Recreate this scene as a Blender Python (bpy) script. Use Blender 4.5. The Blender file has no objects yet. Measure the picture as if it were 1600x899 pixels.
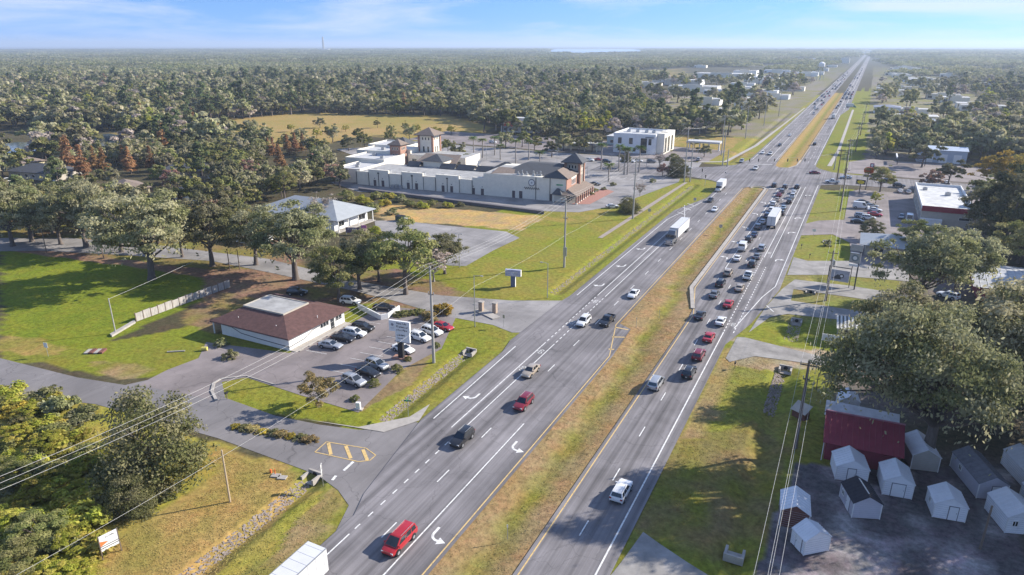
import bpy, math, random
import numpy as np
from mathutils import Vector, Matrix
R_ = math.radians
rnd = random.Random(7)
# ------------------------------------------------------------------ camera, sky, sun, exposure
scene = bpy.context.scene
COL = scene.collection
CAM_H = 55.0
PITCH = math.atan((449.5 - 70.0) / 1067.0)
YAW = math.atan((1368 - 800) / 1067.0 * math.cos(PITCH))
cd = bpy.data.cameras.new('camera'); cam = bpy.data.objects.new('camera', cd); COL.objects.link(cam)
cam.location = (0, 0, CAM_H); cam.rotation_euler = (math.pi / 2 - PITCH, 0, YAW)
cd.sensor_width = 36.0; cd.lens = 24.0; cd.clip_start = 0.5; cd.clip_end = 60000
scene.camera = cam
SUN_EL = R_(27.5); SUN_AZ = R_(45)            # sun ahead and to the right; azimuth from +Y to +X
w = bpy.data.worlds.new('World'); scene.world = w; w.use_nodes = True
nt = w.node_tree; nt.nodes.clear()
out = nt.nodes.new('ShaderNodeOutputWorld'); bg = nt.nodes.new('ShaderNodeBackground')
sky = nt.nodes.new('ShaderNodeTexSky'); sky.sky_type = 'NISHITA'; sky.sun_disc = False
sky.sun_elevation = SUN_EL; sky.sun_rotation = SUN_AZ; sky.altitude = 50
sky.air_density = 1.0; sky.dust_density = 0.0; sky.ozone_density = 7.0
tc = nt.nodes.new('ShaderNodeTexCoord')
# a clear winter sky: the horizon whitening is kept thin
mp0 = nt.nodes.new('ShaderNodeVectorMath'); mp0.operation = 'ADD'; mp0.inputs[1].default_value = (0, 0, 0.25)
nrm = nt.nodes.new('ShaderNodeVectorMath'); nrm.operation = 'NORMALIZE'
nt.links.new(tc.outputs['Generated'], mp0.inputs[0]); nt.links.new(mp0.outputs[0], nrm.inputs[0])
nt.links.new(nrm.outputs[0], sky.inputs['Vector'])
# thin cirrus streaks
mp = nt.nodes.new('ShaderNodeMapping'); mp.inputs['Scale'].default_value = (2.2, 2.2, 14.0); mp.inputs['Rotation'].default_value = (R_(8), R_(-6), 0)
cn = nt.nodes.new('ShaderNodeTexNoise'); cn.inputs['Scale'].default_value = 1.6; cn.inputs['Detail'].default_value = 7; cn.inputs['Roughness'].default_value = 0.62; cn.inputs['Distortion'].default_value = 0.6
cr = nt.nodes.new('ShaderNodeValToRGB'); cr.color_ramp.elements[0].position = 0.44; cr.color_ramp.elements[1].position = 0.68
cr.color_ramp.elements[0].color = (0, 0, 0, 1); cr.color_ramp.elements[1].color = (0.7, 0.7, 0.7, 1)
mx = nt.nodes.new('ShaderNodeMix'); mx.data_type = 'RGBA'; mx.inputs['B'].default_value = (3.5, 3.7, 4.5, 1)
nt.links.new(tc.outputs['Generated'], mp.inputs['Vector']); nt.links.new(mp.outputs[0], cn.inputs['Vector'])
nt.links.new(cn.outputs['Fac'], cr.inputs['Fac']); nt.links.new(cr.outputs['Color'], mx.inputs['Factor'])
nt.links.new(sky.outputs[0], mx.inputs['A']); nt.links.new(mx.outputs['Result'], bg.inputs['Color'])
bg.inputs['Strength'].default_value = 0.118
nt.links.new(bg.outputs[0], out.inputs['Surface'])
sd = bpy.data.lights.new('sun', 'SUN'); sd.energy = 4.4; sd.angle = R_(0.55); sd.color = (1.0, 0.93, 0.82)
sun = bpy.data.objects.new('sun', sd); COL.objects.link(sun); sun.location = (200, 200, 300)
SDIR = Vector((math.sin(SUN_AZ) * math.cos(SUN_EL), math.cos(SUN_AZ) * math.cos(SUN_EL), math.sin(SUN_EL)))
sun.rotation_euler = SDIR.to_track_quat('Z', 'Y').to_euler()
vs = scene.view_settings; vs.view_transform = 'Standard'; vs.look = 'None'; vs.exposure = 1.1; vs.gamma = 1.0; vs.use_curve_mapping = False
cy = scene.cycles
cy.use_denoising = True; cy.max_bounces = 5; cy.diffuse_bounces = 3; cy.glossy_bounces = 2; cy.transmission_bounces = 3; cy.transparent_max_bounces = 6; cy.volume_bounces = 0
cy.use_adaptive_sampling = False; cy.caustics_reflective = False; cy.caustics_refractive = False

# ------------------------------------------------------------------ helpers
def G(x, y, z=0.0):
    """survey helper: photo position -> metres on the ground (road runs along +Y)"""
    v = (y - 449.5) / 1067.0; u = (x - 800) / 1067.0
    F = math.cos(PITCH) - v * math.sin(PITCH); D = math.sin(PITCH) + v * math.cos(PITCH)
    t = (CAM_H - z) / D; X = u * t; Y = F * t
    c, s = math.cos(YAW), math.sin(YAW)
    return (X * c - Y * s, X * s + Y * c)
def GP(*pts): return [G(*p) for p in pts]

class MB:
    def __init__(s): s.v = []; s.f = []; s.m = []
    def add(s, vs, fs, m=0):
        o = len(s.v); s.v += [tuple(p) for p in vs]; s.f += [tuple(i + o for i in f) for f in fs]; s.m += [m] * len(fs); return s
    def box(s, x0, x1, y0, y1, z0, z1, m=0):
        return s.add([(x0,y0,z0),(x1,y0,z0),(x1,y1,z0),(x0,y1,z0),(x0,y0,z1),(x1,y0,z1),(x1,y1,z1),(x0,y1,z1)],
                     [(3,2,1,0),(4,5,6,7),(0,1,5,4),(1,2,6,5),(2,3,7,6),(3,0,4,7)], m)
    def quad(s, a, b, c, d, m=0): return s.add([a, b, c, d], [(0,1,2,3)], m)
    def tri(s, a, b, c, m=0): return s.add([a, b, c], [(0,1,2)], m)
    def slab(s, a, b, c, d, t, m=0):
        """a thick sheet through four corners (counter-clockwise seen from outside), thickness t inward"""
        a, b, c, d = map(Vector, (a, b, c, d)); n = (b - a).cross(d - a).normalized() * t
        v = [a, b, c, d, a - n, b - n, c - n, d - n]
        return s.add(v, [(0,1,2,3),(7,6,5,4),(0,4,5,1),(1,5,6,2),(2,6,7,3),(3,7,4,0)], m)
    def prism(s, pts, z0, z1, m=0):
        n = len(pts)
        a = sum(pts[i][0] * pts[(i+1) % n][1] - pts[(i+1) % n][0] * pts[i][1] for i in range(n))
        if a < 0: pts = pts[::-1]
        v = [(p[0], p[1], z0) for p in pts] + [(p[0], p[1], z1) for p in pts]
        return s.add(v, [tuple(range(n-1, -1, -1)), tuple(range(n, 2*n))] + [(i, (i+1) % n, n + (i+1) % n, n + i) for i in range(n)], m)
    def sheet(s, pts, z, m=0):
        n = len(pts); a = sum(pts[i][0] * pts[(i+1) % n][1] - pts[(i+1) % n][0] * pts[i][1] for i in range(n))
        if a < 0: pts = pts[::-1]
        return s.add([(p[0], p[1], z) for p in pts], [tuple(range(n))], m)
    def tube(s, pts, rad, n=6, m=0, cap=True):
        pts = [Vector(p) for p in pts]
        if not hasattr(rad, '__len__'): rad = [rad] * len(pts)
        V = []; k = len(pts)
        for i, p in enumerate(pts):
            d = (pts[min(i+1, k-1)] - pts[max(i-1, 0)]).normalized()
            up = Vector((0,0,1)) if abs(d.z) < 0.9 else Vector((1,0,0))
            a = d.cross(up).normalized(); b = d.cross(a)
            for j in range(n):
                t = 2 * math.pi * j / n; V.append(p + (a * math.cos(t) + b * math.sin(t)) * rad[i])
        F = [(i*n + j, (i+1)*n + j, (i+1)*n + (j+1) % n, i*n + (j+1) % n) for i in range(k-1) for j in range(n)]
        if cap: F += [tuple(range(n)), tuple(range((k-1)*n, k*n))[::-1]]
        return s.add(V, F, m)
    def disc(s, c, r, ax, h, n=12, m=0):
        c = Vector(c); a = Vector(ax).normalized(); return s.tube([c - a*h/2, c + a*h/2], r, n, m)
    def mesh(s, name, mats, smooth=False, ang=35):
        me = bpy.data.meshes.new(name); me.from_pydata(s.v, [], s.f)
        for mt in (mats if isinstance(mats, (list, tuple)) else [mats]): me.materials.append(mt)
        me.polygons.foreach_set('material_index', s.m)
        if smooth: me.shade_smooth(); me.set_sharp_from_angle(angle=R_(ang))
        me.update(); return me
    def build(s, name, mats, parent=None, smooth=False, loc=None, rz=None, **kw):
        return link(name, s.mesh(name, mats, smooth), parent, loc, rz, **kw)
def link(name, me, parent=None, loc=None, rz=None, **kw):
    o = bpy.data.objects.new(name, me); COL.objects.link(o)
    if parent is not None: o.parent = parent
    if loc is not None: o.location = loc
    if rz is not None: o.rotation_euler = (0, 0, rz)
    for k, v in kw.items(): o[k] = v
    return o
def tag(o, label=None, cat=None, group=None, kind=None):
    if label: o['label'] = label
    if cat: o['category'] = cat
    if group: o['group'] = group
    if kind: o['kind'] = kind
    return o
def thing(name, label, cat, x, y, z=0.0, rz=0.0, group=None, scale=1.0):
    o = bpy.data.objects.new(name, None); COL.objects.link(o); o.location = (x, y, z); o.rotation_euler = (0, 0, rz)
    o.empty_display_size = 0.3
    if scale != 1.0: o.scale = (scale,) * 3 if not hasattr(scale, '__len__') else scale
    return tag(o, label, cat, group)
class Kit:
    """a set of part meshes that is copied, part by part, for each thing of a kind"""
    def __init__(s): s.p = []
    def add(s, name, mb, mats, of=None, off=None, smooth=False, label=None):
        me = mb.mesh(name, mats, smooth) if isinstance(mb, MB) else mb
        s.p.append((name, me, of, off, label)); return len(s.p) - 1
    def put(s, name, label, cat, x, y, z=0.0, rz=0.0, group=None, scale=1.0, paint=None, tilt=None):
        r = thing(name, label, cat, x, y, z, rz, group, scale); obs = []
        for nm, me, of, off, lb in s.p:
            o = bpy.data.objects.new(nm, me); COL.objects.link(o)
            o.parent = obs[of] if of is not None else r
            if off is not None: o.location = off
            if lb: o['label'] = lb
            if paint is not None:
                for i, sl in enumerate(o.material_slots):
                    if sl.material and sl.material.name.startswith('PAINT'):
                        sl.link = 'OBJECT'; sl.material = paint
            obs.append(o)
        return r

# ------------------------------------------------------------------ materials
MATS = {}
def mat(name, col, rough=0.8, var=0.15, scale=3.0, bump=0.0, metal=0.0, stretch=None, obj=False, spec=0.4, fine=None, coat=0.0):
    """plain procedural surface: base colour with two octaves of tonal noise and optional relief"""
    if name in MATS: return MATS[name]
    m = bpy.data.materials.new(name); m.use_nodes = True; n = m.node_tree; b = n.nodes['Principled BSDF']
    b.inputs['Roughness'].default_value = rough; b.inputs['Metallic'].default_value = metal
    b.inputs['Specular IOR Level'].default_value = spec
    if coat: b.inputs['Coat Weight'].default_value = coat; b.inputs['Coat Roughness'].default_value = 0.05
    if var > 0 or bump > 0:
        g = n.nodes.new('ShaderNodeTexCoord') if obj else n.nodes.new('ShaderNodeNewGeometry')
        src = g.outputs['Object'] if obj else g.outputs['Position']
        if stretch:
            mp = n.nodes.new('ShaderNodeMapping'); mp.inputs['Scale'].default_value = stretch
            n.links.new(src, mp.inputs['Vector']); src = mp.outputs[0]
        t = n.nodes.new('ShaderNodeTexNoise'); t.inputs['Scale'].default_value = scale; t.inputs['Detail'].default_value = 6; t.inputs['Roughness'].default_value = 0.65
        n.links.new(src, t.inputs['Vector'])
        r = n.nodes.new('ShaderNodeMapRange'); r.inputs['From Min'].default_value = 0.3; r.inputs['From Max'].default_value = 0.7
        r.inputs['To Min'].default_value = 1 - var; r.inputs['To Max'].default_value = 1 + var
        n.links.new(t.outputs['Fac'], r.inputs['Value'])
        v = n.nodes.new('ShaderNodeVectorMath'); v.operation = 'SCALE'; v.inputs[0].default_value = col[:3]
        n.links.new(r.outputs[0], v.inputs['Scale']); n.links.new(v.outputs[0], b.inputs['Base Color'])
        if bump:
            bp = n.nodes.new('ShaderNodeBump'); bp.inputs['Strength'].default_value = bump; bp.inputs['Distance'].default_value = 0.05
            n.links.new(t.outputs['Fac'], bp.inputs['Height']); n.links.new(bp.outputs[0], b.inputs['Normal'])
    else:
        b.inputs['Base Color'].default_value = (*col[:3], 1)
    MATS[name] = m; return m
def nd(n, typ, **kw):
    x = n.nodes.new(typ)
    for k, v in kw.items():
        if k in x.inputs: x.inputs[k].default_value = v
        else: setattr(x, k, v)
    return x
def asphalt(name, col, streak=0.25, crack=0.5, patch=0.25):
    """worn asphalt: wheel-track streaks along the road, patches, fine cracks, grain"""
    if name in MATS: return MATS[name]
    m = bpy.data.materials.new(name); m.use_nodes = True; n = m.node_tree; L = n.links.new; b = n.nodes['Principled BSDF']
    b.inputs['Roughness'].default_value = 0.86; b.inputs['Specular IOR Level'].default_value = 0.3
    g = nd(n, 'ShaderNodeNewGeometry')
    mp = nd(n, 'ShaderNodeMapping'); mp.inputs['Scale'].default_value = (1.1, 0.018, 1); L(g.outputs['Position'], mp.inputs['Vector'])
    a = nd(n, 'ShaderNodeTexNoise', Scale=1.0, Detail=4.0, Roughness=0.6); L(mp.outputs[0], a.inputs['Vector'])
    p = nd(n, 'ShaderNodeTexNoise', Scale=0.11, Detail=5.0, Roughness=0.6, Distortion=0.4); L(g.outputs['Position'], p.inputs['Vector'])
    q = nd(n, 'ShaderNodeTexNoise', Scale=9.0, Detail=3.0, Roughness=0.7); L(g.outputs['Position'], q.inputs['Vector'])
    vo = nd(n, 'ShaderNodeTexVoronoi', Scale=0.12); vo.feature = 'DISTANCE_TO_EDGE'
    wn = nd(n, 'ShaderNodeTexNoise', Scale=0.5, Detail=3.0); L(g.outputs['Position'], wn.inputs['Vector'])
    wv = nd(n, 'ShaderNodeVectorMath'); wv.operation = 'MULTIPLY_ADD'; wv.inputs[1].default_value = (3, 3, 0); L(wn.outputs['Color'], wv.inputs[0]); L(g.outputs['Position'], wv.inputs[2])
    L(wv.outputs[0], vo.inputs['Vector'])
    ck = nd(n, 'ShaderNodeMapRange'); ck.inputs['From Min'].default_value = 0.0; ck.inputs['From Max'].default_value = 0.009; ck.inputs['To Min'].default_value = 1 - crack; ck.inputs['To Max'].default_value = 1
    L(vo.outputs['Distance'], ck.inputs['Value'])
    def rng(s, lo, hi, amt):
        r = nd(n, 'ShaderNodeMapRange'); r.inputs['From Min'].default_value = lo; r.inputs['From Max'].default_value = hi
        r.inputs['To Min'].default_value = 1 - amt; r.inputs['To Max'].default_value = 1 + amt; L(s, r.inputs['Value']); return r.outputs[0]
    def mul(x, y):
        k = nd(n, 'ShaderNodeMath'); k.operation = 'MULTIPLY'; L(x, k.inputs[0]); L(y, k.inputs[1]); return k.outputs[0]
    f = mul(mul(rng(a.outputs['Fac'], 0.3, 0.7, streak), rng(p.outputs['Fac'], 0.3, 0.7, patch)), mul(rng(q.outputs['Fac'], 0.25, 0.75, 0.12), ck.outputs[0]))
    v = nd(n, 'ShaderNodeVectorMath'); v.operation = 'SCALE'; v.inputs[0].default_value = col; L(f, v.inputs['Scale']); L(v.outputs[0], b.inputs['Base Color'])
    bp = nd(n, 'ShaderNodeBump', Strength=0.25, Distance=0.02); L(q.outputs['Fac'], bp.inputs['Height']); L(bp.outputs[0], b.inputs['Normal'])
    MATS[name] = m; return m
def worn_paint(name, col, wear=0.5):
    if name in MATS: return MATS[name]
    m = bpy.data.materials.new(name); m.use_nodes = True; n = m.node_tree; L = n.links.new; b = n.nodes['Principled BSDF']; b.inputs['Roughness'].default_value = 0.7
    g = nd(n, 'ShaderNodeNewGeometry'); t = nd(n, 'ShaderNodeTexNoise', Scale=2.2, Detail=8.0, Roughness=0.75); L(g.outputs['Position'], t.inputs['Vector'])
    c = nd(n, 'ShaderNodeValToRGB'); c.color_ramp.elements[0].position = 0.34; c.color_ramp.elements[1].position = 0.34 + 0.16
    c.color_ramp.elements[0].color = tuple(x * (1 - wear) + 0.09 * wear for x in col) + (1,); c.color_ramp.elements[1].color = (*col, 1)
    L(t.outputs['Fac'], c.inputs['Fac']); L(c.outputs['Color'], b.inputs['Base Color']); MATS[name] = m; return m
def glass_dark(name='dark glass', col=(0.02, 0.025, 0.03), rough=0.06):
    return mat(name, col, rough, var=0, spec=0.8)

M_ASPH = asphalt('highway asphalt', (0.176, 0.164, 0.167), 0.42, 0.25, 0.26)
M_ASPH2 = asphalt('side road asphalt', (0.185, 0.172, 0.170), 0.08, 0.35, 0.22)
M_LOT = asphalt('parking lot asphalt', (0.215, 0.185, 0.178), 0.06, 0.3, 0.3)
M_LOT2 = asphalt('worn lot asphalt', (0.25, 0.235, 0.228), 0.06, 0.3, 0.35)
M_CONC = mat('concrete', (0.36, 0.33, 0.295), 0.9, 0.18, 0.7, 0.2)
M_CONC2 = mat('pale concrete drive', (0.255, 0.24, 0.225), 0.9, 0.35, 0.30, 0.2)
M_WLINE = worn_paint('white road paint', (0.72, 0.71, 0.68), 0.55)
M_YLINE = worn_paint('yellow road paint', (0.62, 0.43, 0.17), 0.6)
M_BRICKPAVE = mat('brick paving', (0.34, 0.17, 0.13), 0.9, 0.25, 2.0, 0.3)
M_WHITE = mat('white paint', (0.72, 0.71, 0.68), 0.6, 0.06, 1.2)
M_STEEL = mat('galvanised steel', (0.42, 0.43, 0.44), 0.45, 0.12, 3.0, metal=0.6)
M_BLACK = mat('black plastic', (0.02, 0.02, 0.022), 0.6, 0.1)
M_DARK = mat('dark grey metal', (0.06, 0.06, 0.065), 0.5, 0.15)
M_WOOD = mat('weathered wood pole', (0.17, 0.13, 0.10), 0.9, 0.3, 1.5, 0.3, stretch=(6, 6, 0.5))
M_CPOLE = mat('concrete pole', (0.36, 0.345, 0.32), 0.85, 0.15, 2.0, 0.1, stretch=(3, 3, 0.4))
M_GLASS = glass_dark()
# ------------------------------------------------------------------ the ground (one sheet to the horizon, with ditches and swales)
def axis(segs):
    a = [segs[0][0]]
    for lo, hi, st in segs:
        k = max(1, int(round((hi - lo) / st))); a += [lo + (hi - lo) * (i + 1) / k for i in range(k)]
    return np.array(a)
gx = axis([(-26000,-8000,3000),(-8000,-2000,600),(-2000,-700,100),(-700,-300,12),(-300,-140,2.5),(-140,-66,1.2),(-66,-52,0.5),(-52,-40,1.5),(-40,-24,0.8),(-24,-12,1.5),(-12,2,0.6),(2,50,1.2),(50,120,4),(120,500,30),(500,2500,250),(2500,26000,3000)])
gy = axis([(-1500,0,300),(0,24,4),(24,130,0.9),(130,330,1.2),(330,470,2.5),(470,1000,12),(1000,3000,100),(3000,9000,600),(9000,27000,3000)])
XX, YY = np.meshgrid(gx, gy)
def vnoise(x, y, s, seed):
    rs = np.random.RandomState(seed); o = np.zeros_like(x)
    for i in range(7):
        a = rs.rand() * 6.283; k = s * (0.6 + rs.rand() * 1.6); o += np.sin((x * math.cos(a) + y * math.sin(a)) * k + rs.rand() * 6.283 + 1.3 * np.sin((y * math.cos(a) - x * math.sin(a)) * k * 0.7))
    return o / 7
def inside(poly, x, y):
    r = np.zeros(x.shape, bool); n = len(poly)
    for i in range(n):
        x0, y0 = poly[i]; x1, y1 = poly[(i + 1) % n]
        c = ((y0 > y) != (y1 > y)); xi = x0 + (y - y0) * (x1 - x0) / ((y1 - y0) if y1 != y0 else 1e-9); r ^= c & (x < xi)
    return r
def vee(line, half, depth):
    """a ditch along a polyline: distance to the line shapes the bank"""
    d = np.full(XX.shape, 1e9)
    for (ax, ay), (bx, by) in zip(line[:-1], line[1:]):
        L2 = (bx-ax)**2 + (by-ay)**2; t = np.clip(((XX-ax)*(bx-ax) + (YY-ay)*(by-ay)) / L2, 0, 1)
        d = np.minimum(d, np.hypot(XX - ax - t*(bx-ax), YY - ay - t*(by-ay)))
    return -depth * np.clip(1 - d / half, 0, 1) ** 0.8
DITCH_A = [(-58.0, 26), (-58.6, 57)]; DITCH_B = [(-59.2, 74.5), (-60.2, 101.5)]; DITCH_C = [(-58.7, 140), (-58.5, 286)]; DITCH_D = [(-56.5, 352), (-57.5, 640)]
DITCH_E = [(-5.6, 60), (-5.7, 120)]; DITCH_F = [(-6.2, 136), (-6.2, 146)]; DITCH_G = [(-4.9, 168), (-4.6, 178)]
ZZ = np.zeros_like(XX)
for dl, hw, dp in ((DITCH_A,2.0,.85),(DITCH_B,2.0,.85),(DITCH_C,2.2,.8),(DITCH_D,2.5,.8),(DITCH_E,2.4,.9),(DITCH_F,2,.8),(DITCH_G,2,.7)): ZZ += vee(dl, hw, dp)
near = YY < 300
mc = np.where(YY < 118, -31.0, np.where(YY < 155, -32.5, -34.6)); mw = np.where(YY < 118, 4.0, 4.0)
ZZ += np.where((YY > 0) & (YY < 288), -0.42 * np.clip(1 - np.abs(XX - mc) / mw, 0, 1) ** 1.2, 0)
far_m = (YY > 365) & (YY < 940); ZZ += np.where(far_m, -0.4 * np.clip(1 - np.abs(XX + 29.8) / 4.2, 0, 1), 0)
off = (XX < -62) | (XX > 2) | (YY > 305)
ZZ += np.where((YY < 1500) & (np.abs(XX) < 1500), -0.02, 0)
ZZ -= 0.5 * np.clip((np.hypot(XX, YY) - 1500) / 3000, 0, 1)
# colour of the ground cover itself (grass kinds, litter, soil), blended where they meet
GREEN = np.array((0.168, 0.198, 0.018)); OLIVE = np.array((0.165, 0.168, 0.026)); GOLD = np.array((0.320, 0.225, 0.075)); TAN = np.array((0.265, 0.20, 0.10))
LITTER = np.array((0.20, 0.125, 0.085)); FLOOR = np.array((0.075, 0.068, 0.036)); SOIL = np.array((0.16, 0.145, 0.13)); SAND = np.array((0.42, 0.36, 0.28)); DKGREEN = np.array((0.125, 0.165, 0.014)); GREYSOIL = np.array((0.15, 0.142, 0.138))
jx = XX + 1.6 * vnoise(XX, YY, 0.35, 3); jy = YY + 1.6 * vnoise(XX, YY, 0.35, 4)
n1 = np.clip(0.5 + 0.9 * vnoise(XX, YY, 0.16, 11), 0, 1)[..., None]; n2 = np.clip(0.5 + 1.0 * vnoise(XX, YY, 0.55, 12), 0, 1)[..., None]; n3 = np.clip(0.5 + 0.9 * vnoise(XX, YY, 0.045, 13), 0, 1)[..., None]
C = FLOOR * (0.8 + 0.4 * n1) + 0 * XX[..., None]
def cover(poly, col, amt=1.0):
    global C
    k = (inside(poly, jx, jy)[..., None]) * amt; C = C * (1 - k) + col * k
mixc = lambda a, b, t: a * (1 - t) + b * t
# roadside strip, both sides
strip = lambda x0, x1, y0, y1: [(x0,y0),(x1,y0),(x1,y1),(x0,y1)]
cover(strip(-110, -40, 70, 300), mixc(GREEN, OLIVE, n1))
cover(strip(-64, 3, 20, 300), mixc(GREEN, mixc(OLIVE,TAN,.35), np.clip(n2*.5+n1*.4,0,1)))
cover(strip(-72, -44, 345, 900), mixc(GREEN, GOLD, n1 * 0.5)); cover(strip(-20, 4, 340, 1000), mixc(GREEN, OLIVE, n1))
cover(strip(-190, -52, 455, 2100), mixc(SOIL*1.25, OLIVE, n1)); cover(strip(4, 110, 345, 2100), mixc(SOIL*1.2, OLIVE, n1)); cover(strip(-100, -47, 372, 395), mixc(GOLD, OLIVE, n2)); cover(strip(-106, -64, 396, 452), mixc(GOLD, OLIVE, n2 * .8))
cover(strip(3, 60, 90, 420), mixc(FLOOR, SOIL, n1)); cover(strip(-4, 14, 128, 305), mixc(GREEN, OLIVE, n2 * .7))
# lawn at far left, field edges
cover(GP((0,385),(120,388),(335,437),(362,448),(180,528),(120,560),(0,530)), mixc(DKGREEN, GREEN, n2))
cover(GP((0,520),(110,545),(250,520),(330,500),(345,555),(240,590),(150,585),(0,562)), mixc(GREEN, OLIVE, n1))
cover(GP((0,525),(60,530),(95,545),(85,558),(0,548)), mixc(OLIVE, GOLD, n2))
cover(GP((150,560),(240,575),(205,592),(140,575)), mixc(TAN, OLIVE, n2))
cover(GP((330,440),(620,420),(760,470),(700,490),(560,475),(330,520),(280,505)), mixc(LITTER, OLIVE, n2 * 0.7))
cover(GP((0,360),(180,365),(400,405),(480,440),(400,470),(300,430),(0,390)), mixc(LITTER, TAN, n2 * 0.5))
cover(GP((0,300),(200,290),(420,330),(480,420),(300,420),(0,380)), mixc(LITTER, OLIVE, n1))
# rough ground lower left
cover(GP((0,592),(150,628),(335,690),(480,738),(500,780),(300,960),(0,960)), mixc(np.array((.24,.24,.035)), GOLD, n2 * 0.5))
cover(GP((330,692),(478,738),(455,785),(300,930),(150,930),(160,860),(330,740)), mixc(GOLD, OLIVE, n2 * 0.5))
cover(GP((490,790),(520,760),(545,790),(520,835),(410,930),(350,930)), mixc(TAN, OLIVE, n2 * 0.8))
# office lawn, bare edge by the bushes
cover(GP((335,598),(390,586),(470,615),(560,640),(700,545),(745,495),(800,525),(640,660),(560,668),(430,650),(350,625)), mixc(GREEN, mixc(OLIVE, GOLD, .3), n1 * 0.75))
cover(GP((560,645),(640,600),(690,545),(660,550),(560,625)), mixc(TAN, LITTER, n2), 0.75)
cover(GP((575,322),(620,320),(845,338),(852,346),(830,362),(700,350),(600,346)), mixc(GOLD * 1.35, TAN*1.2, n2))
cover(GP((700,430),(740,405),(830,350),(900,330),(1040,290),(1100,280),(1120,288),(880,465),(800,472)), mixc(GREEN * 1.05, mixc(OLIVE, GOLD, .35), np.clip(n1 * 0.5 + n2 * .35, 0, 1)))
cover(GP((845,328),(900,322),(960,330),(900,350),(850,345)), mixc(GOLD, OLIVE, n2), .6)
# far fields
cover(GP((130,215),(330,188),(470,176),(700,180),(770,200),(720,216),(560,214),(480,232),(330,222),(250,206)), mixc(mixc(GOLD*1.15,TAN,.4), OLIVE*1.15, np.clip(n3*.5+n1*.35-.1,0,1)))
cover(GP((620,205),(760,205),(740,222),(640,225)), mixc(GOLD, OLIVE, n3))
cover(GP((820,183),(900,182),(900,192),(820,194)), mixc(GOLD, OLIVE, n3)); cover(GP((1000,110),(1060,108),(1080,124),(1010,126)), mixc(GOLD, OLIVE, n3))
cover(GP((850,240),(940,240),(960,262),(900,275)), mixc(GOLD, OLIVE, n2))
# right verge: gold by the road, green beyond
cover([(-17.4,75),(-14.0,75),(-14.0,126),(-17.4,126)], mixc(TAN, GOLD, n2), .85)
# median: dry edges, green swale
md = (YY > 0) & (YY < 298) & (XX < -26) & (XX > -40); far_md = (YY > 345) & (YY < 945) & (XX < -25) & (XX > -34.8)
g_ = np.clip(1.25 - np.abs(XX - mc + 0.25 * vnoise(XX, YY, 0.5, 21) * 4) / 1.9, 0, 1)[..., None]
medc = mixc(mixc(TAN, GOLD * np.array((.82, .80, 1.0)), n2), mixc(GREEN, OLIVE, .35 + n1 * .5), g_ * (.45 + .4*n2))
C = np.where(md[..., None], medc, C)
g2 = np.clip(1.0 - np.abs(XX + 29.8) / 3.0, 0, 1)[..., None]; C = np.where(far_md[..., None], mixc(GOLD, OLIVE * 1.1, g2), C)
# shed yard, dark sandy soil; grey sand by the drives
cover(GP((1245,728),(1420,735),(1600,720),(1600,960),(1165,960),(1215,800)), mixc(np.array((.105,.098,.098)), np.array((.46,.44,.43)), np.clip((n2*.6+n1*.5-.48)*1.9,0,.85)))
cover(GP((1010,700),(1180,660),(1235,700),(1190,860),(1090,880),(1000,830)), mixc(OLIVE, LITTER, n2 * .6))
cover(GP((1215,450),(1400,470),(1400,482),(1340,490),(1215,470)), mixc(GREEN, LITTER, n2 * .5)); cover(GP((1165,505),(1300,500),(1310,555),(1180,545)), mixc(GREEN, OLIVE, n2 * .5))
cover(GP((1140,525),(1300,553),(1420,570),(1420,598),(1290,578),(1150,572)), mixc(SAND*.8, TAN, n2), .8); cover(GP((1200,430),(1420,410),(1420,500),(1330,510),(1180,500)), mixc(SOIL, LITTER, n2), .2)
# beyond the near field the cover is canopy-coloured
farm = np.clip((np.hypot(XX, YY) - 1000) / 1500, 0, 1)[..., None]; C = C * (1 - farm) + np.array((0.075, 0.078, 0.050)) * farm
nxg, nyg = len(gx), len(gy)
gm = bpy.data.meshes.new('ground'); gm.vertices.add(nxg * nyg)
gm.vertices.foreach_set('co', np.stack([XX, YY, ZZ], -1).astype(np.float32).ravel())
ii = (np.arange(nyg - 1)[:, None] * nxg + np.arange(nxg - 1)[None, :]).ravel(); quads = np.stack([ii, ii + 1, ii + nxg + 1, ii + nxg], -1)
def np_quads(me, q):
    k = len(q); me.loops.add(4 * k); me.loops.foreach_set('vertex_index', q.astype(np.int32).ravel())
    me.polygons.add(k); me.polygons.foreach_set('loop_start', np.arange(0, 4 * k, 4, dtype=np.int32)); me.polygons.foreach_set('loop_total', np.full(k, 4, np.int32))
    me.update(calc_edges=True)
np_quads(gm, quads)
ca = gm.color_attributes.new('cover', 'FLOAT_COLOR', 'POINT'); ca.data.foreach_set('color', np.concatenate([C, np.ones((nyg, nxg, 1))], -1).astype(np.float32).ravel())
gm.polygons.foreach_set('use_smooth', np.ones(len(quads), bool))
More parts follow.
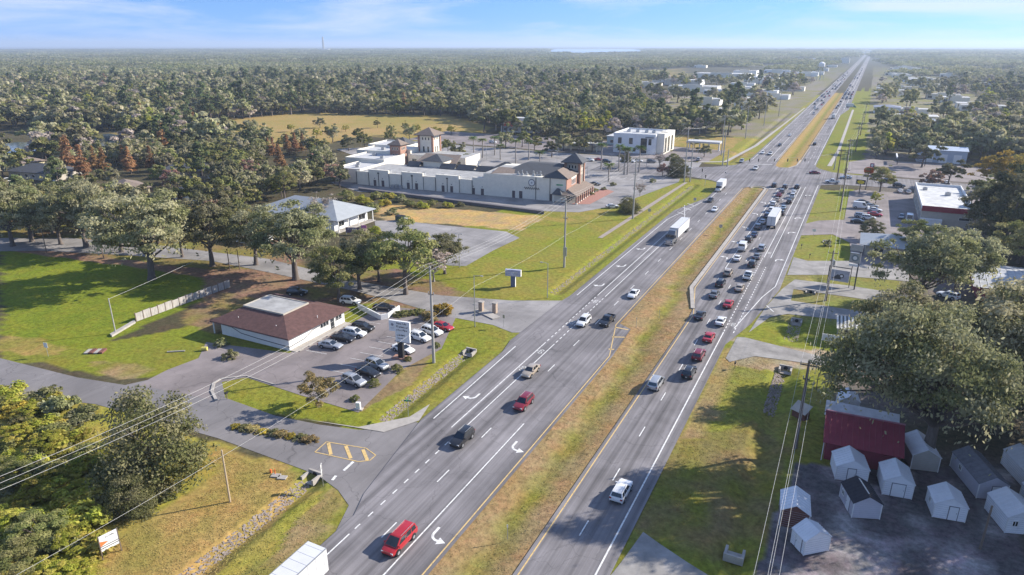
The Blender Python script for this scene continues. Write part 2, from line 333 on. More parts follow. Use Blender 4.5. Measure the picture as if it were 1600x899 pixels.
def ground_material():
    m = bpy.data.materials.new('ground cover'); m.use_nodes = True; n = m.node_tree; L = n.links.new; b = n.nodes['Principled BSDF']; b.inputs['Roughness'].default_value = 0.95; b.inputs['Specular IOR Level'].default_value = 0.1
    a = nd(n, 'ShaderNodeVertexColor'); a.layer_name = 'cover'; g = nd(n, 'ShaderNodeNewGeometry')
    t1 = nd(n, 'ShaderNodeTexNoise', Scale=1.1, Detail=8.0, Roughness=0.75); L(g.outputs['Position'], t1.inputs['Vector'])
    t2 = nd(n, 'ShaderNodeTexNoise', Scale=0.22, Detail=6.0, Roughness=0.7, Distortion=0.5); L(g.outputs['Position'], t2.inputs['Vector'])
    c1 = nd(n, 'ShaderNodeMapRange'); c1.inputs['From Min'].default_value = 0.28; c1.inputs['From Max'].default_value = 0.72; c1.inputs['To Min'].default_value = 0.45; c1.inputs['To Max'].default_value = 1.55; L(t1.outputs['Fac'], c1.inputs['Value'])
    v = nd(n, 'ShaderNodeVectorMath'); v.operation = 'SCALE'; L(a.outputs['Color'], v.inputs[0]); L(c1.outputs[0], v.inputs['Scale'])
    # straw and brown flecks in the sward
    r = nd(n, 'ShaderNodeValToRGB'); r.color_ramp.elements[0].position = 0.44; r.color_ramp.elements[1].position = 0.66; r.color_ramp.elements[0].color = (0,0,0,1); r.color_ramp.elements[1].color = (.55,.55,.55,1); L(t2.outputs['Fac'], r.inputs['Fac'])
    mx = nd(n, 'ShaderNodeMix'); mx.data_type = 'RGBA'; L(r.outputs['Color'], mx.inputs['Factor']); L(v.outputs[0], mx.inputs['A'])
    v2 = nd(n, 'ShaderNodeVectorMath'); v2.operation = 'MULTIPLY'; v2.inputs[1].default_value = (1.36, 0.97, 1.12); L(v.outputs[0], v2.inputs[0]); L(v2.outputs[0], mx.inputs['B'])
    L(mx.outputs['Result'], b.inputs['Base Color'])
    bp = nd(n, 'ShaderNodeBump', Strength=0.7, Distance=0.12); L(t1.outputs['Fac'], bp.inputs['Height']); L(bp.outputs[0], b.inputs['Normal'])
    return m
gm.materials.append(ground_material()); link('ground', gm, kind='structure')

# ------------------------------------------------------------------ roads, lots and drives
_zs = [0.012]
def pave(name, pts, m, z=None):
    if z is None: _zs[0] += 0.004; z = _zs[0]
    return MB().sheet(pts, z).build(name, m, kind='structure')
def arc(cx, cy, r, a0, a1, k=8): return [(cx + r * math.cos(R_(a0 + (a1-a0) * i / k)), cy + r * math.sin(R_(a0 + (a1-a0) * i / k))) for i in range(k + 1)]
ZH = 0.11
FARY = 9000
highway_south = pave('highway_southbound', [(-49.0,0),(-49.0,54),(-50.6,58),(-54.4,77),(-54.6,105),(-55.6,110),(-55.2,134),(-54.6,139),(-54.6,236),(-48.7,262),(-48.7,300),(-48.2,345),(-48.2,600),(-47.6,FARY),(-34.5,FARY),(-34.8,362),(-36,345),(-38.9,290),(-39.0,128),(-36.0,126),(-35.2,112),(-35.2,0)], M_ASPH, ZH)
highway_north = pave('highway_northbound', [(-26.9,0),(-26.9,138),(-27.2,143),(-30.4,157),(-30.4,345),(-26.5,345),(-25.0,362),(-25.0,600),(-25,FARY),(-12,FARY),(-12.5,700),(-17.0,640),(-16.8,345),(-11.4,310),(-11.6,165),(-14.5,140),(-17.3,127),(-17.3,0)], M_ASPH, ZH)
cross = pave('cross_street', [(-110,300),(-66,304),(-55,300),(-49,294),(-39,289),(-36.8,293)] + arc(-33.9,292.5,2.9,180,0,8) + [(-30.6,289),(-16,303),(-11.5,308),(-6,313),(30,318),(90,318),(90,336),(0,341),(-9,344),(-15,352),(-17.4,360),(-24.8,363)] + arc(-29.8,352,5.0,0,-180,10)[0:0] + [(-25.2,356),(-28,347.5),(-31.8,346.5),(-34.2,351),(-34.9,364),(-48.5,364),(-52,345),(-60,335),(-72,327),(-110,324)], M_ASPH, ZH + 0.006)
side_road = pave('side_road', [(-48.8,50)] + GP((545,790),(528,766),(495,742),(340,685),(150,632),(0,615),(-90,600),(-90,545),(0,560),(120,590),(195,602),(240,592),(290,575),(345,590),(352,622),(430,650),(500,664),(560,672),(600,671),(650,660)) + [(-54,76),(-48.8,76)], M_ASPH2)
office_lot = pave('office_parking_lot', GP((215,602),(262,578),(310,560),(322,535),(452,552),(545,507),(600,478),(690,488),(712,497),(690,545),(628,578),(560,645),(470,618),(385,590),(333,600),(330,625)), M_LOT)
driveway_a = pave('lot_driveway', GP((880,470),(858,487),(830,520),(800,520),(770,508),(690,493),(615,470),(540,452),(430,428),(330,408),(180,398),(60,392),(-60,394),(-60,372),(110,372),(260,385),(420,405),(560,440),(690,462),(800,470)), M_LOT2)
church_lot = pave('worn_parking_lot', GP((585,345),(625,345),(690,352),(790,362),(812,372),(770,392),(728,416),(700,415),(640,395),(590,372)), M_LOT2)
plaza_lot = pave('plaza_parking_lot', GP((560,300),(620,302),(840,330),(905,332),(960,322),(1060,285),(1065,276)) + [(-66,326),(-68,345),(-150,345),(-230,345),(-260,300),(-200,265),(-197,222)], M_LOT2)
bank_lot = pave('bank_parking_lot', [(-66,348),(-64.5,392),(-150,400),(-250,400),(-250,352),(-110,346)], M_LOT)
drive_r1 = pave('concrete_driveway', GP((1170,520),(1195,482),(1222,452),(1242,437),(1330,447),(1420,462),(1420,478),(1240,452),(1236,470),(1300,480),(1380,492),(1380,506),(1330,502),(1230,491),(1203,496)), M_CONC2)
drive_r1b = pave('gravel_driveway', GP((1240,402),(1262,408),(1330,408),(1420,418),(1420,440),(1300,430),(1230,430)), M_CONC2)
drive_r2 = pave('gravel_driveway', GP((1134,560),(1152,527),(1165,528),(1290,559),(1420,575),(1420,590),(1290,572),(1180,557),(1140,566)), M_CONC2)
drive_r3 = pave('concrete_driveway', GP((1005,832),(1030,850),(1075,880),(1140,920),(930,930),(970,880)), M_CONC2)
lot_r = pave('diner_parking_lot', [(3,196),(22,196),(22,250),(60,252),(60,306),(3,306),(-0.5,300),(-0.5,248),(-8,243),(-12,236),(-12,220),(-3,226),(2,218)], M_LOT)
lot_r2 = pave('corner_parking_lot', [(-3,345),(70,342),(70,392),(5,394),(-3,380)], M_LOT)
sidewalk_s = pave('sidewalk', [(-66.3,190),(-65.2,240),(-63.6,290),(-62.2,290),(-63.4,240),(-64.9,190)], mat('dull sidewalk',(.30,.25,.21),.9,.2,.6,.2))
sidewalk_n = pave('sidewalk', [(-12,362),(-10.2,420),(-9.9,700),(-8.3,700),(-8.6,420),(-10.0,362)], M_CONC)
sidewalk_w = pave('sidewalk', [(-70,345),(-57,352),(-52,420),(-50.6,540),(-49.0,700),(-50.2,700),(-52,540),(-54,420),(-59,354),(-70,348)], M_CONC)
for nm, pts in (('flared_apron', GP((470,655),(560,668),(640,652),(672,632),(655,658),(600,676))),): pave(nm, pts, M_CONC)
# ---- painted markings: children of the road they lie on
ZL = ZH + 0.012
def line(par, name, pts, wd, m, z=ZL):
    mb = MB()
    for (ax, ay), (bx, by) in zip(pts[:-1], pts[1:]):
        d = Vector((bx-ax, by-ay)).normalized(); p = Vector((-d.y, d.x)) * wd / 2
        mb.quad((ax+p.x, ay+p.y, z), (ax-p.x, ay-p.y, z), (bx-p.x, by-p.y, z), (bx+p.x, by+p.y, z))
        mb.f[-1] = mb.f[-1]; 
    return mb.build(name, m, par)
DASH = MB().quad((-.08,-1.52,0),(.08,-1.52,0),(.08,1.52,0),(-.08,1.52,0)).mesh('lane_dash', M_WLINE)
DOT = MB().quad((-.09,-.5,0),(.09,-.5,0),(.09,.5,0),(-.09,.5,0)).mesh('dotted_mark', M_WLINE)
def dashes(par, x, y0, y1, ph, cyc=12.19, me=DASH, nm='lane_dash'):
    y = ph + math.ceil((y0 - ph) / cyc) * cyc
    while y < y1: link(nm, me, par, (x, y, ZL)); y += cyc
S, N = highway_south, highway_north
line(S, 'edge_line', [(-35.75,0),(-35.75,112),(-39.5,127),(-39.5,288)], .17, M_YLINE)
line(S, 'turn_lane_line', [(-39.55,0),(-39.55,83)], .18, M_WLINE)
line(S, 'edge_line', [(-47.25,0),(-47.25,51)], .18, M_WLINE)
dashes(S, -43.45, 20, 285, 65.9); dashes(S, -47.25, 52, 76, 52.5, 2.55, DOT, 'dotted_mark')
for x0 in (-47.1, -48.95):
    line(S, 'bike_lane_line', [(x0,77),(x0,112.3)], .17, M_WLINE); dashes(S, x0, 113.5, 141, 113.6, 1.9, DOT, 'dotted_mark'); line(S, 'bike_lane_line', [(x0,142),(x0,228)], .17, M_WLINE)
line(S, 'edge_line', [(-52.8,78),(-53.4,108)], .18, M_WLINE); line(S, 'edge_line', [(-53.3,140),(-53.3,222)], .18, M_WLINE)
line(S, 'edge_line', [(-53.3,222),(-48.95,252),(-47.3,262),(-47.3,296)], .18, M_WLINE); line(S, 'gore_line', [(-48.95,228),(-53.2,246)], .18, M_WLINE)
for y in (228, 236, 243): line(S, 'gore_stripe', [(-49.4,y+3),(-52.9,y+6)], .3, M_WLINE)
for a, b in (((-39.2,125.6),(-36.4,125.6)), ((-38.2,120.6),(-35.9,121.6)), ((-36.9,114.8),(-35.9,115.1))): line(S, 'gore_stripe', [a, b], .4, M_YLINE)
line(N, 'edge_line', [(-26.35,0),(-26.35,140),(-29.9,157.5),(-29.9,290)], .17, M_YLINE)
line(N, 'edge_line', [(-18.75,0),(-18.75,133)], .2, M_WLINE)
dashes(N, -22.65, 20, 172, 76.7); dashes(N, -18.75, 134, 190, 134, 1.9, DOT, 'dotted_mark'); dashes(N, -16.9, 134, 182, 134, 1.9, DOT, 'dotted_mark')
line(N, 'lane_line', [(-26.2,176),(-26.2,291)], .18, M_WLINE); dashes(N, -22.4, 175, 290, 76.7)
line(N, 'bike_lane_line', [(-18.5,191),(-18.5,300)], .17, M_WLINE); line(N, 'bike_lane_line', [(-16.8,191),(-16.8,302)], .17, M_WLINE)
line(N, 'edge_line', [(-17.2,136),(-14.6,158),(-12.8,167),(-12.45,308)], .18, M_WLINE)
line(N, 'stop_line', [(-29.8,291.5),(-18.9,295)], .6, M_WLINE); line(S, 'stop_line', [(-47.9,350),(-36,354)], .6, M_WLINE)
for x0 in (-36.0, -39.6): line(S, 'lane_line', [(x0,362),(x0,470)], .18, M_WLINE)
line(S, 'edge_line', [(-35.2,372),(-35.2,930)], .2, M_YLINE); line(S, 'edge_line', [(-47.0,366),(-47.0,1400)], .2, M_WLINE); dashes(S, -43.3, 365, 640, 370); dashes(S, -39.5, 480, 640, 370)
line(N, 'edge_line', [(-24.6,364),(-24.6,930)], .2, M_YLINE); line(N, 'edge_line', [(-17.5,362),(-17.5,640)], .2, M_WLINE); dashes(N, -21.0, 365, 640, 370)
line(S, 'lane_line', [(-41,640),(-41,2400)], .25, M_WLINE); line(N, 'lane_line', [(-20.5,640),(-20.5,2400)], .25, M_WLINE); line(N, 'lane_line', [(-16.5,700),(-16.5,2400)], .25, M_WLINE)
def arrow_mesh(side):
    """curved turn arrow; side=-1 bends to local -X; travel direction is +Y"""
    mb = MB(); pts = []
    for i in range(9):
        t = i / 8; a = R_(100 * t); r = 0.95
        pts.append((side * (r - r * math.cos(a)), -0.9 + 0.6 + r * math.sin(a)))
    pts = [(0, -1.5)] + pts
    w_ = .17
    for i in range(len(pts) - 1):
        (ax, ay), (bx, by) = pts[i], pts[i+1]; d = Vector((bx-ax, by-ay)).normalized(); p = Vector((-d.y, d.x)) * w_
        q = [(ax+p.x,ay+p.y,0),(ax-p.x,ay-p.y,0),(bx-p.x,by-p.y,0),(bx+p.x,by+p.y,0)]; mb.quad(*q)
    ex, ey = pts[-1]; d = Vector((pts[-1][0]-pts[-2][0], pts[-1][1]-pts[-2][1])).normalized(); p = Vector((-d.y, d.x))
    q = [(ex+p.x*.62, ey+p.y*.62, 0), (ex-p.x*.62, ey-p.y*.62, 0), (ex+d.x*1.0, ey+d.y*1.0, 0)]
    mb.tri(*q); me = mb.mesh('turn_arrow', M_WLINE)
    return me
AR_L, AR_R = arrow_mesh(-1), arrow_mesh(1)
for (x, y) in ((-38.3,55.3),(-38.3,76.5)): link('turn_arrow', AR_L, S, (x, y, ZL), math.pi)
for (x, y) in ((-50.3,86.8),(-50.3,149),(-50.3,166.1),(-50.3,184)): link('turn_arrow', AR_R, S, (x, y, ZL), math.pi)
for y in (186, 203, 222, 243, 263): link('turn_arrow', AR_L, N, (-27.4, y, ZL))
for y in (190, 222, 243, 284): link('turn_arrow', AR_R, N, (-15.3, y, ZL))
def bike_symbol(par, x, y, rz):
    mb = MB()
    for c in (-.55, .55):
        for k in range(10):
            a, b = 2*math.pi*k/10, 2*math.pi*(k+1)/10
            mb.quad((c+.42*math.cos(a),.42*math.sin(a),0),(c+.42*math.cos(b),.42*math.sin(b),0),(c+.3*math.cos(b),.3*math.sin(b),0),(c+.3*math.cos(a),.3*math.sin(a),0))
    mb.quad((-.5,-.05,0),(.1,.5,0),(.2,.45,0),(-.45,-.1,0)); mb.quad((.1,.5,0),(.6,0,0),(.5,-.05,0),(.02,.45,0)); mb.quad((-.2,.75,0),(.3,.75,0),(.3,.65,0),(-.2,.65,0))
    mb.build('bike_symbol', M_WLINE, par, loc=(x, y, ZL), rz=rz)
for y in (100, 108, 124, 138): bike_symbol(S, -48.0, y, R_(90))
for y in (138, 196): bike_symbol(N, -17.7, y, R_(90))
# hatched area and give-way marks where the side road meets the highway
def on_side(nm, pts, wd, m): line(side_road, nm, pts, wd, m, 0.036 + 0.008)
hp = GP((492,707),(510,691),(572,701),(587,712),(578,720),(560,722),(492,707))
on_side('hatch_border', hp, .16, M_YLINE)
for a, b in (((513,693),(517,711)), ((540,697),(548,717)), ((567,703),(574,720))): on_side('hatch_stripe', GP(a, b), .5, M_YLINE)
on_side('stop_line', GP((552,722),(537,736)), .4, M_WLINE)
on_side('stop_line', GP((525,744),(519,751)), .4, M_WLINE)
for a, b in (((1175,498),(1190,482)), ((1192,473),(1209,488))): line(drive_r1, 'faded_line', GP(a, b), .2, M_WLINE, 0.06)
for i in range(9):
    x = -88.3; y = 88.5 + i * 2.75; line(office_lot, 'bay_line', [(x, y), (x + 4.6, y + .5)], .1, M_WLINE, 0.05)
for i in range(10):
    y = 84.0 + i * 2.8; line(office_lot, 'bay_line', [(-78.6, y), (-73.6, y + .4)], .1, M_WLINE, 0.05)
for i in range(22): line(plaza_lot, 'bay_line', [(-140 + i*3, 285), (-140 + i*3, 290.5)], .12, M_WLINE, 0.06)
# kerbs: real steps
def kerb(name, pts, wd, h, m=M_CONC, label=None):
    mb = MB()
    for (ax, ay), (bx, by) in zip(pts[:-1], pts[1:]):
        d = Vector((bx-ax, by-ay)).normalized(); p = Vector((-d.y, d.x)) * wd / 2; e = d * .02
        mb.prism([(ax+p.x-e.x,ay+p.y-e.y),(ax-p.x-e.x,ay-p.y-e.y),(bx-p.x+e.x,by-p.y+e.y),(bx+p.x+e.x,by+p.y+e.y)], -.1, h)
    return mb.build(name, m, kind='structure')
kerb('kerb', [(-27.3,143.5),(-30.75,157.4),(-30.75,205),(-31.0,289)] + arc(-33.9,290,2.9,0,180,8), .85, .24)
kerb('kerb', [(-25.0,375),(-25.2,356),(-28,347.4),(-31.8,346.4)], .6, .22)
kerb('kerb', GP((333,600),(345,593),(385,588)), .35, .17); kerb('kerb', GP((385,588),(430,602)), .2, .13)
kerb('kerb', GP((334,600),(331,612),(338,626)), .45, .17)
# ------------------------------------------------------------------ vehicles
M_PAINT = bpy.data.materials.new('PAINT base'); M_PAINT.use_nodes = True
M_TYRE = mat('tyre rubber', (0.018, 0.018, 0.019), 0.85, 0.1); M_RIM = mat('alloy rim', (0.45, 0.46, 0.48), 0.35, 0.1, metal=0.7)
M_CGLASS = mat('car glass', (0.015, 0.019, 0.024), 0.05, var=0, spec=0.9); M_HEAD = mat('headlight lens', (0.62, 0.64, 0.66), 0.12, var=0, spec=0.8)
M_TAIL = mat('tail light lens', (0.30, 0.012, 0.012), 0.2, var=0, spec=0.7); M_TRIM = mat('black trim', (0.022, 0.022, 0.024), 0.5, 0.1); M_PLATE = mat('number plate', (0.6, 0.6, 0.58), 0.5, 0.05)
def car_paint(nm, c, metal=0.25, rough=0.32): return mat('paint ' + nm, c, rough, 0.04, 1.5, metal=metal, spec=0.5, coat=0.6)
PAINTS = dict(white=car_paint('white', (0.70,0.70,0.69), 0.0), silver=car_paint('silver', (0.43,0.44,0.45), 0.45), grey=car_paint('grey', (0.16,0.165,0.175), 0.35), black=car_paint('black', (0.018,0.018,0.021), 0.2),
  red=car_paint('red', (0.42,0.018,0.025), 0.15), maroon=car_paint('maroon', (0.22,0.012,0.025), 0.2), beige=car_paint('beige', (0.46,0.38,0.29), 0.3), blue=car_paint('dark blue', (0.03,0.05,0.11), 0.3), green=car_paint('green', (0.03,0.22,0.14), 0.1), lightblue=car_paint('light blue', (0.34,0.42,0.48), 0.3))
def loft(mb, st, m=0):
    """st: (y, zbottom, ztop, halfwidth)"""
    V = []; n = 12
    for y, zb, zt, hw in st:
        h = zt - zb
        half = [(hw*.80, zb), (hw*.95, zb+h*.12), (hw, zb+h*.42), (hw*.985, zb+h*.70), (hw*.93, zb+h*.94), (hw*.80, zt)]
        V += [(x, y, z) for x, z in half] + [(-x, y, z) for x, z in half[::-1]]
    F = [(i*n+j, i*n+(j+1) % n, (i+1)*n+(j+1) % n, (i+1)*n+j) for i in range(len(st)-1) for j in range(n)]
    F += [tuple(range(n))[::-1], tuple(range((len(st)-1)*n, len(st)*n))]
    mb.add(V, F, m)
def lerp3(a, b, t): return tuple(a[i] + (b[i]-a[i]) * t for i in range(3))
def panel(a, b, c, d, u0, u1, v0, v1, off=0.012):
    """sub-rectangle of quad abcd (a->b is u, a->d is v) pushed out along its normal"""
    f = lambda u, v: Vector(lerp3(lerp3(a, b, u), lerp3(d, c, u), v)); p = [f(u0,v0), f(u1,v0), f(u1,v1), f(u0,v1)]
    nn = (p[1]-p[0]).cross(p[3]-p[0]).normalized(); return [q + nn * off for q in p]
def car_kit(kind):
    K = Kit(); S_ = {
     'sedan': dict(L=4.8, hw=.91, st=[(-2.40,.36,.80,.74),(-2.30,.27,.98,.84),(-1.75,.24,1.03,.90),(-.8,.23,1.0,.91),(.7,.23,.99,.91),(1.05,.24,.97,.90),(1.85,.25,.86,.88),(2.25,.28,.74,.80),(2.40,.36,.60,.66)], base=.96, roof=1.45, rb=-1.85, rr=-1.15, fr=.18, fb=1.12, rhw=.60, bhw=.83, wb=1.40, wr=.33, rails=False),
     'suv': dict(L=4.75, hw=.94, st=[(-2.37,.42,.98,.80),(-2.30,.32,1.12,.89),(-1.7,.28,1.14,.93),(-.8,.27,1.12,.94),(.7,.27,1.10,.94),(1.05,.28,1.08,.93),(1.85,.30,1.0,.91),(2.25,.33,.88,.84),(2.37,.42,.70,.72)], base=1.06, roof=1.70, rb=-2.26, rr=-1.95, fr=.25, fb=1.15, rhw=.68, bhw=.87, wb=1.36, wr=.37, rails=True),
     'van': dict(L=5.0, hw=.98, st=[(-2.5,.40,1.0,.84),(-2.42,.30,1.12,.93),(-1.7,.27,1.12,.97),(-.8,.26,1.10,.98),(1.0,.26,1.06,.97),(1.4,.27,1.02,.96),(2.0,.28,.92,.92),(2.38,.32,.80,.84),(2.5,.40,.64,.70)], base=1.05, roof=1.76, rb=-2.40, rr=-2.18, fr=.72, fb=1.75, rhw=.73, bhw=.90, wb=1.5, wr=.35, rails=True),
     'pickup': dict(L=5.7, hw=.98, st=[(-2.85,.50,.86,.90),(-2.78,.44,.90,.96),(-2.0,.40,.90,.97),(-.75,.38,.92,.98),(-.70,.38,1.14,.98),(1.0,.38,1.14,.98),(1.2,.40,1.12,.97),(2.2,.42,1.04,.95),(2.7,.46,.92,.88),(2.85,.52,.74,.78)], base=1.10, roof=1.84, rb=-.74, rr=-.52, fr=.65, fb=1.40, rhw=.70, bhw=.90, wb=1.75, wr=.40, rails=False),
     'tallvan': dict(L=5.6, hw=1.02, st=[(-2.8,.45,1.2,.94),(-2.74,.36,1.24,1.0),(-1.7,.32,1.24,1.02),(-.8,.30,1.24,1.02),(1.4,.30,1.20,1.02),(1.8,.32,1.12,1.0),(2.4,.34,1.0,.96),(2.7,.38,.88,.88),(2.8,.46,.7,.76)], base=1.2, roof=2.45, rb=-2.76, rr=-2.66, fr=1.0, fb=2.05, rhw=.90, bhw=.98, wb=1.75, wr=.36, rails=False)}[kind]
    s = S_; mb = MB(); loft(mb, s['st'])
    zb, zr, b, r = s['base'] - .03, s['roof'], s['bhw'], s['rhw']
    A, B, C_, D = (b, s['rb'], zb), (b, s['fb'], zb), (-b, s['fb'], zb), (-b, s['rb'], zb)
    E_, F_, G_, H_ = (r, s['rr'], zr-.05), (r, s['fr'], zr-.04), (-r, s['fr'], zr-.04), (-r, s['rr'], zr-.05)
    k = .82; E2, F2, G2, H2 = [(x*k, y + dy, zr) for (x, y, z), dy in zip((E_, F_, G_, H_), (.12, -.18, -.18, .12))]
    ring0, ring1, ring2 = [A, B, C_, D], [E_, F_, G_, H_], [E2, F2, G2, H2]
    mb.add(ring0 + ring1 + ring2, [(i, (i+1) % 4, 4+(i+1) % 4, 4+i) for i in range(4)] + [(4+i, 4+(i+1) % 4, 8+(i+1) % 4, 8+i) for i in range(4)] + [(8, 9, 10, 11)])
    if kind == 'pickup':
        for x in (-.93, .81): mb.box(x, x+.12, -2.80, -.72, .86, 1.16)
        mb.box(-.81, .81, -2.82, -2.72, .86, 1.14)
    body = K.add('body', mb, [M_PAINT], smooth=True)
    if kind == 'pickup': K.add('bed_floor', MB().box(-.81,.81,-2.72,-.75,.902,.93), M_TRIM)
    K.add('windshield', MB().quad(*panel(B, C_, G_, F_, .06, .94, .06, .95)), M_CGLASS)
    K.add('rear_window', MB().quad(*panel(D, A, E_, H_, .08, .92, .18 if kind != 'tallvan' else .45, .92)), M_CGLASS)
    cuts = [(.06,.40),(.44,.86)] if kind in ('sedan','pickup') else [(.05,.27),(.30,.58),(.61,.92)]
    if kind == 'tallvan': cuts = [(.72,.93)]
    for u0, u1 in cuts:
        K.add('side_window', MB().quad(*panel(A, B, F_, E_, u0, u1, .12, .90)), M_CGLASS); K.add('side_window', MB().quad(*panel(C_, D, H_, G_, 1-u1, 1-u0, .12, .90)), M_CGLASS)
    hw, Lh = s['hw'], s['L']/2
    zf, zt = s['st'][-2][2], s['st'][1][2]
    for sx in (-1, 1):
        K.add('headlight', MB().box(min(sx*.50,sx*.80), max(sx*.50,sx*.80), Lh-.24, Lh-.04, zf-.20, zf-.04), M_HEAD)
        K.add('taillight', MB().box(min(sx*.58,sx*.86), max(sx*.58,sx*.86), -Lh+.0, -Lh+.22, zt-.30, zt-.08), M_TAIL)
        K.add('side_mirror', MB().box(min(sx*(b+.0),sx*(b+.22)), max(sx*b,sx*(b+.22)), s['fb']-.42, s['fb']-.28, s['base']+.0, s['base']+.16), M_PAINT)
        for sy in (-1, 1):
            y = sy * s['wb'] + (.04 if sy > 0 else 0)
            K.add('wheel_arch', MB().disc((sx*(hw-.02), y, s['wr']+.04), s['wr']+.10, (1,0,0), .07, 12), M_TRIM)
            t = K.add('wheel', MB().disc((sx*(hw-.08), y, s['wr']), s['wr'], (1,0,0), .24, 14), M_TYRE)
            K.add('rim', MB().disc((sx*(hw+.035), y, s['wr']), s['wr']*.64, (1,0,0), .02, 10), M_RIM, of=t)
    K.add('front_bumper', MB().box(-.62,.62, Lh-.16, Lh+.02, s['st'][-1][1]-.08, s['st'][-1][1]+.08), M_TRIM)
    K.add('rear_bumper', MB().box(-.76,.76, -Lh-.05, -Lh+.12, s['st'][0][1]-.02, s['st'][0][1]+.14), M_TRIM)
    K.add('number_plate', MB().box(-.16,.16, -Lh-.07, -Lh-.03, s['st'][0][1]+.18, s['st'][0][1]+.30), M_PLATE)
    if s['rails']:
        for sx in (-1, 1): K.add('roof_rail', MB().tube([(sx*r*.86, s['rr']+.15, zr+.04),(sx*r*.86, s['fr']-.2, zr+.04)], .025, 5), M_STEEL)
    return K
KITS = {k: car_kit(k) for k in ('sedan','suv','van','pickup','tallvan')}
NOUN = dict(sedan='sedan', suv='suv', van='minivan', pickup='pickup_truck', tallvan='cargo_van')
CATN = dict(sedan='car', suv='car', van='minivan', pickup='pickup truck', tallvan='van')
ZR = ZH + 0.002
def car(kind, color, px, py, label, head='N', group=None, z=ZR, snap=None, yaw=0):
    X, Y = G(px, py, 0.75)
    if snap is not None: X = snap
    rz = {'N': 0, 'S': math.pi, 'E': -math.pi/2, 'W': math.pi/2}[head] + R_(yaw)
    return KITS[kind].put(NOUN[kind], label, CATN[kind], X, Y, z, rz, group, paint=PAINTS[color])
gs, gn, gq, go = 'southbound cars on the highway', 'northbound cars past the median', 'cars queued at the traffic light', 'cars parked at the office'
car('van','red',624,844,'red minivan with roof rails in the near lane beside the solid white turn line','S',gs)
car('suv','black',722,684,'black SUV beside the curved left turn arrow, nearing the side road','S',gs)
car('suv','maroon',818,629,'dark red SUV in the lane beside the median, behind the black SUV','S',gs)
car('sedan','beige',829,579,'beige sedan in the outer lane next to the bike lane lines','S',gs)
car('suv','white',912,502,'white SUV beside the black pickup, by the lot driveway','S',gs)
car('pickup','black',949,501,'black pickup by the striped turn pocket in the median','S',gs)
car('sedan','white',990,459,'white sedan alone in the lane by the grassy median','S',gs)
car('sedan','white',1117,327,'white sedan ahead of the semi truck, next to the median','S',gs)
car('sedan','black',1110,312.5,'dark sedan between the white sedan and the white box truck','S',gs)
car('pickup','white',1181,263,'white pickup crossing the intersection toward the camera','S',gs)
car('suv','silver',1159,252,'silver SUV waiting in the outer lane before the intersection','S',gs)
car('sedan','white',1192,238.5,'white sedan just behind the intersection beside a white pickup','S',gs)
car('pickup','white',1204,240,'white pickup just behind the intersection beside a white sedan','S',gs)
car('sedan','black',1218.7,226.5,'dark sedan second in line behind the intersection','S',gs)
car('sedan','white',1234.4,211,'white sedan driving alone well beyond the intersection','S',gs)
car('suv','white',1273.9,169.5,'small white SUV ahead of the far group of dark cars','S',gs)
car('suv','white',971,767,'white SUV with dark roof in the tree shade on the northbound side','N',gn)
car('van','silver',1025,598,'silver minivan nearest the yellow line, beside the black SUV','N',gn)
car('suv','black',1077,581,'black SUV beside the silver minivan in the outer northbound lane','N',gn)
car('suv','maroon',1092,554,'dark maroon crossover between the black SUV and the red sedan','N',gn)
car('sedan','red',1108,526,'red sedan behind the white sedan, near the gravel drive','N',gn)
car('sedan','white',1126.5,501,'white sedan beside a dark sedan at the kerb tip','N',gn)
car('sedan','black',1094,492,'dark sedan at the tip of the concrete kerb','N',gn)
car('sedan','red',1138.5,474,'bright red sedan at the back of the queue by the kerb','N',gq)
car('sedan','grey',1116.5,459,'dark grey sedan left of the bright red sedan','N',gq)
car('sedan','beige',1156,449,'cream sedan right of the dark SUV, near the dotted line','N',gq)
car('suv','black',1126,442,'black SUV two behind the white sedan in the inner lane','N',gq)
car('pickup','white',1169,431,'white pickup behind the black SUV in the outer lane','N',gq)
car('suv','beige',1138,425.5,'cream SUV behind the white sedan in the inner lane','N',gq)
car('suv','black',1175.6,412,'large black SUV right in front of the white pickup','N',gq)
car('sedan','white',1152.4,403,'white sedan behind the small white delivery van','N',gq)
car('sedan','grey',1183,400,'grey sedan between the large black SUV and the silver SUV','N',gq)
car('tallvan','white',1160.6,387,'small white delivery van with square back in the queue','N',gq)
car('suv','silver',1190.6,387,'silver SUV closest behind the white trailer','N',gq)
car('suv','black',1170,374,'black SUV just ahead of the white delivery van','N',gq)
car('sedan','blue',1178.6,366,'dark blue sedan beside the rear of the white trailer','N',gq)
car('suv','grey',1184.6,354,'grey SUV alongside the middle of the white trailer','N',gq)
car('sedan','silver',1192,346,'silver sedan alongside the front of the white trailer','N',gq)
car('suv','blue',1199,336.5,'dark blue SUV in front of the silver sedan by the trailer','N',gq)
car('suv','white',1205.7,327.5,'white SUV in the inner lane, ninth from the stop line','N',gq)
car('suv','black',1221.5,333,'black SUV right in front of the white trailer truck','N',gq)
car('sedan','lightblue',1224.4,324,'pale blue sedan second in front of the trailer truck','N',gq)
car('suv','white',1208.6,318.5,'larger white SUV in the inner lane of the queue','N',gq)
car('sedan','beige',1214.7,312,'cream sedan in front of the larger white SUV','N',gq)
car('suv','black',1233.4,315,'tall black SUV in the outer lane behind the white pickup','N',gq)
car('pickup','white',1238,307,'white pickup in the outer lane of the queue','N',gq)
car('sedan','maroon',1217.6,304.5,'maroon sedan fourth from the stop line, inner lane','N',gq)
car('sedan','white',1240.5,300,'white sedan in front of the white pickup','N',gq)
car('suv','grey',1222,299,'grey SUV third from the stop line, inner lane','N',gq)
car('suv','black',1210,289.5,'dark SUV waiting first in the left turn lane','N',gq)
car('suv','black',1226.5,292,'black SUV stopped first at the line, middle lane','N',gq)
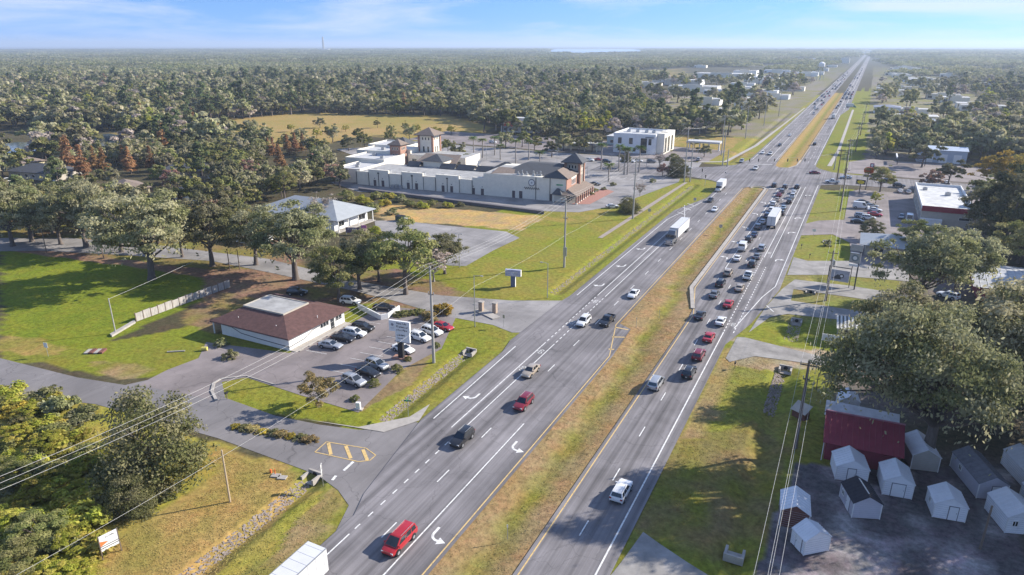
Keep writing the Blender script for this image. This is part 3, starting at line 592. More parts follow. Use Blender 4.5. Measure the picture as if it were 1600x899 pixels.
car('suv','black',1245.5,292,'black SUV stopped first at the line, outer lane','N',gq)
car('sedan','maroon',1273.5,269.5,'maroon sedan crossing toward the right side street','E',None, yaw=10)
car('pickup','white',1301,284,'white pickup turning out of the right side street','W',None, yaw=0)
car('sedan','lightblue',1322,277,'pale blue sedan on the side street under the pylon signs','W',None)
car('suv','black',1273,225,'dark SUV leaving the intersection northbound','N',gn)
# office lot
def lot(kind, color, px, py, label, yaw, z=0.045, group=go):
    X, Y = G(px, py, 0.75); return KITS[kind].put(NOUN[kind], label, CATN[kind], X, Y, z, R_(yaw), group, paint=PAINTS[color])
lot('sedan','silver',516,538,'silver sedan nearest the office corner by the wall',-82)
lot('sedan','black',536,527,'black car between the silver sedan and the white SUV',-82)
lot('suv','white',554,520,'white SUV parked by the office door',-82)
lot('suv','black',567,511,'black SUV at the far end of the office wall row',-82)
lot('suv','silver',553,594,'silver SUV nearest the brown tree by the bushes',-98)
lot('sedan','black',575,580,'black sedan between two silver SUVs by the bushes',-98)
lot('suv','silver',589,569,'silver SUV behind the second round bush',-98)
lot('sedan','white',630,544,'white car under the office sign board',-98)
lot('suv','white',656,526,'white SUV beside the tall pole with a sunroof',-98)
lot('suv','white',675,517,'white SUV parked next to the red car',-98)
lot('sedan','red',692,509,'red car at the end of the office parking row',-98)
lot('suv','white',547.5,470,'white SUV parked under the oak behind the office',-80, .04)
lot('sedan','black',600,479,'black car in the shade behind the white planter wall',-75, .03)
lot('suv','black',464,456,'black SUV in the dappled shade behind the office roof',-70, .03)
# diner side, plaza side
gd, gp = 'cars parked near the diner', 'cars parked at the plaza and bank'
lot('suv','black',1389,283,'black SUV left of another black SUV on the side street',-90,.13,None); lot('suv','black',1405,290,'black SUV right of another black SUV on the side street',-90,.13,None)
lot('sedan','white',1407,298,'white car parked nose-in near the red striped wall',0,.05,gd); lot('sedan','silver',1420,299.5,'silver car parked nose-in near the red striped wall',0,.05,gd)
for i,(k,c,x,y,lb) in enumerate([('sedan','black',1348,315,'black car first in the row beside the bare orange shrub'),('tallvan','white',1346,323,'white van in the diner row under the wires'),('sedan','silver',1362,321,'silver car second back in the diner row'),('sedan','white',1367,327.5,'white car behind the red one in the diner row'),('sedan','red',1367.5,334.5,'red car in the diner parking row'),('suv','silver',1347,337,'silver SUV beside the black car at the row end'),('sedan','black',1341.5,345.5,'black car at the near end of the diner row'),('suv','white',1357,340,'white SUV between silver and red cars in the diner row')]): lot(k,c,x,y,lb,-90,.06,gd)
lot('tallvan','white',1421,343,'white van parked by the red striped building corner',178,.06,gd); lot('sedan','grey',1409,338,'grey car next to the white van by the building',175,.06,gd)
lot('pickup','white',1458,282,'white pickup behind the red striped building',-90,.06,gd); lot('sedan','white',1480,285,'white car far behind the red striped roof',0,.06,gd)
for (k,c,x,y,lb) in [('suv','white',903,252,'white SUV nearest the tower in the plaza lot'),('suv','white',921,250,'white SUV second from the tower in the plaza lot'),('sedan','red',936,249,'red car in the plaza lot behind the corner tower'),('suv','black',948,252,'black SUV right of the red car in the plaza lot'),('sedan','white',975,250,'white car behind the group of three palms'),('suv','white',985,252,'white SUV right of the three palms'),('sedan','white',997,251,'white car by the single palm before the bank'),('suv','grey',1018,252,'grey SUV before the bank door'),('sedan','white',806,262,'white car behind the long plaza roof'),('suv','white',770,222,'white SUV among the far palms of the plaza'),('sedan','black',930,287,'dark car beside the plaza corner island')]: lot(k,c,x,y,lb,-88,.075,gp)
lot('sedan','white',957,322,'white car half hidden behind the round dark oak',-60,.06,None)
lot('pickup','white',10,282,'white pickup at the left edge by the dark roofed house',80,.04,None)
lot('suv','white',1482,461,'white SUV under the trees by the grey metal roof',60,.03,None)
lot('suv','silver',1092,249,'silver SUV in the bank drive-through lane',0,.075,None); lot('pickup','white',1072,262,'white pickup by the bank sign',-80,.075,None)
# trucks
M_TRAILER = mat('trailer white', (0.60, 0.60, 0.60), 0.45, 0.05, 0.6); M_CHROME = mat('chrome', (0.6,0.6,0.62), 0.2, 0.05, metal=0.9)
def wheel_set(K, xs, ys, r, w):
    for y in ys:
        for x in xs:
            t = K.add('wheel', MB().disc((x, y, r), r, (1,0,0), w, 14), M_TYRE); K.add('rim', MB().disc((x + (.01+w/2)*(1 if x > 0 else -1), y, r), r*.6, (1,0,0), .03, 10), M_RIM, of=t)
def semi_kit(tl, cab):
    K = Kit()
    K.add('trailer_box', MB().box(-1.28,1.28,-tl,0,1.15,4.05), M_TRAILER)
    rb = MB()
    for i in range(int(tl/1.2)):
        for sx in (-1.285, 1.265): rb.box(sx, sx+.02, -tl+.5+i*1.2, -tl+.54+i*1.2, 1.2, 4.0)
    K.add('side_ribs', rb, M_STEEL)
    rb = MB()
    for i in range(int(tl/1.2)): rb.box(-1.2,1.2,-tl+.5+i*1.2,-tl+.53+i*1.2,4.05,4.058)
    K.add('roof_bows', rb, M_STEEL); K.add('roof_rail', MB().box(-1.29,-1.22,-tl,0,3.98,4.09), M_STEEL); K.add('roof_rail', MB().box(1.22,1.29,-tl,0,3.98,4.09), M_STEEL)
    K.add('rear_door', MB().box(-1.2,-.02,-tl-.03,-tl,1.25,3.95), M_TRAILER); K.add('rear_door', MB().box(.02,1.2,-tl-.03,-tl,1.25,3.95), M_TRAILER)
    K.add('rear_frame', MB().box(-1.25,1.25,-tl-.06,-tl-.031,.95,1.15).box(-.03,.03,-tl-.05,-tl-.031,1.2,3.95), M_DARK)
    for sx in (-.85,.6): K.add('taillight', MB().box(sx,sx+.25,-tl-.09,-tl-.062,.98,1.1), M_TAIL)
    K.add('chassis', MB().box(-.5,.5,-tl+.3,2.5,.85,1.12), M_DARK)
    wheel_set(K, (-1.05,1.05), (-tl+1.3,-tl+2.6,.9,2.1), .5, .5)
    b = MB(); b.box(-1.2,1.2,1.2,3.6,.75,2.9); b.add([(-1.2,3.6,.75),(1.2,3.6,.75),(1.1,5.6,.7),(-1.1,5.6,.7),(-1.2,3.6,1.95),(1.2,3.6,1.95),(1.02,5.55,1.55),(-1.02,5.55,1.55)],[(3,2,1,0),(4,5,6,7),(0,1,5,4),(1,2,6,5),(2,3,7,6),(3,0,4,7)])
    b.add([(-1.15,1.2,2.9),(1.15,1.2,2.9),(1.1,3.3,2.9),(-1.1,3.3,2.9),(-1.1,1.3,3.9),(1.1,1.3,3.9),(.95,2.4,3.8),(-.95,2.4,3.8)],[(4,5,6,7),(0,1,5,4),(1,2,6,5),(2,3,7,6),(3,0,4,7)])
    K.add('cab', b, [cab]); K.add('windshield', MB().box(-1.05,1.05,3.6,3.63,2.0,2.75), M_CGLASS)
    for sx in (-1.23,1.20): K.add('side_window', MB().box(sx,sx+.03,2.3,3.4,1.95,2.65), M_CGLASS)
    K.add('grille', MB().box(-.6,.6,5.6,5.64,.8,1.45), M_CHROME); K.add('bumper', MB().box(-1.15,1.15,5.5,5.75,.4,.72), M_CHROME)
    for sx in (-1.0,.7): K.add('headlight', MB().box(sx,sx+.3,5.55,5.66,.95,1.2), M_HEAD)
    for sx in (-1.5,1.2): K.add('side_mirror', MB().box(sx,sx+.3,3.5,3.6,1.9,2.6), M_BLACK)
    wheel_set(K, (-1.0,1.0), (4.7,), .5, .35)
    return K
def put_semi(tl, cab, px, py, head, label):
    X, Y = G(px, py, 0.3); semi_kit(tl, cab).put('semi_truck', label, 'truck', X, Y, ZR, math.pi if head == 'S' else 0)
put_semi(14.5, PAINTS['grey'], 1052, 376, 'S', 'semi truck with grey cab and long white trailer, southbound')
put_semi(13.5, PAINTS['white'], 1212, 343, 'N', 'semi truck with white box trailer standing in the queue')
def box_truck_kit(cabm, bl=6.2):
    K = Kit(); K.add('cargo_box', MB().box(-1.2,1.2,-bl,0,1.0,3.6), M_TRAILER); K.add('rear_door', MB().box(-1.1,1.1,-bl-.03,-bl,1.1,3.5), M_TRAILER)
    b = MB(); b.box(-1.05,1.05,.15,1.2,.55,2.3); b.add([(-1.05,1.2,.55),(1.05,1.2,.55),(.98,2.6,.5),(-.98,2.6,.5),(-1.05,1.2,1.5),(1.05,1.2,1.5),(.9,2.5,1.25),(-.9,2.5,1.25)],[(3,2,1,0),(4,5,6,7),(0,1,5,4),(1,2,6,5),(2,3,7,6),(3,0,4,7)])
    K.add('cab', b, [cabm]); K.add('windshield', MB().slab((-.95,1.95,1.42),(.95,1.95,1.42),(.95,1.22,2.25),(-.95,1.22,2.25),.03), M_CGLASS)
    for sx in (-1.08,1.05): K.add('side_window', MB().box(sx,sx+.03,.4,1.15,1.5,2.15), M_CGLASS)
    K.add('chassis', MB().box(-.6,.6,-bl+.2,1.4,.6,.98), M_DARK); K.add('bumper', MB().box(-1,1,2.5,2.68,.42,.7), M_CHROME)
    for sx in (-.85,.55): K.add('headlight', MB().box(sx,sx+.3,2.5,2.62,.8,1.0), M_HEAD)
    wheel_set(K, (-.95,.95), (-bl+1.6,1.7), .45, .35); return K
X, Y = G(1121, 300, .3); box_truck_kit(PAINTS['white'], 8.5).put('box_truck', 'white box truck leaving the intersection southbound', 'truck', X, Y+3, ZR, math.pi)
X, Y = G(1310, 186, .3); box_truck_kit(PAINTS['grey'], 6.2).put('box_truck', 'white box truck driving away far beyond the intersection', 'truck', -21.0, Y+5, ZR, 0)
X, Y = G(1333, 168, .3); box_truck_kit(PAINTS['green'], 6.2).put('box_truck', 'green cab truck by the far right roadside', 'truck', X, Y, .05, R_(-80))
# the white box truck leaving the frame at the bottom edge
kt = semi_kit(12.0, PAINTS['white']); kt.put('semi_truck', 'white truck box cut off by the bottom edge of the picture', 'truck', -45.75, 32.3, ZR, math.pi)
# far traffic: cars a few pixels long, one light mesh per kind
def far_car_mesh(kind):
    s = dict(sedan=(4.7,.9,.95,1.45,-1.8,-1.1,.2,1.1), suv=(4.8,.95,1.1,1.75,-2.3,-2.0,.3,1.2))[kind]; L_, hw, zb, zr, rb, rr, fr, fb = s; mb = MB()
    loft(mb, [(-L_/2,.3,zb*.95,hw*.9),(-1.5,.25,zb,hw),(1.0,.25,zb,hw),(L_/2,.35,zb*.72,hw*.85)])
    r0 = [(hw*.9,rb,zb-.03),(hw*.9,fb,zb-.03),(-hw*.9,fb,zb-.03),(-hw*.9,rb,zb-.03)]; r1 = [(hw*.68,rr,zr),(hw*.68,fr,zr),(-hw*.68,fr,zr),(-hw*.68,rr,zr)]
    mb.add(r0 + r1, [(i,(i+1)%4,4+(i+1)%4,4+i) for i in range(4)], 1); mb.add([(x,y,z+.005) for x,y,z in r1], [(0,1,2,3)], 0)
    for sx in (-hw+.05, hw-.05):
        for y in (-1.4,1.45): mb.disc((sx,y,.33),.33,(1,0,0),.2,8,2)
    return mb.mesh('far_car_'+kind, [M_PAINT, M_CGLASS, M_TYRE], True)
FC = {k: far_car_mesh(k) for k in ('sedan','suv')}
rc = random.Random(11); cols = ['white','white','silver','grey','black','black','black','red','blue','beige']
far = []
for lane, y0, y1, n, nm in ((-37.6,600,1500,16,'S'),(-41.2,640,1600,18,'S'),(-45.0,680,1700,14,'S'),(-22.9,560,1500,14,'N'),(-19.2,820,980,11,'N'),(-15.6,835,960,9,'N'),(-22.9,830,960,9,'N'),(-19.2,1000,1900,12,'N')):
    ys = sorted(rc.uniform(y0, y1) for _ in range(n)); last = -99
    for y in ys:
        y = max(y, last + 7.5); last = y; far.append((lane + rc.uniform(-.2,.2), y, nm))
for x, y in ((1273,162.5),(1284,163.5),(1278,158),(1284,157.5),(1288,152.5),(1313,163.5)):
    X, Y = G(x, y, .7); far.append((X, Y, 'S' if x < 1300 else 'N'))
for X, Y, hd in far:
    k = rc.choice(['sedan','suv','suv']); o = link('distant_car', FC[k], None, (X, Y, ZR), math.pi if hd == 'S' else 0)
    o.material_slots[0].link = 'OBJECT'; o.material_slots[0].material = PAINTS[rc.choice(cols)]
    tag(o, 'tiny car in the far southbound lanes toward the horizon' if hd == 'S' else 'tiny car in the far northbound lanes toward the horizon', 'car', 'distant traffic on the highway')
# ------------------------------------------------------------------ buildings
def facebox(mb, n, a0, a1, z0, z1, d, o0, o1, m=0):
    """box on a wall face: n = outward normal, a = along the wall, d = wall plane, o0..o1 = outward depth"""
    if n == '-y': mb.box(a0, a1, d - o1, d - o0, z0, z1, m)
    elif n == '+y': mb.box(a0, a1, d + o0, d + o1, z0, z1, m)
    elif n == '+x': mb.box(d + o0, d + o1, a0, a1, z0, z1, m)
    else: mb.box(d - o1, d - o0, a0, a1, z0, z1, m)
    return mb
def window(par, n, a0, a1, z0, z1, d, glass=None, frame=None, fw=.09, name='window', mull=0, sill=False):
    fm = MB()
    for q in ((a0, a1, z0, z0+fw), (a0, a1, z1-fw, z1), (a0, a0+fw, z0+fw, z1-fw), (a1-fw, a1, z0+fw, z1-fw)): facebox(fm, n, *q, d, -.02, .07)
    for i in range(mull):
        c = a0 + (a1-a0) * (i+1) / (mull+1); facebox(fm, n, c-.035, c+.035, z0+fw, z1-fw, d, -.02, .055)
    if sill: facebox(fm, n, a0-.08, a1+.08, z0-.09, z0-.003, d, -.02, .12)
    w_ = fm.build(name, frame or M_WHITE, par)
    facebox(MB(), n, a0+fw, a1-fw, z0+fw, z1-fw, d, -.01, .02).build('pane', glass or M_GLASS, w_); return w_
def door(par, n, a0, a1, z0, z1, d, m=None, name='door', label=None):
    o = facebox(MB(), n, a0, a1, z0, z1, d, -.02, .05).build(name, m or M_DARK, par)
    facebox(MB(), n, a1-.18, a1-.10, z0+.95, z0+1.1, d, .05, .10).build('handle', M_STEEL, o); 
    if label: o['label'] = label
    return o
def hip(mb, x0, x1, y0, y1, z0, z1, deck=None, m=0, t=.12):
    """hip roof as closed body; deck=(x0,x1,y0,y1) flat top, else ridge along the longer side"""
    if deck is None:
        wx, wy = x1-x0, y1-y0
        deck = (x0+wy/2, x1-wy/2, (y0+y1)/2, (y0+y1)/2) if wx > wy else ((x0+x1)/2, (x0+x1)/2, y0+wx/2, y1-wx/2)
        if abs(wx-wy) < .01: deck = ((x0+x1)/2-.01, (x0+x1)/2+.01, (y0+y1)/2-.01, (y0+y1)/2+.01)
    a, b, c, d = deck; e = .005
    if b-a < e: b = a+e
    if d-c < e: d = c+e
    v = [(x0,y0,z0),(x1,y0,z0),(x1,y1,z0),(x0,y1,z0),(a,c,z1),(b,c,z1),(b,d,z1),(a,d,z1)]
    lo = [(x,y,z-t) for x,y,z in v[:4]]
    return mb.add(v + lo, [(0,1,5,4),(1,2,6,5),(2,3,7,6),(3,0,4,7),(4,5,6,7),(11,10,9,8),(0,8,9,1),(1,9,10,2),(2,10,11,3),(3,11,8,0)], m)
def shell(mb, x0, x1, y0, y1, z0, z1, m=0): return mb.box(x0, x1, y0, y1, z0, z1, m)
def parapet(mb, x0, x1, y0, y1, z0, z1, t=.3, m=0):
    mb.box(x0,x1,y0,y0+t,z0,z1,m); mb.box(x0,x1,y1-t,y1,z0,z1,m); mb.box(x0,x0+t,y0+t,y1-t,z0,z1,m); mb.box(x1-t,x1,y0+t,y1-t,z0,z1,m)
def strokes(par, n, d, a0, z0, w_, h, k, seed, m, name='lettering'):
    """unreadable small print: short dark strokes set out like a word"""
    r = random.Random(seed); mb = MB(); x = a0
    while x < a0 + w_:
        u = r.uniform(.5, 1.0) * h * .7; z1 = z0 + h * r.choice((.65, .65, 1.0))
        facebox(mb, n, x, x+u*.22, z0, z1, d, .001, .02); facebox(mb, n, x+u*.25, x+u*.8, z0+(z1-z0)*r.choice((.0,.45,.8)), z0+(z1-z0)*r.choice((.0,.45,.8))+h*.16+.001, d, .001, .02); x += u * 1.05
    return mb.build(name, m, par)
def text(par, s, size, loc, rot, m, name='lettering', depth=.02):
    c = bpy.data.curves.new('lettering', 'FONT'); c.body = s; c.size = size; c.extrude = depth; c.align_x = 'CENTER'; c.align_y = 'CENTER'
    t = bpy.data.objects.new('tmp_text', c); COL.objects.link(t); dg = bpy.context.evaluated_depsgraph_get()
    me = bpy.data.meshes.new_from_object(t.evaluated_get(dg)); bpy.data.objects.remove(t); bpy.data.curves.remove(c); me.materials.clear(); me.materials.append(m)
    o = link(name, me, par, loc); o.rotation_euler = rot; return o
M_STUCCO = mat('cream stucco', (0.76, 0.71, 0.60), 0.9, 0.07, 0.8, 0.1); M_WSTUC = mat('white stucco', (0.74, 0.74, 0.73), 0.85, 0.05, 0.8, 0.1)
M_ROOFRED = mat('red brown shingles', (0.105, 0.054, 0.047), 0.9, 0.28, 1.3, 0.4); M_ROOFGREY = mat('grey membrane roof', (0.33, 0.325, 0.315), 0.85, 0.28, 0.5, 0.1); M_ROOFLG = mat('light grey metal roof', (0.36, 0.375, 0.38), 0.5, 0.10, 0.6, metal=0.1)
M_SLATE = mat('dark slate roof', (0.075, 0.078, 0.085), 0.85, 0.3, 2.0, 0.4); M_TANROOF = mat('tan brown tile roof', (0.20, 0.155, 0.125), 0.9, 0.25, 1.6, 0.4); M_BRICKO = mat('salmon brick', (0.36, 0.20, 0.145), 0.9, 0.2, 3.0, 0.3)
M_WROOF = mat('white membrane roof', (0.47, 0.47, 0.465), 0.8, 0.12, 0.4, 0.05); M_STAIN = mat('stained white roof', (0.50, 0.50, 0.49), 0.8, 0.3, 0.35, 0.05); M_DOORBR = mat('brown door', (0.10, 0.08, 0.085), 0.6, 0.15); M_REDBAND = mat('red band', (0.26, 0.02, 0.04), 0.6, 0.1)
M_MAROON = mat('maroon metal', (0.27, 0.045, 0.07), 0.45, 0.15, 0.8, metal=0.1); M_SHED = mat('white vinyl siding', (0.78, 0.78, 0.78), 0.6, 0.06, 1.0); M_SHEDR = mat('white metal roof', (0.70, 0.71, 0.73), 0.4, 0.08, 0.6, metal=0.15)
M_GSIDE = mat('grey siding', (0.50, 0.48, 0.52), 0.7, 0.08, 1.0); M_GROOF = mat('grey shingles', (0.16, 0.16, 0.18), 0.9, 0.2, 2.0, 0.3); M_DROOF = mat('black shingles', (0.035, 0.033, 0.042), 0.85, 0.25, 2.0, 0.3); M_LOG = mat('log brown siding', (0.16, 0.065, 0.05), 0.8, 0.3, 1.5, 0.3, stretch=(.5,.5,6))
M_BEIGE = mat('beige wall', (0.42, 0.38, 0.32), 0.85, 0.1, 1.0, 0.1); M_TEALW = mat('pale teal wall', (0.38, 0.47, 0.47), 0.8, 0.1)
def ac_unit(par, x, y, z, s=1.0):
    o = MB().box(x-.6*s, x+.6*s, y-.5*s, y+.5*s, z, z+.8*s).build('rooftop_unit', M_STEEL, par); MB().disc((x, y, z+.82*s), .4*s, (0,0,1), .05, 10).build('fan', M_DARK, o); return o
# --- office with hipped red-brown roof
B = thing('office_building', 'white single storey office with hipped red-brown roof and grey flat deck', 'building', -100, 87, 0)
w1 = MB(); shell(w1, -9, 9, 0, 16, -.1, 2.95); w1.build('wall', M_WHITE, B)
r = MB(); hip(r, -10.8, 9.9, -1.0, 17, 2.95, 4.7, deck=(-7.2, 3.4, 4.8, 11.6)); r.build('roof', M_ROOFRED, B)
dk = MB(); dk.box(-7.2,3.4,4.8,11.6,4.71,4.82); dk.build('flat_roof_deck', M_ROOFGREY, B)
pr = MB(); parapet(pr, -7.4, 3.6, 4.6, 11.8, 4.5, 4.95, .2); pr.build('roof_parapet', M_BEIGE, B)
MB().box(-10.85,9.95,-1.05,17.05,2.72,2.83).build('fascia', mat('fascia brown', (0.12,0.08,0.075), .8, .1), B)
st = MB()
for a, b, c, d in ((-8.9,-6.0,2.2,2.1),(-6.0,-3.6,2.1,1.25),(-3.6,0.5,1.25,1.0),(0.5,9,1.0,.75)): st.slab((a,-.012,c-.08),(b,-.012,d-.08),(b,-.012,d+.08),(a,-.012,c+.08),.02)
st.build('painted_stripe', M_DARK, B)
st = MB()
for a, b, c, d in ((0,4,.75,.95),(4,6.5,.95,1.9),(6.5,9,1.9,2.0)): st.slab((9.012,a,c-.08),(9.012,b,d-.08),(9.012,b,d+.08),(9.012,a,c+.08),.02)
st.build('painted_stripe', M_DARK, B)
window(B,'-y',3.6,6.2,2.0,2.65,0,mull=2); window(B,'-y',-1.5,-.4,2.1,2.65,0); window(B,'+x',8.6,11.2,1.2,2.4,9,mull=2); window(B,'+x',13.2,15.2,1.2,2.4,9,mull=1); door(B,'+x',11.7,12.8,.05,2.4,9,M_GLASS)
MB().box(9.0,10.6,0,16,-.05,.12).build('walkway', M_CONC, B)
for x, y in ((-5.5,1.5),(4.5,1.6),(8.2,9)): MB().tube([(x,y,3.2),(x,y,3.9)],.07,6).build('vent_pipe', M_WHITE, B)
MB().box(-10.9,-10.7,-.4,-.2,0,2.8).box(-10.9,-9.0,-.2,3,2.2,2.35).build('side_porch', M_WHITE, B)
for i in range(12): MB().box(10.75,11.0,.6+i*1.3,1.6+i*1.3,.06,.16).build('wheel_stop', M_CONC, B) if i % 2 == 0 else None
# --- white planter wall behind the office lot
p = GP((560,482),(595,500),(606,498),(624,485))
kerb_w = MB()
for (ax,ay),(bx,by) in zip(p[:-1],p[1:]):
    d = Vector((bx-ax,by-ay)).normalized(); q = Vector((-d.y,d.x))*.15; kerb_w.prism([(ax+q.x,ay+q.y),(ax-q.x,ay-q.y),(bx-q.x,by-q.y),(bx+q.x,by+q.y)],-.1,1.15)
tag(kerb_w.build('planter_wall', M_WHITE), 'low white angled planter wall behind the office parking lot', 'wall')
# --- long wooden panel fence beside the lawn: each panel and post its own piece
M_FENCE = mat('grey weathered fence', (0.40,0.37,0.34), .9, .3, 1.2, .2, stretch=(3,3,.6))
fp = GP((213,503),(232,494),(268,478),(300,468),(330,458),(360,449))
F_ = thing('panel_fence', 'long grey wooden panel fence between lawn and office yard', 'fence', fp[0][0], fp[0][1])
L0 = Vector(fp[0]); tot = Vector(fp[-1]) - L0; nF = 14
for i in range(nF):
    a = tot * (i/nF); b = tot * ((i+1)/nF); d = (b-a).normalized(); q = Vector((-d.y,d.x))*.04; hh = 1.85 + .08 * math.sin(i*2.1)
    MB().prism([(a.x+q.x+d.x*.05,a.y+q.y+d.y*.05),(a.x-q.x+d.x*.05,a.y-q.y+d.y*.05),(b.x-q.x-d.x*.05,b.y-q.y-d.y*.05),(b.x+q.x-d.x*.05,b.y+q.y-d.y*.05)],.05,hh).build('fence_panel', M_FENCE, F_)
    MB().box(a.x-.08,a.x+.08,a.y-.08,a.y+.08,0,2.05).build('post', M_WOOD, F_)
tag(MB().prism(GP((172,524),(175,527),(212,505),(210,502)), -.1, .35).build('low_wall', M_CONC), 'low concrete wall running from the fence end to the pole', 'wall')
# --- hip roofed building behind the oaks
B = thing('porch_building', 'white building with large light grey hip roof behind oaks', 'building', -156, 168)
shell(MB(), -17, 14, -8.2, 8.2, -.1, 3.9).build('wall', M_WSTUC, B); hip(MB(), -19, 16.8, -9.8, 9.6, 4.0, 7.9, deck=(-9,7,0,0)).build('roof', M_ROOFLG, B)
for y in (-8.6, -4, 1, 8.4): MB().box(15.9,16.15,y-.12,y+.12,0,3.9).build('porch_post', M_WHITE, B)
MB().box(14,16.5,-9.4,9.2,-.05,.25).build('porch_floor', M_CONC, B)
window(B,'+x',3.5,7.0,1.0,3.0,14,mull=1); door(B,'+x',-1,0.2,.2,2.4,14,M_WHITE); window(B,'+x',-6.5,-3.5,1.1,2.8,14,mull=1)
for a in (-6,-1.5,3,8): window(B,'-y',a,a+1.8,1.0,2.6,-8.2,mull=1)
MB().tube([(6.5,-1.5,7.0),(6.5,-1.5,9.2)],.12,6).build('vent_pipe', M_DARK, B)
# banner and kiosk under its gable
X, Y = G(552,367); o = thing('banner_sign','dark banner sign with pink print beside the porch','sign',X,Y,0,R_(20))
MB().box(-2.2,2.2,-.04,.04,.6,2.3).build('banner', mat('banner purple',(.16,.10,.16),.7,.4,2), o); strokes(o,'-y',-.04,-1.6,1.6,3.0,.5,6,3,M_WHITE)
for x in (-2.3,2.2): MB().box(x,x+.1,-.05,.05,0,2.5).build('post', M_STEEL, o)
X, Y = G(569,363); o = thing('banner_sign','small pink banner beside the dark banner sign','sign',X,Y,0,R_(15))
MB().box(-.8,.8,-.04,.04,.5,2.2).build('banner', mat('banner pink',(.55,.18,.40),.7,.35,2.5), o); MB().box(-.9,-.8,-.05,.05,0,2.4).build('post', M_STEEL, o)
# --- shopping plaza
P_ = thing('shopping_plaza', 'long cream strip plaza with slate and tan hip roofs and towers', 'building', -94, 231.5, 0, R_(4.6))
def lx(px): 
    X, Y = G(px, 289 + (px-555)*27/328); v = Matrix.Rotation(-R_(4.6), 2) @ Vector((X+94, Y-231.5)); return v.x
bx = [lx(v) for v in (555,575,606,626.5,660,680,716.6,737.5,755)]
segs = [(bx[i], bx[i+1], (5.6 if i % 2 == 0 else 6.7)) for i in range(8)]
wl = MB()
for i, (a, b, h) in enumerate(segs): wl.box(a+.004*i, b+.004*(i+1), (0 if i % 2 else .35), 1.0, -.1, h)
wl.box(bx[0], bx[8], 1.0, 24, -.1, 5.0)
wl.box(bx[8]+.04, 0, 0, 25, -.1, 8.6); wl.build('wall', M_STUCCO, P_)
MB().box(bx[0]+.3, bx[8]-.3, 1.02, 23.5, 5.02, 5.12).build('flat_roof', M_ROOFGREY, P_)
MB().box(bx[8]+.4, -17, .4, 20, 8.62, 8.72).build('flat_roof', M_ROOFGREY, P_)
for i, b in enumerate(bx[:-1]): MB().tube([(b, -.12 if i % 2 else .2, 0), (b, -.12 if i % 2 else .2, 5.4)], .13, 6).build('downspout', M_DARK, P_)
for i, (a, b, h) in enumerate(segs):
    if i % 2 == 1 or i == 7:
        c = (a+b)/2
        if i < 7: MB().tube([(c,-.12,0),(c,-.12,h-1.0)],.12,6).build('downspout', M_DARK, P_); MB().box(c-.35,c+.35,-.3,-.005,h-1.5,h-1.0).build('rain_head', M_DARK, P_)
        for s_ in (-1, 1):
            door(P_, '-y', c+s_*1.9-.62, c+s_*1.9+.62, 0, 2.5, 0, M_DOORBR); MB().box(c+s_*1.9-.15,c+s_*1.9+.15,-.22,-.002,3.1,3.35).build('wall_lamp', M_DARK, P_)
        ac_unit(P_, a+1.5, 3.2, 5.12, 1.5); ac_unit(P_, b-1.5, 3.2, 5.12, 1.5)
for k in range(3): MB().box(bx[2]+1.5+k*1.8, bx[2]+2.9+k*1.8, -1.1, -.1, 0, 1.2+.2*(k%2)).build('condenser', M_STEEL, P_)
for px in (837, 859): MB().tube([(lx(px),-.1,0),(lx(px),-.1,8.5)],.13,6).build('downspout', M_DARK, P_)
door(P_,'-y',lx(800),lx(804.5),0,2.7,0,M_DOORBR); door(P_,'-y',lx(811),lx(816),0,2.8,0,M_DOORBR); door(P_,'-y',lx(858.5),lx(862.5),0,2.6,0,M_DOORBR)
cx = lx(830.5); mb = MB(); mb.disc((cx,-.06,6.3),1.35,(0,1,0),.1,28); mb.build('round_sign', mat('sign ring blue grey',(.10,.11,.14),.6,.1), P_); mb = MB(); mb.disc((cx,-.13,6.3),1.08,(0,1,0),.05,28); e = mb.build('round_sign', M_WHITE, P_); mb = MB(); mb.disc((cx,-.17,6.3),.35,(0,1,0),.03,16); mb.build('round_sign', mat('sign grey',(.35,.36,.38),.6,.1), P_)
sc_ = MB(); pts = [(cx-3.0+i*.155, 4.15+.42*math.sin(i*1.25)*(1 if i % 5 else .4), ) for i in range(40)]
sc_.tube([(a,-.08,z) for a, z in pts], .1, 5); sc_.build('script_lettering', M_BLACK, P_)
MB().box(lx(869),lx(879),-.12,-.02,6.0,6.5).build('colour_sign', mat('green yellow sign',(.10,.35,.20),.5,.5,.6), P_)
# slate roof over the end block, tan gable, roof plant
r = MB(); hip(r, -27, .8, 3, 26, 8.75, 11.6, deck=(-20,-8,13,16)); r.build('roof', M_SLATE, P_)
r = MB(); r.slab((1.0,-.5,8.7),(1.0,12,8.7),(-4.2,9.5,11.2),(-4.2,2.5,11.2),.2); r.build('front_roof', M_TANROOF, P_)
r = MB(); r.slab((1.0,-.5,8.7),(-4.2,2.5,11.2),(-9,2.5,8.9),(-9,-.5,8.72),.2); r.build('side_roof', M_SLATE, P_)
for i, (x, y) in enumerate(((-19.5,1.8),(-18,2.1),(-16.2,2.3),(-13.5,2.4),(-12.0,2.2),(-10.8,2.6))): MB().tube([(x,y,8.7),(x,y,9.9+.5*(i%2))],.28,8).box(x-.5,x+.5,y-.4,y+.4,8.7,9.2).build('roof_vent', M_STEEL, P_)
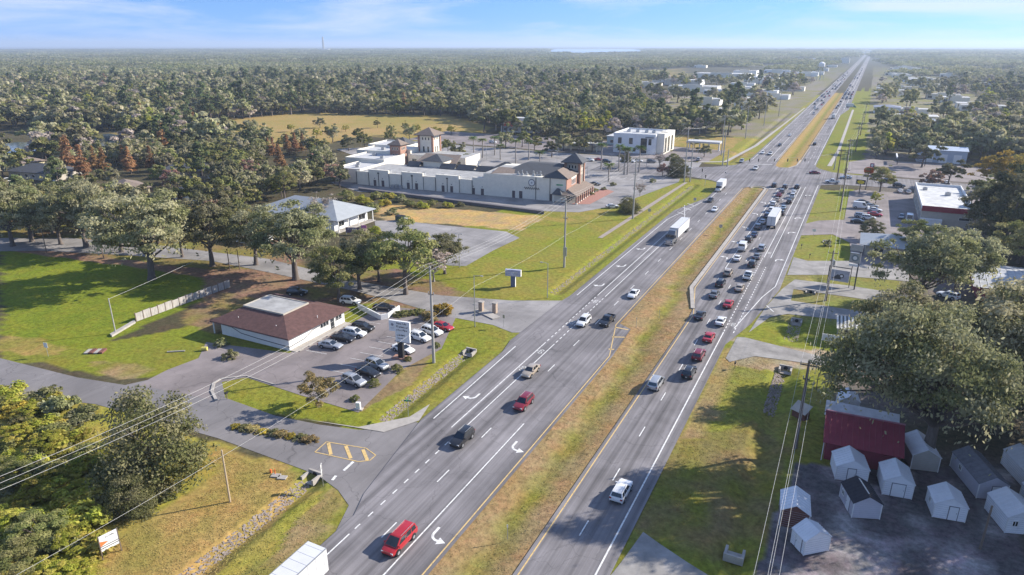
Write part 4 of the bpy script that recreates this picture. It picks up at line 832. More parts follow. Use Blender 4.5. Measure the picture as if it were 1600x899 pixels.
# right front: brick face, gallery windows, arcade roof and posts
MB().box(.01,.25,.2,13,3.8,8.5).build('brick_face', M_BRICKO, P_)
for y in (6.4,8.2,10.0): window(P_,'+x',y,y+1.2,5.2,7.4,.25,frame=M_WHITE,fw=.14)
MB().box(.26,.4,5.6,12,7.6,8.2).build('trim_band', M_STUCCO, P_)
r = MB(); r.slab((5.2,-2.4,3.0),(5.2,21,3.0),(.3,21,4.7),(.3,1.0,4.7),.18); r.slab((5.2,-2.4,3.0),(.3,1.0,4.7),(-3.4,1.0,4.2),(-3.4,-2.4,3.0),.18); r.build('arcade_roof', M_TANROOF, P_)
for i in range(9):
    y = -2.0 + i*2.75; MB().box(4.6,5.1,y-.28,y+.28,0,2.9).build('arcade_post', M_BRICKO, P_); MB().box(4.52,5.18,y-.36,y+.36,0,.5).build('post_base', M_STUCCO, P_)
for i in range(6): window(P_,'+x',1.0+i*3.2,3.4+i*3.2,.4,2.8,0.02,frame=M_DARK)
r = MB(); hip(r, -4.6,-.6,-2.6,.6,3.1,5.2); r.build('corner_cap_roof', M_SLATE, P_); MB().box(-4.2,-3.8,-2.2,-1.8,0,3.1).build('arcade_post', M_STUCCO, P_)
def tower(par, x, y, wd, h, pk, wall, roofm, oh=1.6, brick=True):
    MB().box(x-wd/2,x+wd/2,y-wd/2,y+wd/2,-.1,h).build('tower_wall', wall, par)
    hip(MB(), x-wd/2-oh,x+wd/2+oh,y-wd/2-oh,y+wd/2+oh,h,pk).build('tower_roof', roofm, par)
    MB().box(x-wd/2-oh+.1,x+wd/2+oh-.1,y-wd/2-oh+.1,y+wd/2+oh-.1,h-.35,h-.13).build('eave_band', M_DARK, par)
    if brick:
        for sx in (-1,1):
            for sy in (-1,1): MB().box(x+sx*wd/2-.45,x+sx*wd/2+.45,y+sy*wd/2-.45,y+sy*wd/2+.45,-.1,h-.36).build('pilaster', M_BRICKO, par)
    for n, d in (('+x',x+wd/2),('-y',y-wd/2)):
        c = y if n == '+x' else x
        for k in (-1,0,1): window(par,n,c+k*wd*.22-.4,c+k*wd*.22+.4,h-2.6,h-1.2,d,frame=M_STUCCO)
        for k in (-1,1): window(par,n,c+k*wd*.16-.5,c+k*wd*.16+.5,h*.32,h*.62,d,frame=M_STUCCO)
tower(P_, -2.0, 17.2, 5.6, 12.6, 15.8, M_BEIGE, M_SLATE)
bigx, bigy = -88, 58
tower(P_, bigx, bigy, 7.4, 14.4, 17.6, M_STUCCO, M_TANROOF, 1.9)
tower(P_, -96, 42, 5.6, 11.2, 13.6, M_BRICKO, M_TANROOF, .9, False)
def pavilion(x, y, wx, wy, h, pk, roofm, wall):
    MB().box(x-wx/2,x+wx/2,y-wy/2,y+wy/2,-.1,h).build('pavilion_wall', wall, P_); hip(MB(), x-wx/2-.9,x+wx/2+.9,y-wy/2-.9,y+wy/2+.9,h,pk).build('pavilion_roof', roofm, P_)
pavilion(-68, 28, 9, 9, 7.6, 10.2, M_SLATE, M_STUCCO); pavilion(-33.5, 24.5, 9, 7, 6.8, 9.2, M_SLATE, M_STUCCO); pavilion(-104, 60, 8, 8, 9.0, 12.0, M_SLATE, M_WSTUC)
r = MB()
for a, b in ((-63,-56),(-55,-47),(-46,-38),(-79,-73)): r.slab((a,25.6,5.2),(b,25.6,5.2),(b,22.8,7.0),(a,22.8,7.0),.2); r.slab((b,20.2,5.2),(a,20.2,5.2),(a,22.8,7.0),(b,22.8,7.0),.2)
r.build('ridge_roofs', M_SLATE, P_)
r = MB(); r.slab((-80,30,5.6),(-60,30,5.6),(-62,40,8.2),(-80,40,8.2),.2); r.slab((-28,26,5.4),(-6,26,5.4),(-6,32,4.0),(-28,32,4.0),.2); r.slab((-30,0,8.7),(-21,3,8.7),(-21,8,10.0),(-30,8,10.0),.2); r.build('tan_roofs', M_TANROOF, P_)
# left wing with white membrane roofs stepping back
wg = MB()
for i, (a, b, c, d, h) in enumerate(((-104,-91.3,3,22,5.2),(-112,-91.5,22.2,40,6.4),(-118,-98,40.2,56,7.0),(-122,-100,56.2,74,7.4),(-99.8,-91.8,46,56,8.2))): wg.box(a,b,c,d,-.1,h)
wg.build('wing_wall', M_STUCCO, P_)
wr = MB()
for a, b, c, d, h in ((-103.6,-91.8,3.4,21.6,5.22),(-111.6,-92,22.6,39.6,6.42),(-117.6,-98.4,40.6,55.6,7.02),(-121.6,-100.4,56.6,73.6,7.42)): wr.box(a,b,c,d,h-.1,h+.06)
wr.build('wing_roof', M_WROOF, P_)
pr = MB()
for a, b, c, d, h in ((-104,-91.3,3,22,5.2),(-112,-91.5,22.2,40,6.4),(-118,-98,40.2,56,7.0),(-122,-100,56.2,74,7.4)): parapet(pr, a-.02, b+.02, c-.02, d+.02, h-.2, h+.7, .3)
pr.build('wing_parapet', M_STUCCO, P_)
for x, y, z in ((-97,10,5.3),(-100,15,5.3),(-96,28,6.5),(-104,34,6.5),(-108,48,7.1),(-112,64,7.5),(-106,68,7.5)): ac_unit(P_, x, y, z, 1.4)
MB().box(-92,-62,44,60,-.1,6.2).build('front_wall', M_STUCCO, P_); MB().box(-91.8,-62.2,44.2,59.8,6.21,6.3).build('front_roof', M_ROOFGREY, P_)
for k in range(6): window(P_,'-y',-90+k*4.6,-87.4+k*4.6,1,4.5,44,frame=M_STUCCO)
pave('brick_pavement', [(-90.5,229),(-84.5,232),(-84.0,258),(-90,262)], M_BRICKPAVE, .1)
tag(MB().prism(GP((560,296),(850,333),(850,335),(560,298)), -.1, 1.0).build('service_wall', mat('dark service wall',(.13,.12,.13),.9,.2), None), 'dark low service wall along the back of the plaza', 'wall')
# --- white two storey bank
B = thing('bank_building', 'white two storey bank with flat roof and arched end entrance', 'building', -105.5, 373)
MB().box(-13.5,9.5,-13,13,-.1,9.6).build('wall', M_WSTUC, B); pr = MB(); parapet(pr,-13.6,9.6,-13.1,13.1,9.3,10.4,.4); pr.build('parapet', M_WSTUC, B); MB().box(-13.1,9.1,-12.6,12.6,9.61,9.7).build('flat_roof', M_WROOF, B)
MB().box(9.6,13.5,-10,-4.5,-.1,10.8).box(9.6,13.5,-3.9,1.6,-.1,11.2).box(9.6,13.5,2.2,12,-.1,10.6).build('end_bay', M_STUCCO, B)
for a in (-8.8,-2.6,4.6): window(B,'+x',a,a+3.6,.5,8.6,13.5,frame=M_STUCCO,mull=1)
window(B,'-y',1.6,5.0,.4,8.2,-13,frame=M_DARK,mull=2); window(B,'-y',5.8,7.4,4.8,8.0,-13,frame=M_DARK); window(B,'-y',-4.8,-2.8,4.8,8.0,-13,frame=M_DARK); window(B,'-y',-11,-9,4.8,8.0,-13,frame=M_DARK)
for k in range(4): window(B,'-y',-11+k*2.8,-9.4+k*2.8,1,3,-13,frame=M_DARK)
MB().box(4.2,8.6,-13.9,-13.02,8.6,8.9).build('canopy', M_DARK, B)
for x in (-9,-4,1,5): ac_unit(B, x, 0, 9.7, 1.6)
MB().tube([(10,-14,0),(10,-14,9)],.2,8).tube([(14,-11,0),(14,-11,8)],.2,8)
# drive-through canopy, long white roof sheds
o = thing('drive_through_canopy','white flat drive-through canopy beside the bank','canopy',-76,388); MB().box(-9,9,-4,4,4.3,5.2).build('roof', M_WROOF, o)
for x in (-8,-2.5,2.5,8): MB().box(x-.3,x+.3,-.4,.4,0,4.3).build('post', M_WSTUC, o)
o = thing('long_canopy','long low white roofed canopy left of the bank','canopy',-137.5,358); MB().box(-12,12,-4,4,3.6,4.2).build('roof', M_WROOF, o); MB().box(-12,12,2,4,0,3.6).build('wall', M_STUCCO, o)
for x in (-11,-4,4,11): MB().box(x-.2,x+.2,-3.6,-3.2,0,3.6).build('post', M_STUCCO, o)
o = thing('low_building','pale blue grey low building behind the long canopy','building',-118,392); MB().box(-14,12,-5,7,-.1,4.6).build('wall', M_TEALW, o); MB().box(-14.4,12.4,-5.4,7.4,4.61,5.0).build('roof', M_WROOF, o)
for k in range(5): window(o,'-y',-12+k*4.6,-10+k*4.6,1,2.8,-5)
o = thing('red_roof_building','white building with dark hip roof and red gable ends beyond palms','building',-205,424,0,R_(8)); MB().box(-12,14,-9,9,-.1,4.4).build('wall', M_WSTUC, o); hip(MB(), -14,16,-11,11,4.5,8.5,deck=(-5,7,-2,6)).build('roof', M_GROOF, o); MB().box(-5,7,-2,6,8.51,8.62).build('white_roof_deck', M_WROOF, o)
r = MB(); r.slab((-9,-11.8,4.3),(-3,-11.8,4.3),(-3,-8,6.8),(-9,-8,6.8),.2); r.build('red_gable', mat('red metal',(.30,.05,.045),.5,.15), o)
for k in range(6): window(o,'-y',-10+k*4,-8+k*4,1,2.8,-9)
# --- right side buildings
B = thing('striped_building', 'flat roofed cream building with dark red band, right of the diner lot', 'building', 28.5, 275)
MB().box(-7,7.5,-22,22,-.1,5.2).build('wall', M_BEIGE, B); MB().box(-6.6,7.1,-21.6,21.6,5.21,5.3).build('flat_roof', M_STAIN, B)
pr = MB(); parapet(pr,-7.06,7.56,-22.06,22.06,4.9,6.1,.3); pr.build('parapet', M_WSTUC, B)
MB().box(-7.1,7.6,-22.16,-22.07,4.4,6.15).build('red_band', M_REDBAND, B); MB().box(-7.16,-7.07,-22,22,5.2,6.12).build('white_fascia', M_WSTUC, B)
for k in range(5): window(B,'-x',-18+k*7,-14+k*7,.8,3.4,-7,frame=M_WHITE,mull=2)
door(B,'-x',-21,-19.6,0,2.4,-7,M_WHITE); MB().box(-7.0,-1,-23.8,-22.2,-.1,2.2).build('side_wall', M_WSTUC, B)
ac_unit(B,-4.5,12,5.3,1.2); ac_unit(B,2,4,5.3,1.4); window(B,'-y',3.5,6.5,2.2,3.2,-22)
B = thing('metal_warehouse', 'pale blue metal warehouse with low pitched roof at right', 'building', 37.5, 404)
MB().box(-10.5,10.5,-7,7,-.1,6.2).build('wall', mat('pale blue metal wall',(.42,.47,.54),.5,.08,.5), B)
r = MB(); r.slab((-10.9,-7.4,6.2),(10.9,-7.4,6.2),(10.9,0,7.4),(-10.9,0,7.4),.15); r.slab((10.9,7.4,6.2),(-10.9,7.4,6.2),(-10.9,0,7.4),(10.9,0,7.4),.15); r.build('roof', mat('pale metal roof',(.50,.55,.62),.45,.08,.5,metal=.1), B)
for x in (-7,-1,5): door(B,'-y',x,x+3.4,0,4.2,-7,M_WSTUC,'roller_door')
o = thing('pergola_frame','dark open pergola frame with red corner post beside the blue warehouse','pergola',22,388)
for i in range(7): MB().box(-4,8,-6+i*2,-5.7+i*2,3.4,3.7).build('beam', M_DARK, o)
for x in (-4,7.7):
    for y in (-6,6): MB().box(x,x+.3,y,y+.3,0,3.4).build('post', M_DARK, o)
MB().box(-4.6,-4.02,-6.5,6.6,3.1,3.8).build('fascia', M_WSTUC, o)
B = thing('grey_metal_roof_building', 'red walled building under a pale ribbed metal roof at right edge', 'building', 35.5, 187)
MB().box(-6,8,-9,9,-.1,3.4).build('wall', mat('barn red wall',(.24,.035,.035),.8,.2,1), B)
def ribbed(par, a, b, c, d, n, m, name='roof_sheet', rib=.05, t=.06):
    """pitched metal roof laid as separate overlapping sheets from eave a-b to ridge d-c"""
    for i in range(n):
        u0, u1 = i/n, (i+1)/n - .004; s = MB(); s.slab(lerp3(a,b,u0), lerp3(a,b,u1), lerp3(d,c,u1), lerp3(d,c,u0), t)
        p0, p1 = Vector(lerp3(a,b,u0)), Vector(lerp3(d,c,u0)); nn = (Vector(b)-Vector(a)).cross(Vector(d)-Vector(a)).normalized(); s.tube([p0+nn*.02, p1+nn*.02], rib, 4); s.build(name, m, par)
M_RUSTY = mat('weathered pale metal', (0.46,0.46,0.46), .5, .22, .5, metal=.15)
ribbed(B, (-7.5,-10,3.5), (9,-10,3.5), (9,1,5.2), (-7.5,1,5.2), 11, M_RUSTY); ribbed(B, (9,11,3.6), (-7.5,11,3.6), (-7.5,1,5.2), (9,1,5.2), 11, M_RUSTY)
for k in range(3): window(B,'-y',-4+k*4,-2+k*4,.8,2.4,-9)
B = thing('hip_canopy_house', 'small house with pale grey hip roof behind the oak near the diner', 'house', 12, 211.5)
MB().box(-6,6,-5.5,5.5,-.1,3.2).build('wall', M_BEIGE, B); hip(MB(),-7.6,7.6,-7,7,3.3,5.4).build('roof', M_ROOFLG, B); window(B,'-y',-4,-1.5,.9,2.4,-5.5,mull=1); door(B,'-y',1,2.2,0,2.2,-5.5,M_WHITE); window(B,'-x',-3,-1,.9,2.4,-6)
# kiosk with striped awning
B = thing('awning_kiosk', 'small dark kiosk under a striped pale awning beside the gravel drive', 'kiosk', 4.8, 140.8, 0, R_(4))
MB().box(-2.2,3.2,-1.6,1.8,-.1,2.9).build('wall', mat('kiosk brown',(.10,.085,.08),.8,.2), B)
wm, dm_ = mat('awning white',(.62,.60,.55),.8,.08), mat('awning dark',(.10,.10,.09),.8,.1)
for i in range(22):
    a = -3.4+i*.34; s = MB(); s.slab((a,-2.4,2.9),(a+.335,-2.4,2.9),(a+.335,2.4,3.9),(a,2.4,3.9),.05); s.build('awning_stripe', wm if i % 2 == 0 else dm_, B)
for x in (-3.2,3.8): MB().box(x,x+.12,-2.3,-2.18,0,2.88).build('post', M_STEEL, B)
MB().box(-1.2,1.2,-1.75,-1.62,.2,2.3).build('opening', M_BLACK, B)
o = thing('banner_sign','pale banner on two posts in front of the awning kiosk','sign',1.2,136.8,0,R_(3)); MB().box(-1.9,1.9,-.05,.05,.5,1.9).build('banner', M_WSTUC, o); strokes(o,'-y',-.05,-1.4,1.0,2.8,.3,5,9,M_DARK); MB().box(-2.0,-1.9,-.06,.06,0,2.0).build('post', M_STEEL, o); MB().box(1.9,2.0,-.06,.06,0,2.0).build('post', M_STEEL, o)
# maroon barn
B = thing('maroon_barn', 'maroon metal barn with ribbed roof under the huge oak', 'barn', 6.6, 97.6, 0, R_(3))
MB().box(-4.6,4.6,-3.8,4.2,-.1,3.0).build('wall', M_MAROON, B)
for s_ in (-4.6,4.58): MB().add([(s_,-3.8,3.0),(s_,4.2,3.0),(s_,.2,5.3),(s_+.02,-3.8,3.0),(s_+.02,4.2,3.0),(s_+.02,.2,5.3)],[(0,1,2),(5,4,3),(0,3,4,1),(1,4,5,2),(2,5,3,0)]).build('gable', M_MAROON, B)
ribbed(B,(-5.0,-4.4,2.9),(5.0,-4.4,2.9),(5.0,.2,5.5),(-5.0,.2,5.5),14,M_MAROON,rib=.045); ribbed(B,(5.0,4.8,2.9),(-5.0,4.8,2.9),(-5.0,.2,5.5),(5.0,.2,5.5),14,mat('faded pink metal',(.34,.14,.17),.5,.2,.8),rib=.045)
MB().tube([(-5.05,.2,5.56),(5.05,.2,5.56)],.12,6).build('ridge_cap', mat('faded pink metal',(.34,.14,.17)), B); MB().tube([(-4.9,-4.3,0),(-4.9,-4.3,2.9)],.06,6).build('downspout', M_WHITE, B)
door(B,'-y',1.5,4.0,0,2.4,-3.8,M_MAROON)
# lean-to roofs beside the barn
o = thing('lean_to_shelter','pale lean-to shelter roof behind the maroon barn','shelter',5.5,104.2); MB().slab((-4,-2,2.4),(6,-2,2.4),(6,1.5,3.2),(-4,1.5,3.2),.08).build('roof', M_RUSTY, o)
for x in (-3.8,5.7): MB().box(x,x+.12,-1.9,-1.78,0,2.36).build('post', M_WOOD, o); MB().box(x,x+.12,1.3,1.42,0,3.1).build('post', M_WOOD, o)
def shed(P, rot, w_, d, h, wall, roofm, label, door_on='-y', win=None, skyl=False, doorx=.5, dbl=False, pitch=.30):
    B = thing('storage_shed', label, 'shed', P[0], P[1], 0, R_(rot), 'storage sheds for sale in the yard')
    mb = MB(); rz_ = h + w_*pitch; mb.box(0,w_,0,d,.12,h)
    mb.add([(0,0,h),(w_,0,h),(w_/2,0,rz_),(0,d,h),(w_,d,h),(w_/2,d,rz_)],[(0,1,2),(5,4,3)]); mb.build('wall', wall, B)
    for nm, (x0, x1) in (('roof_panel',(-.14,w_/2)), ('roof_panel',(w_+.14,w_/2))):
        e = MB(); z0 = h - .14*pitch*2; q = [(x0,-.12,z0+.03),(x1,-.12,rz_+.03),(x1,d+.12,rz_+.03),(x0,d+.12,z0+.03)]
        if x0 > x1: q = q[::-1]
        e.slab(*q[::-1][::-1], .06) if False else e.add([Vector(p) for p in q]+[Vector(p)-Vector((0,0,.06)) for p in q],[(0,1,2,3),(7,6,5,4),(0,4,5,1),(1,5,6,2),(2,6,7,3),(3,7,4,0)]); [e.tube([(x0,yy_*d/7,z0+.05),(x1,yy_*d/7,rz_+.05)],.035,4) for yy_ in range(8)]; e.build(nm, roofm, B)
    for x in (0,w_): 
        for y in (0,d): MB().box(x-.05,x+.05,y-.05,y+.05,.1,h).build('corner_trim', M_WHITE, B)
    MB().box(.1,w_-.1,.1,d-.1,0,.12).build('skid', M_WOOD, B)
    sl = MB()
    for i in range(int(h/.3)): sl.box(-.012,w_+.012,-.012,d+.012,.28+i*.3,.30+i*.3)
    sl.build('siding_lap_shadows', mat('siding shadow line',(.42,.42,.45),.8,.1), B)  # lap edges coloured darker than the boards, painting in the shadow under each
    dw = 1.5 if dbl else .95
    if door_on == '-y': facebox(MB(),'-y',w_*doorx-dw/2-.09,w_*doorx+dw/2+.09,.12,2.1,-.012,-.02,.02).build('door_frame', M_GROOF, B); door(B,'-y',w_*doorx-dw/2,w_*doorx+dw/2,.15,2.0,-.012,M_WSTUC)
    elif door_on == '-x': facebox(MB(),'-x',d*doorx-dw/2-.09,d*doorx+dw/2+.09,.12,2.1,-.012,-.02,.02).build('door_frame', M_GROOF, B); door(B,'-x',d*doorx-dw/2,d*doorx+dw/2,.15,2.0,-.012,M_WSTUC)
    for n, a, z in (win or []):
        window(B,n,a,a+.75,z,z+.85,(-.012 if n in ('-y','-x') else w_+.012),fw=.1,mull=1)
    if skyl: MB().slab((w_/2+.02,.5,rz_+.10),(w_/2+.22,.5,rz_+.02),(w_/2+.22,d-.5,rz_+.02),(w_/2+.02,d-.5,rz_+.10),.03).build('ridge_vent', M_WHITE, B)
    return B
shed((3.9,88.8),12,3.9,3.6,2.2,M_SHED,M_SHEDR,'white shed with pale roof directly in front of the maroon barn','-y',doorx=.48)
shed((6.1,81.1),21,3.3,4.2,2.3,M_GSIDE,M_DROOF,'grey shed with black shingle roof and white ridge vent','-x',[('-x',2.9,1.0)],True,.38)
shed((9.5,88.0),8,3.4,4.1,2.3,M_SHED,M_SHEDR,'white shed with wide double door right of the barn','-y',dbl=True)
shed((13.0,96.0),13,3.4,5.2,2.4,M_BEIGE,M_SHEDR,'beige shed behind the others, against the oak branches','')
shed((20.3,92.5),19,3.5,7.2,2.4,M_GSIDE,M_GROOF,'long grey shed with grey shingle roof and side window','-y',[('-x',4.4,1.1)],doorx=.6)
shed((15.0,85.7),9,3.5,3.4,2.2,M_SHED,M_SHEDR,'white shed with single narrow door, centre of the yard','-y',[('-x',1.5,1.0)],doorx=.6)
shed((22.5,86.2),19,3.6,4.6,2.4,M_SHED,M_SHEDR,'white shed at the right edge with front window beside door','-y',[('-y',.5,1.1)],doorx=.75)
shed((-1.7,75.6),6,3.2,4.1,2.4,M_LOG,M_SHEDR,'brown log sided shed with pale metal roof near wires','')
shed((1.4,71.3),41,3.3,2.3,2.15,M_SHED,M_SHEDR,'small white shed nearest the camera with glazed side door','-x',[('-x',.9,1.1)],doorx=.45)
shed((26.2,97.5),18,3.5,6.0,2.4,M_SHED,M_SHEDR,'white shed half hidden behind the long grey shed','-y',[('-y',.6,1.1)])
shed((26.6,90.8),18,3.5,4.5,2.4,M_SHED,M_SHEDR,'white shed cut by the right edge, behind the front one','-y')
shed((3.5,108.5),10,2.8,3.0,2.3,M_SHED,M_SHEDR,'small white shed tucked under the left side of the oak','')
o = thing('hut_roof','tan tilted shelter panel leaning beside the barn corner','shelter',-2.0,104.5,0,R_(-30)); MB().slab((-1,-1,1.2),(1.6,-1,1.2),(1.6,.8,2.2),(-1,.8,2.2),.08).build('roof', M_BEIGE, o); MB().box(-.8,1.4,-.7,.6,0,1.2).build('body', M_LOG, o)
o = thing('equipment_cart','small grey utility cart with open lid at lower right','cart',13.9,71.0,0,R_(-15)); MB().box(-1.0,1.0,-.6,.6,.35,1.1).build('body', M_STEEL, o); MB().slab((-1.6,-.5,1.2),(-1.0,-.5,1.12),(-1.0,.5,1.12),(-1.6,.5,1.2),.04).build('lid', M_WHITE, o); MB().box(.2,.8,-.5,.5,1.1,1.14).build('opening', M_BLACK, o)
for x in (-.7,.7):
    for y in (-.62,.62): MB().disc((x,y,.28),.28,(0,1,0),.14,10).build('wheel', M_TYRE, o)
# --- houses in the trees at left
def house(x, y, wx, wy, h, pk, rz, roofm, wall, label, name='house'):
    B = thing(name, label, 'house', x, y, 0, R_(rz)); MB().box(-wx/2,wx/2,-wy/2,wy/2,-.1,h).build('wall', wall, B); hip(MB(),-wx/2-.8,wx/2+.8,-wy/2-.8,wy/2+.8,h+.05,pk).build('roof', roofm, B)
    k = int(wx/4)
    for i in range(k): window(B,'-y',-wx/2+1.2+i*4,-wx/2+2.8+i*4,.9,2.3,-wy/2)
    door(B,'-y',wx/2-1.6,wx/2-.6,0,2.1,-wy/2,M_WHITE); window(B,'+x',-1,1,.9,2.3,wx/2); return B
house(-252,168,16,12,3.2,5.8,-20,M_TANROOF,mat('pale yellow wall',(.52,.46,.30),.8,.1),'small pale yellow house with brown roof among oaks')
house(-318,176,26,13,3.2,6.0,10,M_SLATE,M_BEIGE,'dark roofed house in tree shade at far left')
house(-352,186,14,12,3.2,5.8,0,M_TANROOF,mat('pale yellow wall',(.52,.46,.30)),'yellow walled house cut by the left edge')
house(-505,330,18,12,3.2,6.0,10,M_TANROOF,M_WSTUC,'white house with tan roof by the far pond at left')
house(-262,205,22,10,3.4,6.0,30,M_SLATE,M_BEIGE,'dark roofed house hidden in the trees behind the brown one')
house(-222,176,16,10,3.0,5.2,5,M_SLATE,M_WSTUC,'low dark shed house beyond the oak tops left of the plaza')
house(-158,141,11,7,2.8,4.4,0,mat('teal metal roof',(.25,.36,.38),.5,.1),M_WSTUC,'small pale teal roofed cottage behind the oak trunks')
house(70,236,18,12,3.4,6.0,0,M_ROOFLG,M_WSTUC,'grey roofed house behind the evergreen at right')
house(42,150,12,9,3.0,5.0,0,M_GROOF,M_WSTUC,'grey house hidden behind the huge oak')
for i,(px,py,wx,wy,h,rm,lb) in enumerate([(1400,212,22,14,4.5,M_WROOF,'white roofed shop by the wires beyond the side street'),(1440,200,26,14,5,M_ROOFLG,'grey roofed open shelter building beyond the side street'),(1385,176,20,18,5,mat('blue grey roof',(.20,.22,.28),.7,.15),'blue grey roofed house along the far right roadside'),(1380,150,18,12,4,M_WROOF,'white roofed house further along the right roadside'),(1418,128,30,14,5,M_WROOF,'wide white roofed hall in the far right trees'),(1405,117,40,16,5,mat('faded red roof',(.22,.10,.10),.7,.15),'faded red roofed strip in the far right trees'),(1380,140,16,10,4,M_ROOFGREY,'grey roofed cottage in the far right row')]):
    X, Y = G(px, py); B = thing('shop_building', lb, 'building', X, Y); MB().box(-wx/2,wx/2,-wy/2,wy/2,-.1,h).build('wall', M_WSTUC, B); hip(MB(),-wx/2-.6,wx/2+.6,-wy/2-.6,wy/2+.6,h+.05,h+1.6).build('roof', rm, B)
    for k in range(int(wx/5)): window(B,'-y',-wx/2+1+k*5,-wx/2+3.5+k*5,.8,2.8,-wy/2)
# --- far commercial buildings along the highway
fb = [(1060,130,70,30,7,'wide pale store with long flat roof beyond the trees'),(1130,120,90,40,8,'large white store at the far shopping strip'),(1165,118,40,30,11,'tall white store front at the far shopping strip'),(1085,141,60,24,7,'long pale building with cream end in the mid distance'),(1165,147,70,18,6,'long white roofed building nearer the highway, mid distance'),(1015,135,30,20,6,'small white building left of the far stores'),(1260,117,40,22,7,'white shop beside the far water tower'),(1320,97,26,20,16,'tall cream building at the far highway bend'),(1264,92,60,30,6,'white flat roof far behind the water tower'),(1285,92,40,30,6,'second white flat roof far behind the water tower'),(1000,131,20,14,5,'pale house at the edge of the far field'),(1095,104,30,20,6,'white gabled building in the far woods'),(1215,112,50,24,6,'white low store left of the water tower'),(1480,96,80,40,7,'white hall far in the right woods'),(1520,98,90,40,6,'long white roof far in the right woods'),(1560,92,90,50,7,'pale long roof beside the far right mast'),(783,101,30,20,7,'small white house far left in the woods'),(1240,140,26,14,5,'small white shop right of the mid trees'),(1195,146,30,16,5,'white roofed shop right of the long white building')]
rl = random.Random(31)
for i in range(60):
    side = i % 2; yy = 462 + i*27 + rl.uniform(-15,15); xx = (rl.uniform(-165,-80) if side else rl.uniform(20,95)); fb.append((None, (xx, yy), rl.uniform(16,34), rl.uniform(10,18), rl.uniform(4,6.5), ('low roofed shop','pale roadside store','small office block')[i%3]+' number %s %s of the far highway'%(('one','two','three','four','five','six','seven','eight','nine','ten','eleven','twelve','thirteen','fourteen','fifteen','sixteen','seventeen','eighteen','nineteen','twenty','twenty one','twenty two','twenty three','twenty four','twenty five','twenty six','twenty seven','twenty eight','twenty nine','thirty')[i//2], 'left' if side else 'right')))
for i in range(16): fb.append((None, (rl.uniform(110,330), 520+i*70), rl.uniform(18,40), rl.uniform(12,22), rl.uniform(6,8), 'pale roofed hall number %s in the far right woods'%('one','two','three','four','five','six','seven','eight','nine','ten','eleven','twelve','thirteen','fourteen','fifteen','sixteen')[i]))
for i,(px,py,wx,wy,h,lb) in enumerate(fb):
    X, Y = G(px, py+2) if px else py; B = thing('commercial_building', lb, 'building', X, Y); MB().box(-wx/2,wx/2,-wy/2,wy/2,-.1,h).build('wall', [M_WSTUC,M_STUCCO][i % 2], B); MB().box(-wx/2+.5,wx/2-.5,-wy/2+.5,wy/2-.5,h+.01,h+.1).build('flat_roof', [M_WROOF,M_ROOFGREY][i % 3 == 2], B)
    MB().box(-wx*.2,wx*.2,-wy/2-1.5,-wy/2-.02,0,h+1.8).build('entrance_bay', M_STUCCO, B)
    for k in range(int(wx/12)): window(B,'-y',-wx/2+1+k*12,-wx/2+5+k*12,.8,3.4,-wy/2-.0,frame=M_DARK) if abs(-wx/2+3+k*12) > wx*.2+3 else None
# ------------------------------------------------------------------ poles, wires, lamps, signs, small roadside things
def conc_pole(x, y, h, label, arms=((.94,2.2),), mt=None, group='tall transmission poles along the southbound side'):
    K = thing('utility_pole', label, 'utility pole', x, y, -.1, 0, group)
    MB().tube([(0,0,0),(0,0,h)],[.30,.16],10).build('pole', mt or M_CPOLE, K, smooth=True)
    for f, wd in arms:
        a = MB().box(-wd/2,wd/2,-.07,.07,h*f-.08,h*f+.08).build('crossarm', mt or M_WOOD, K)
        for s_ in (-1,0,1) if wd > 1.5 else (-1,1): MB().tube([(s_*wd*.46,0,h*f+.08),(s_*wd*.46,0,h*f+.45)],.07,6).build('insulator', M_STEEL, a)
    return K
tallp = [(-64.2,22,18.5,'behind the camera side'),(-63.7,95,18.7,'tall grey concrete pole in the lawn beside the office cars'),(-64.2,158.5,18.4,'tall grey concrete pole with small notice in the long green verge'),(-64.0,218,20.6,'tall grey concrete pole beside the round dark oak by the plaza'),(-64.1,291.5,22.8,'tallest grey pole at the near corner of the intersection'),(-63.9,373.6,20.6,'tall grey pole just beyond the intersection by the bank'),(-63.5,450,20,'tall pole second beyond the intersection'),(-63,530,20,'tall pole third beyond the intersection'),(-62,610,20,'tall pole fourth beyond the intersection')]
for x, y, h, lb in tallp[1:]: conc_pole(x, y, h, lb, ((.975,2.6),(.72,1.2)) if y < 400 else ((.97,2.4),))
conc_pole(-61.9,292.6,16.7,'shorter grey pole right beside the tallest corner pole',((.95,1.6),)); conc_pole(-57.2,340.7,17.8,'slim pole on the far left corner of the intersection',((.96,1.6),))
X, Y = G(882,418); n_ = thing('notice_board','small pale notice strapped to the verge pole','sign',-63.9,158.1,3.2); MB().box(-.5,.5,-.1,.02,0,2.4).build('panel', M_STEEL, n_)
# wires (sagging spans)
M_WIRE = mat('aluminium wire', (0.48,0.47,0.45), .6, 0)
def wire(name, label, knots, sag, r=.035, group=None):
    mb = MB()
    for (a, b) in zip(knots[:-1], knots[1:]):
        a, b = Vector(a), Vector(b); k = 14; mb.tube([a.lerp(b, i/k) - Vector((0,0,sag*(1-(2*i/k-1)**2)*((b-a).length/65)**2)) for i in range(k+1)], r, 4)
    return tag(mb.build(name, M_WIRE), label, 'wire', group)
for i, dx in enumerate((-1.2,0,1.2)):
    wire('power_line', ('left','middle','right')[i] + 'most of three white wires high over the southbound verge', [(x+dx,y,h*.975+.35) for x,y,h,_ in tallp], 1.6, .016, 'wires along the southbound side')
wire('phone_cable','single lower cable crossing the lower left lawn to the verge pole',[(-65.5,18,8.0),(-65.2,113.1,8.9),(-64.2,158.5,8.6),(-64.0,218,9.2),(-62.0,292.6,10)],1.0,.016)
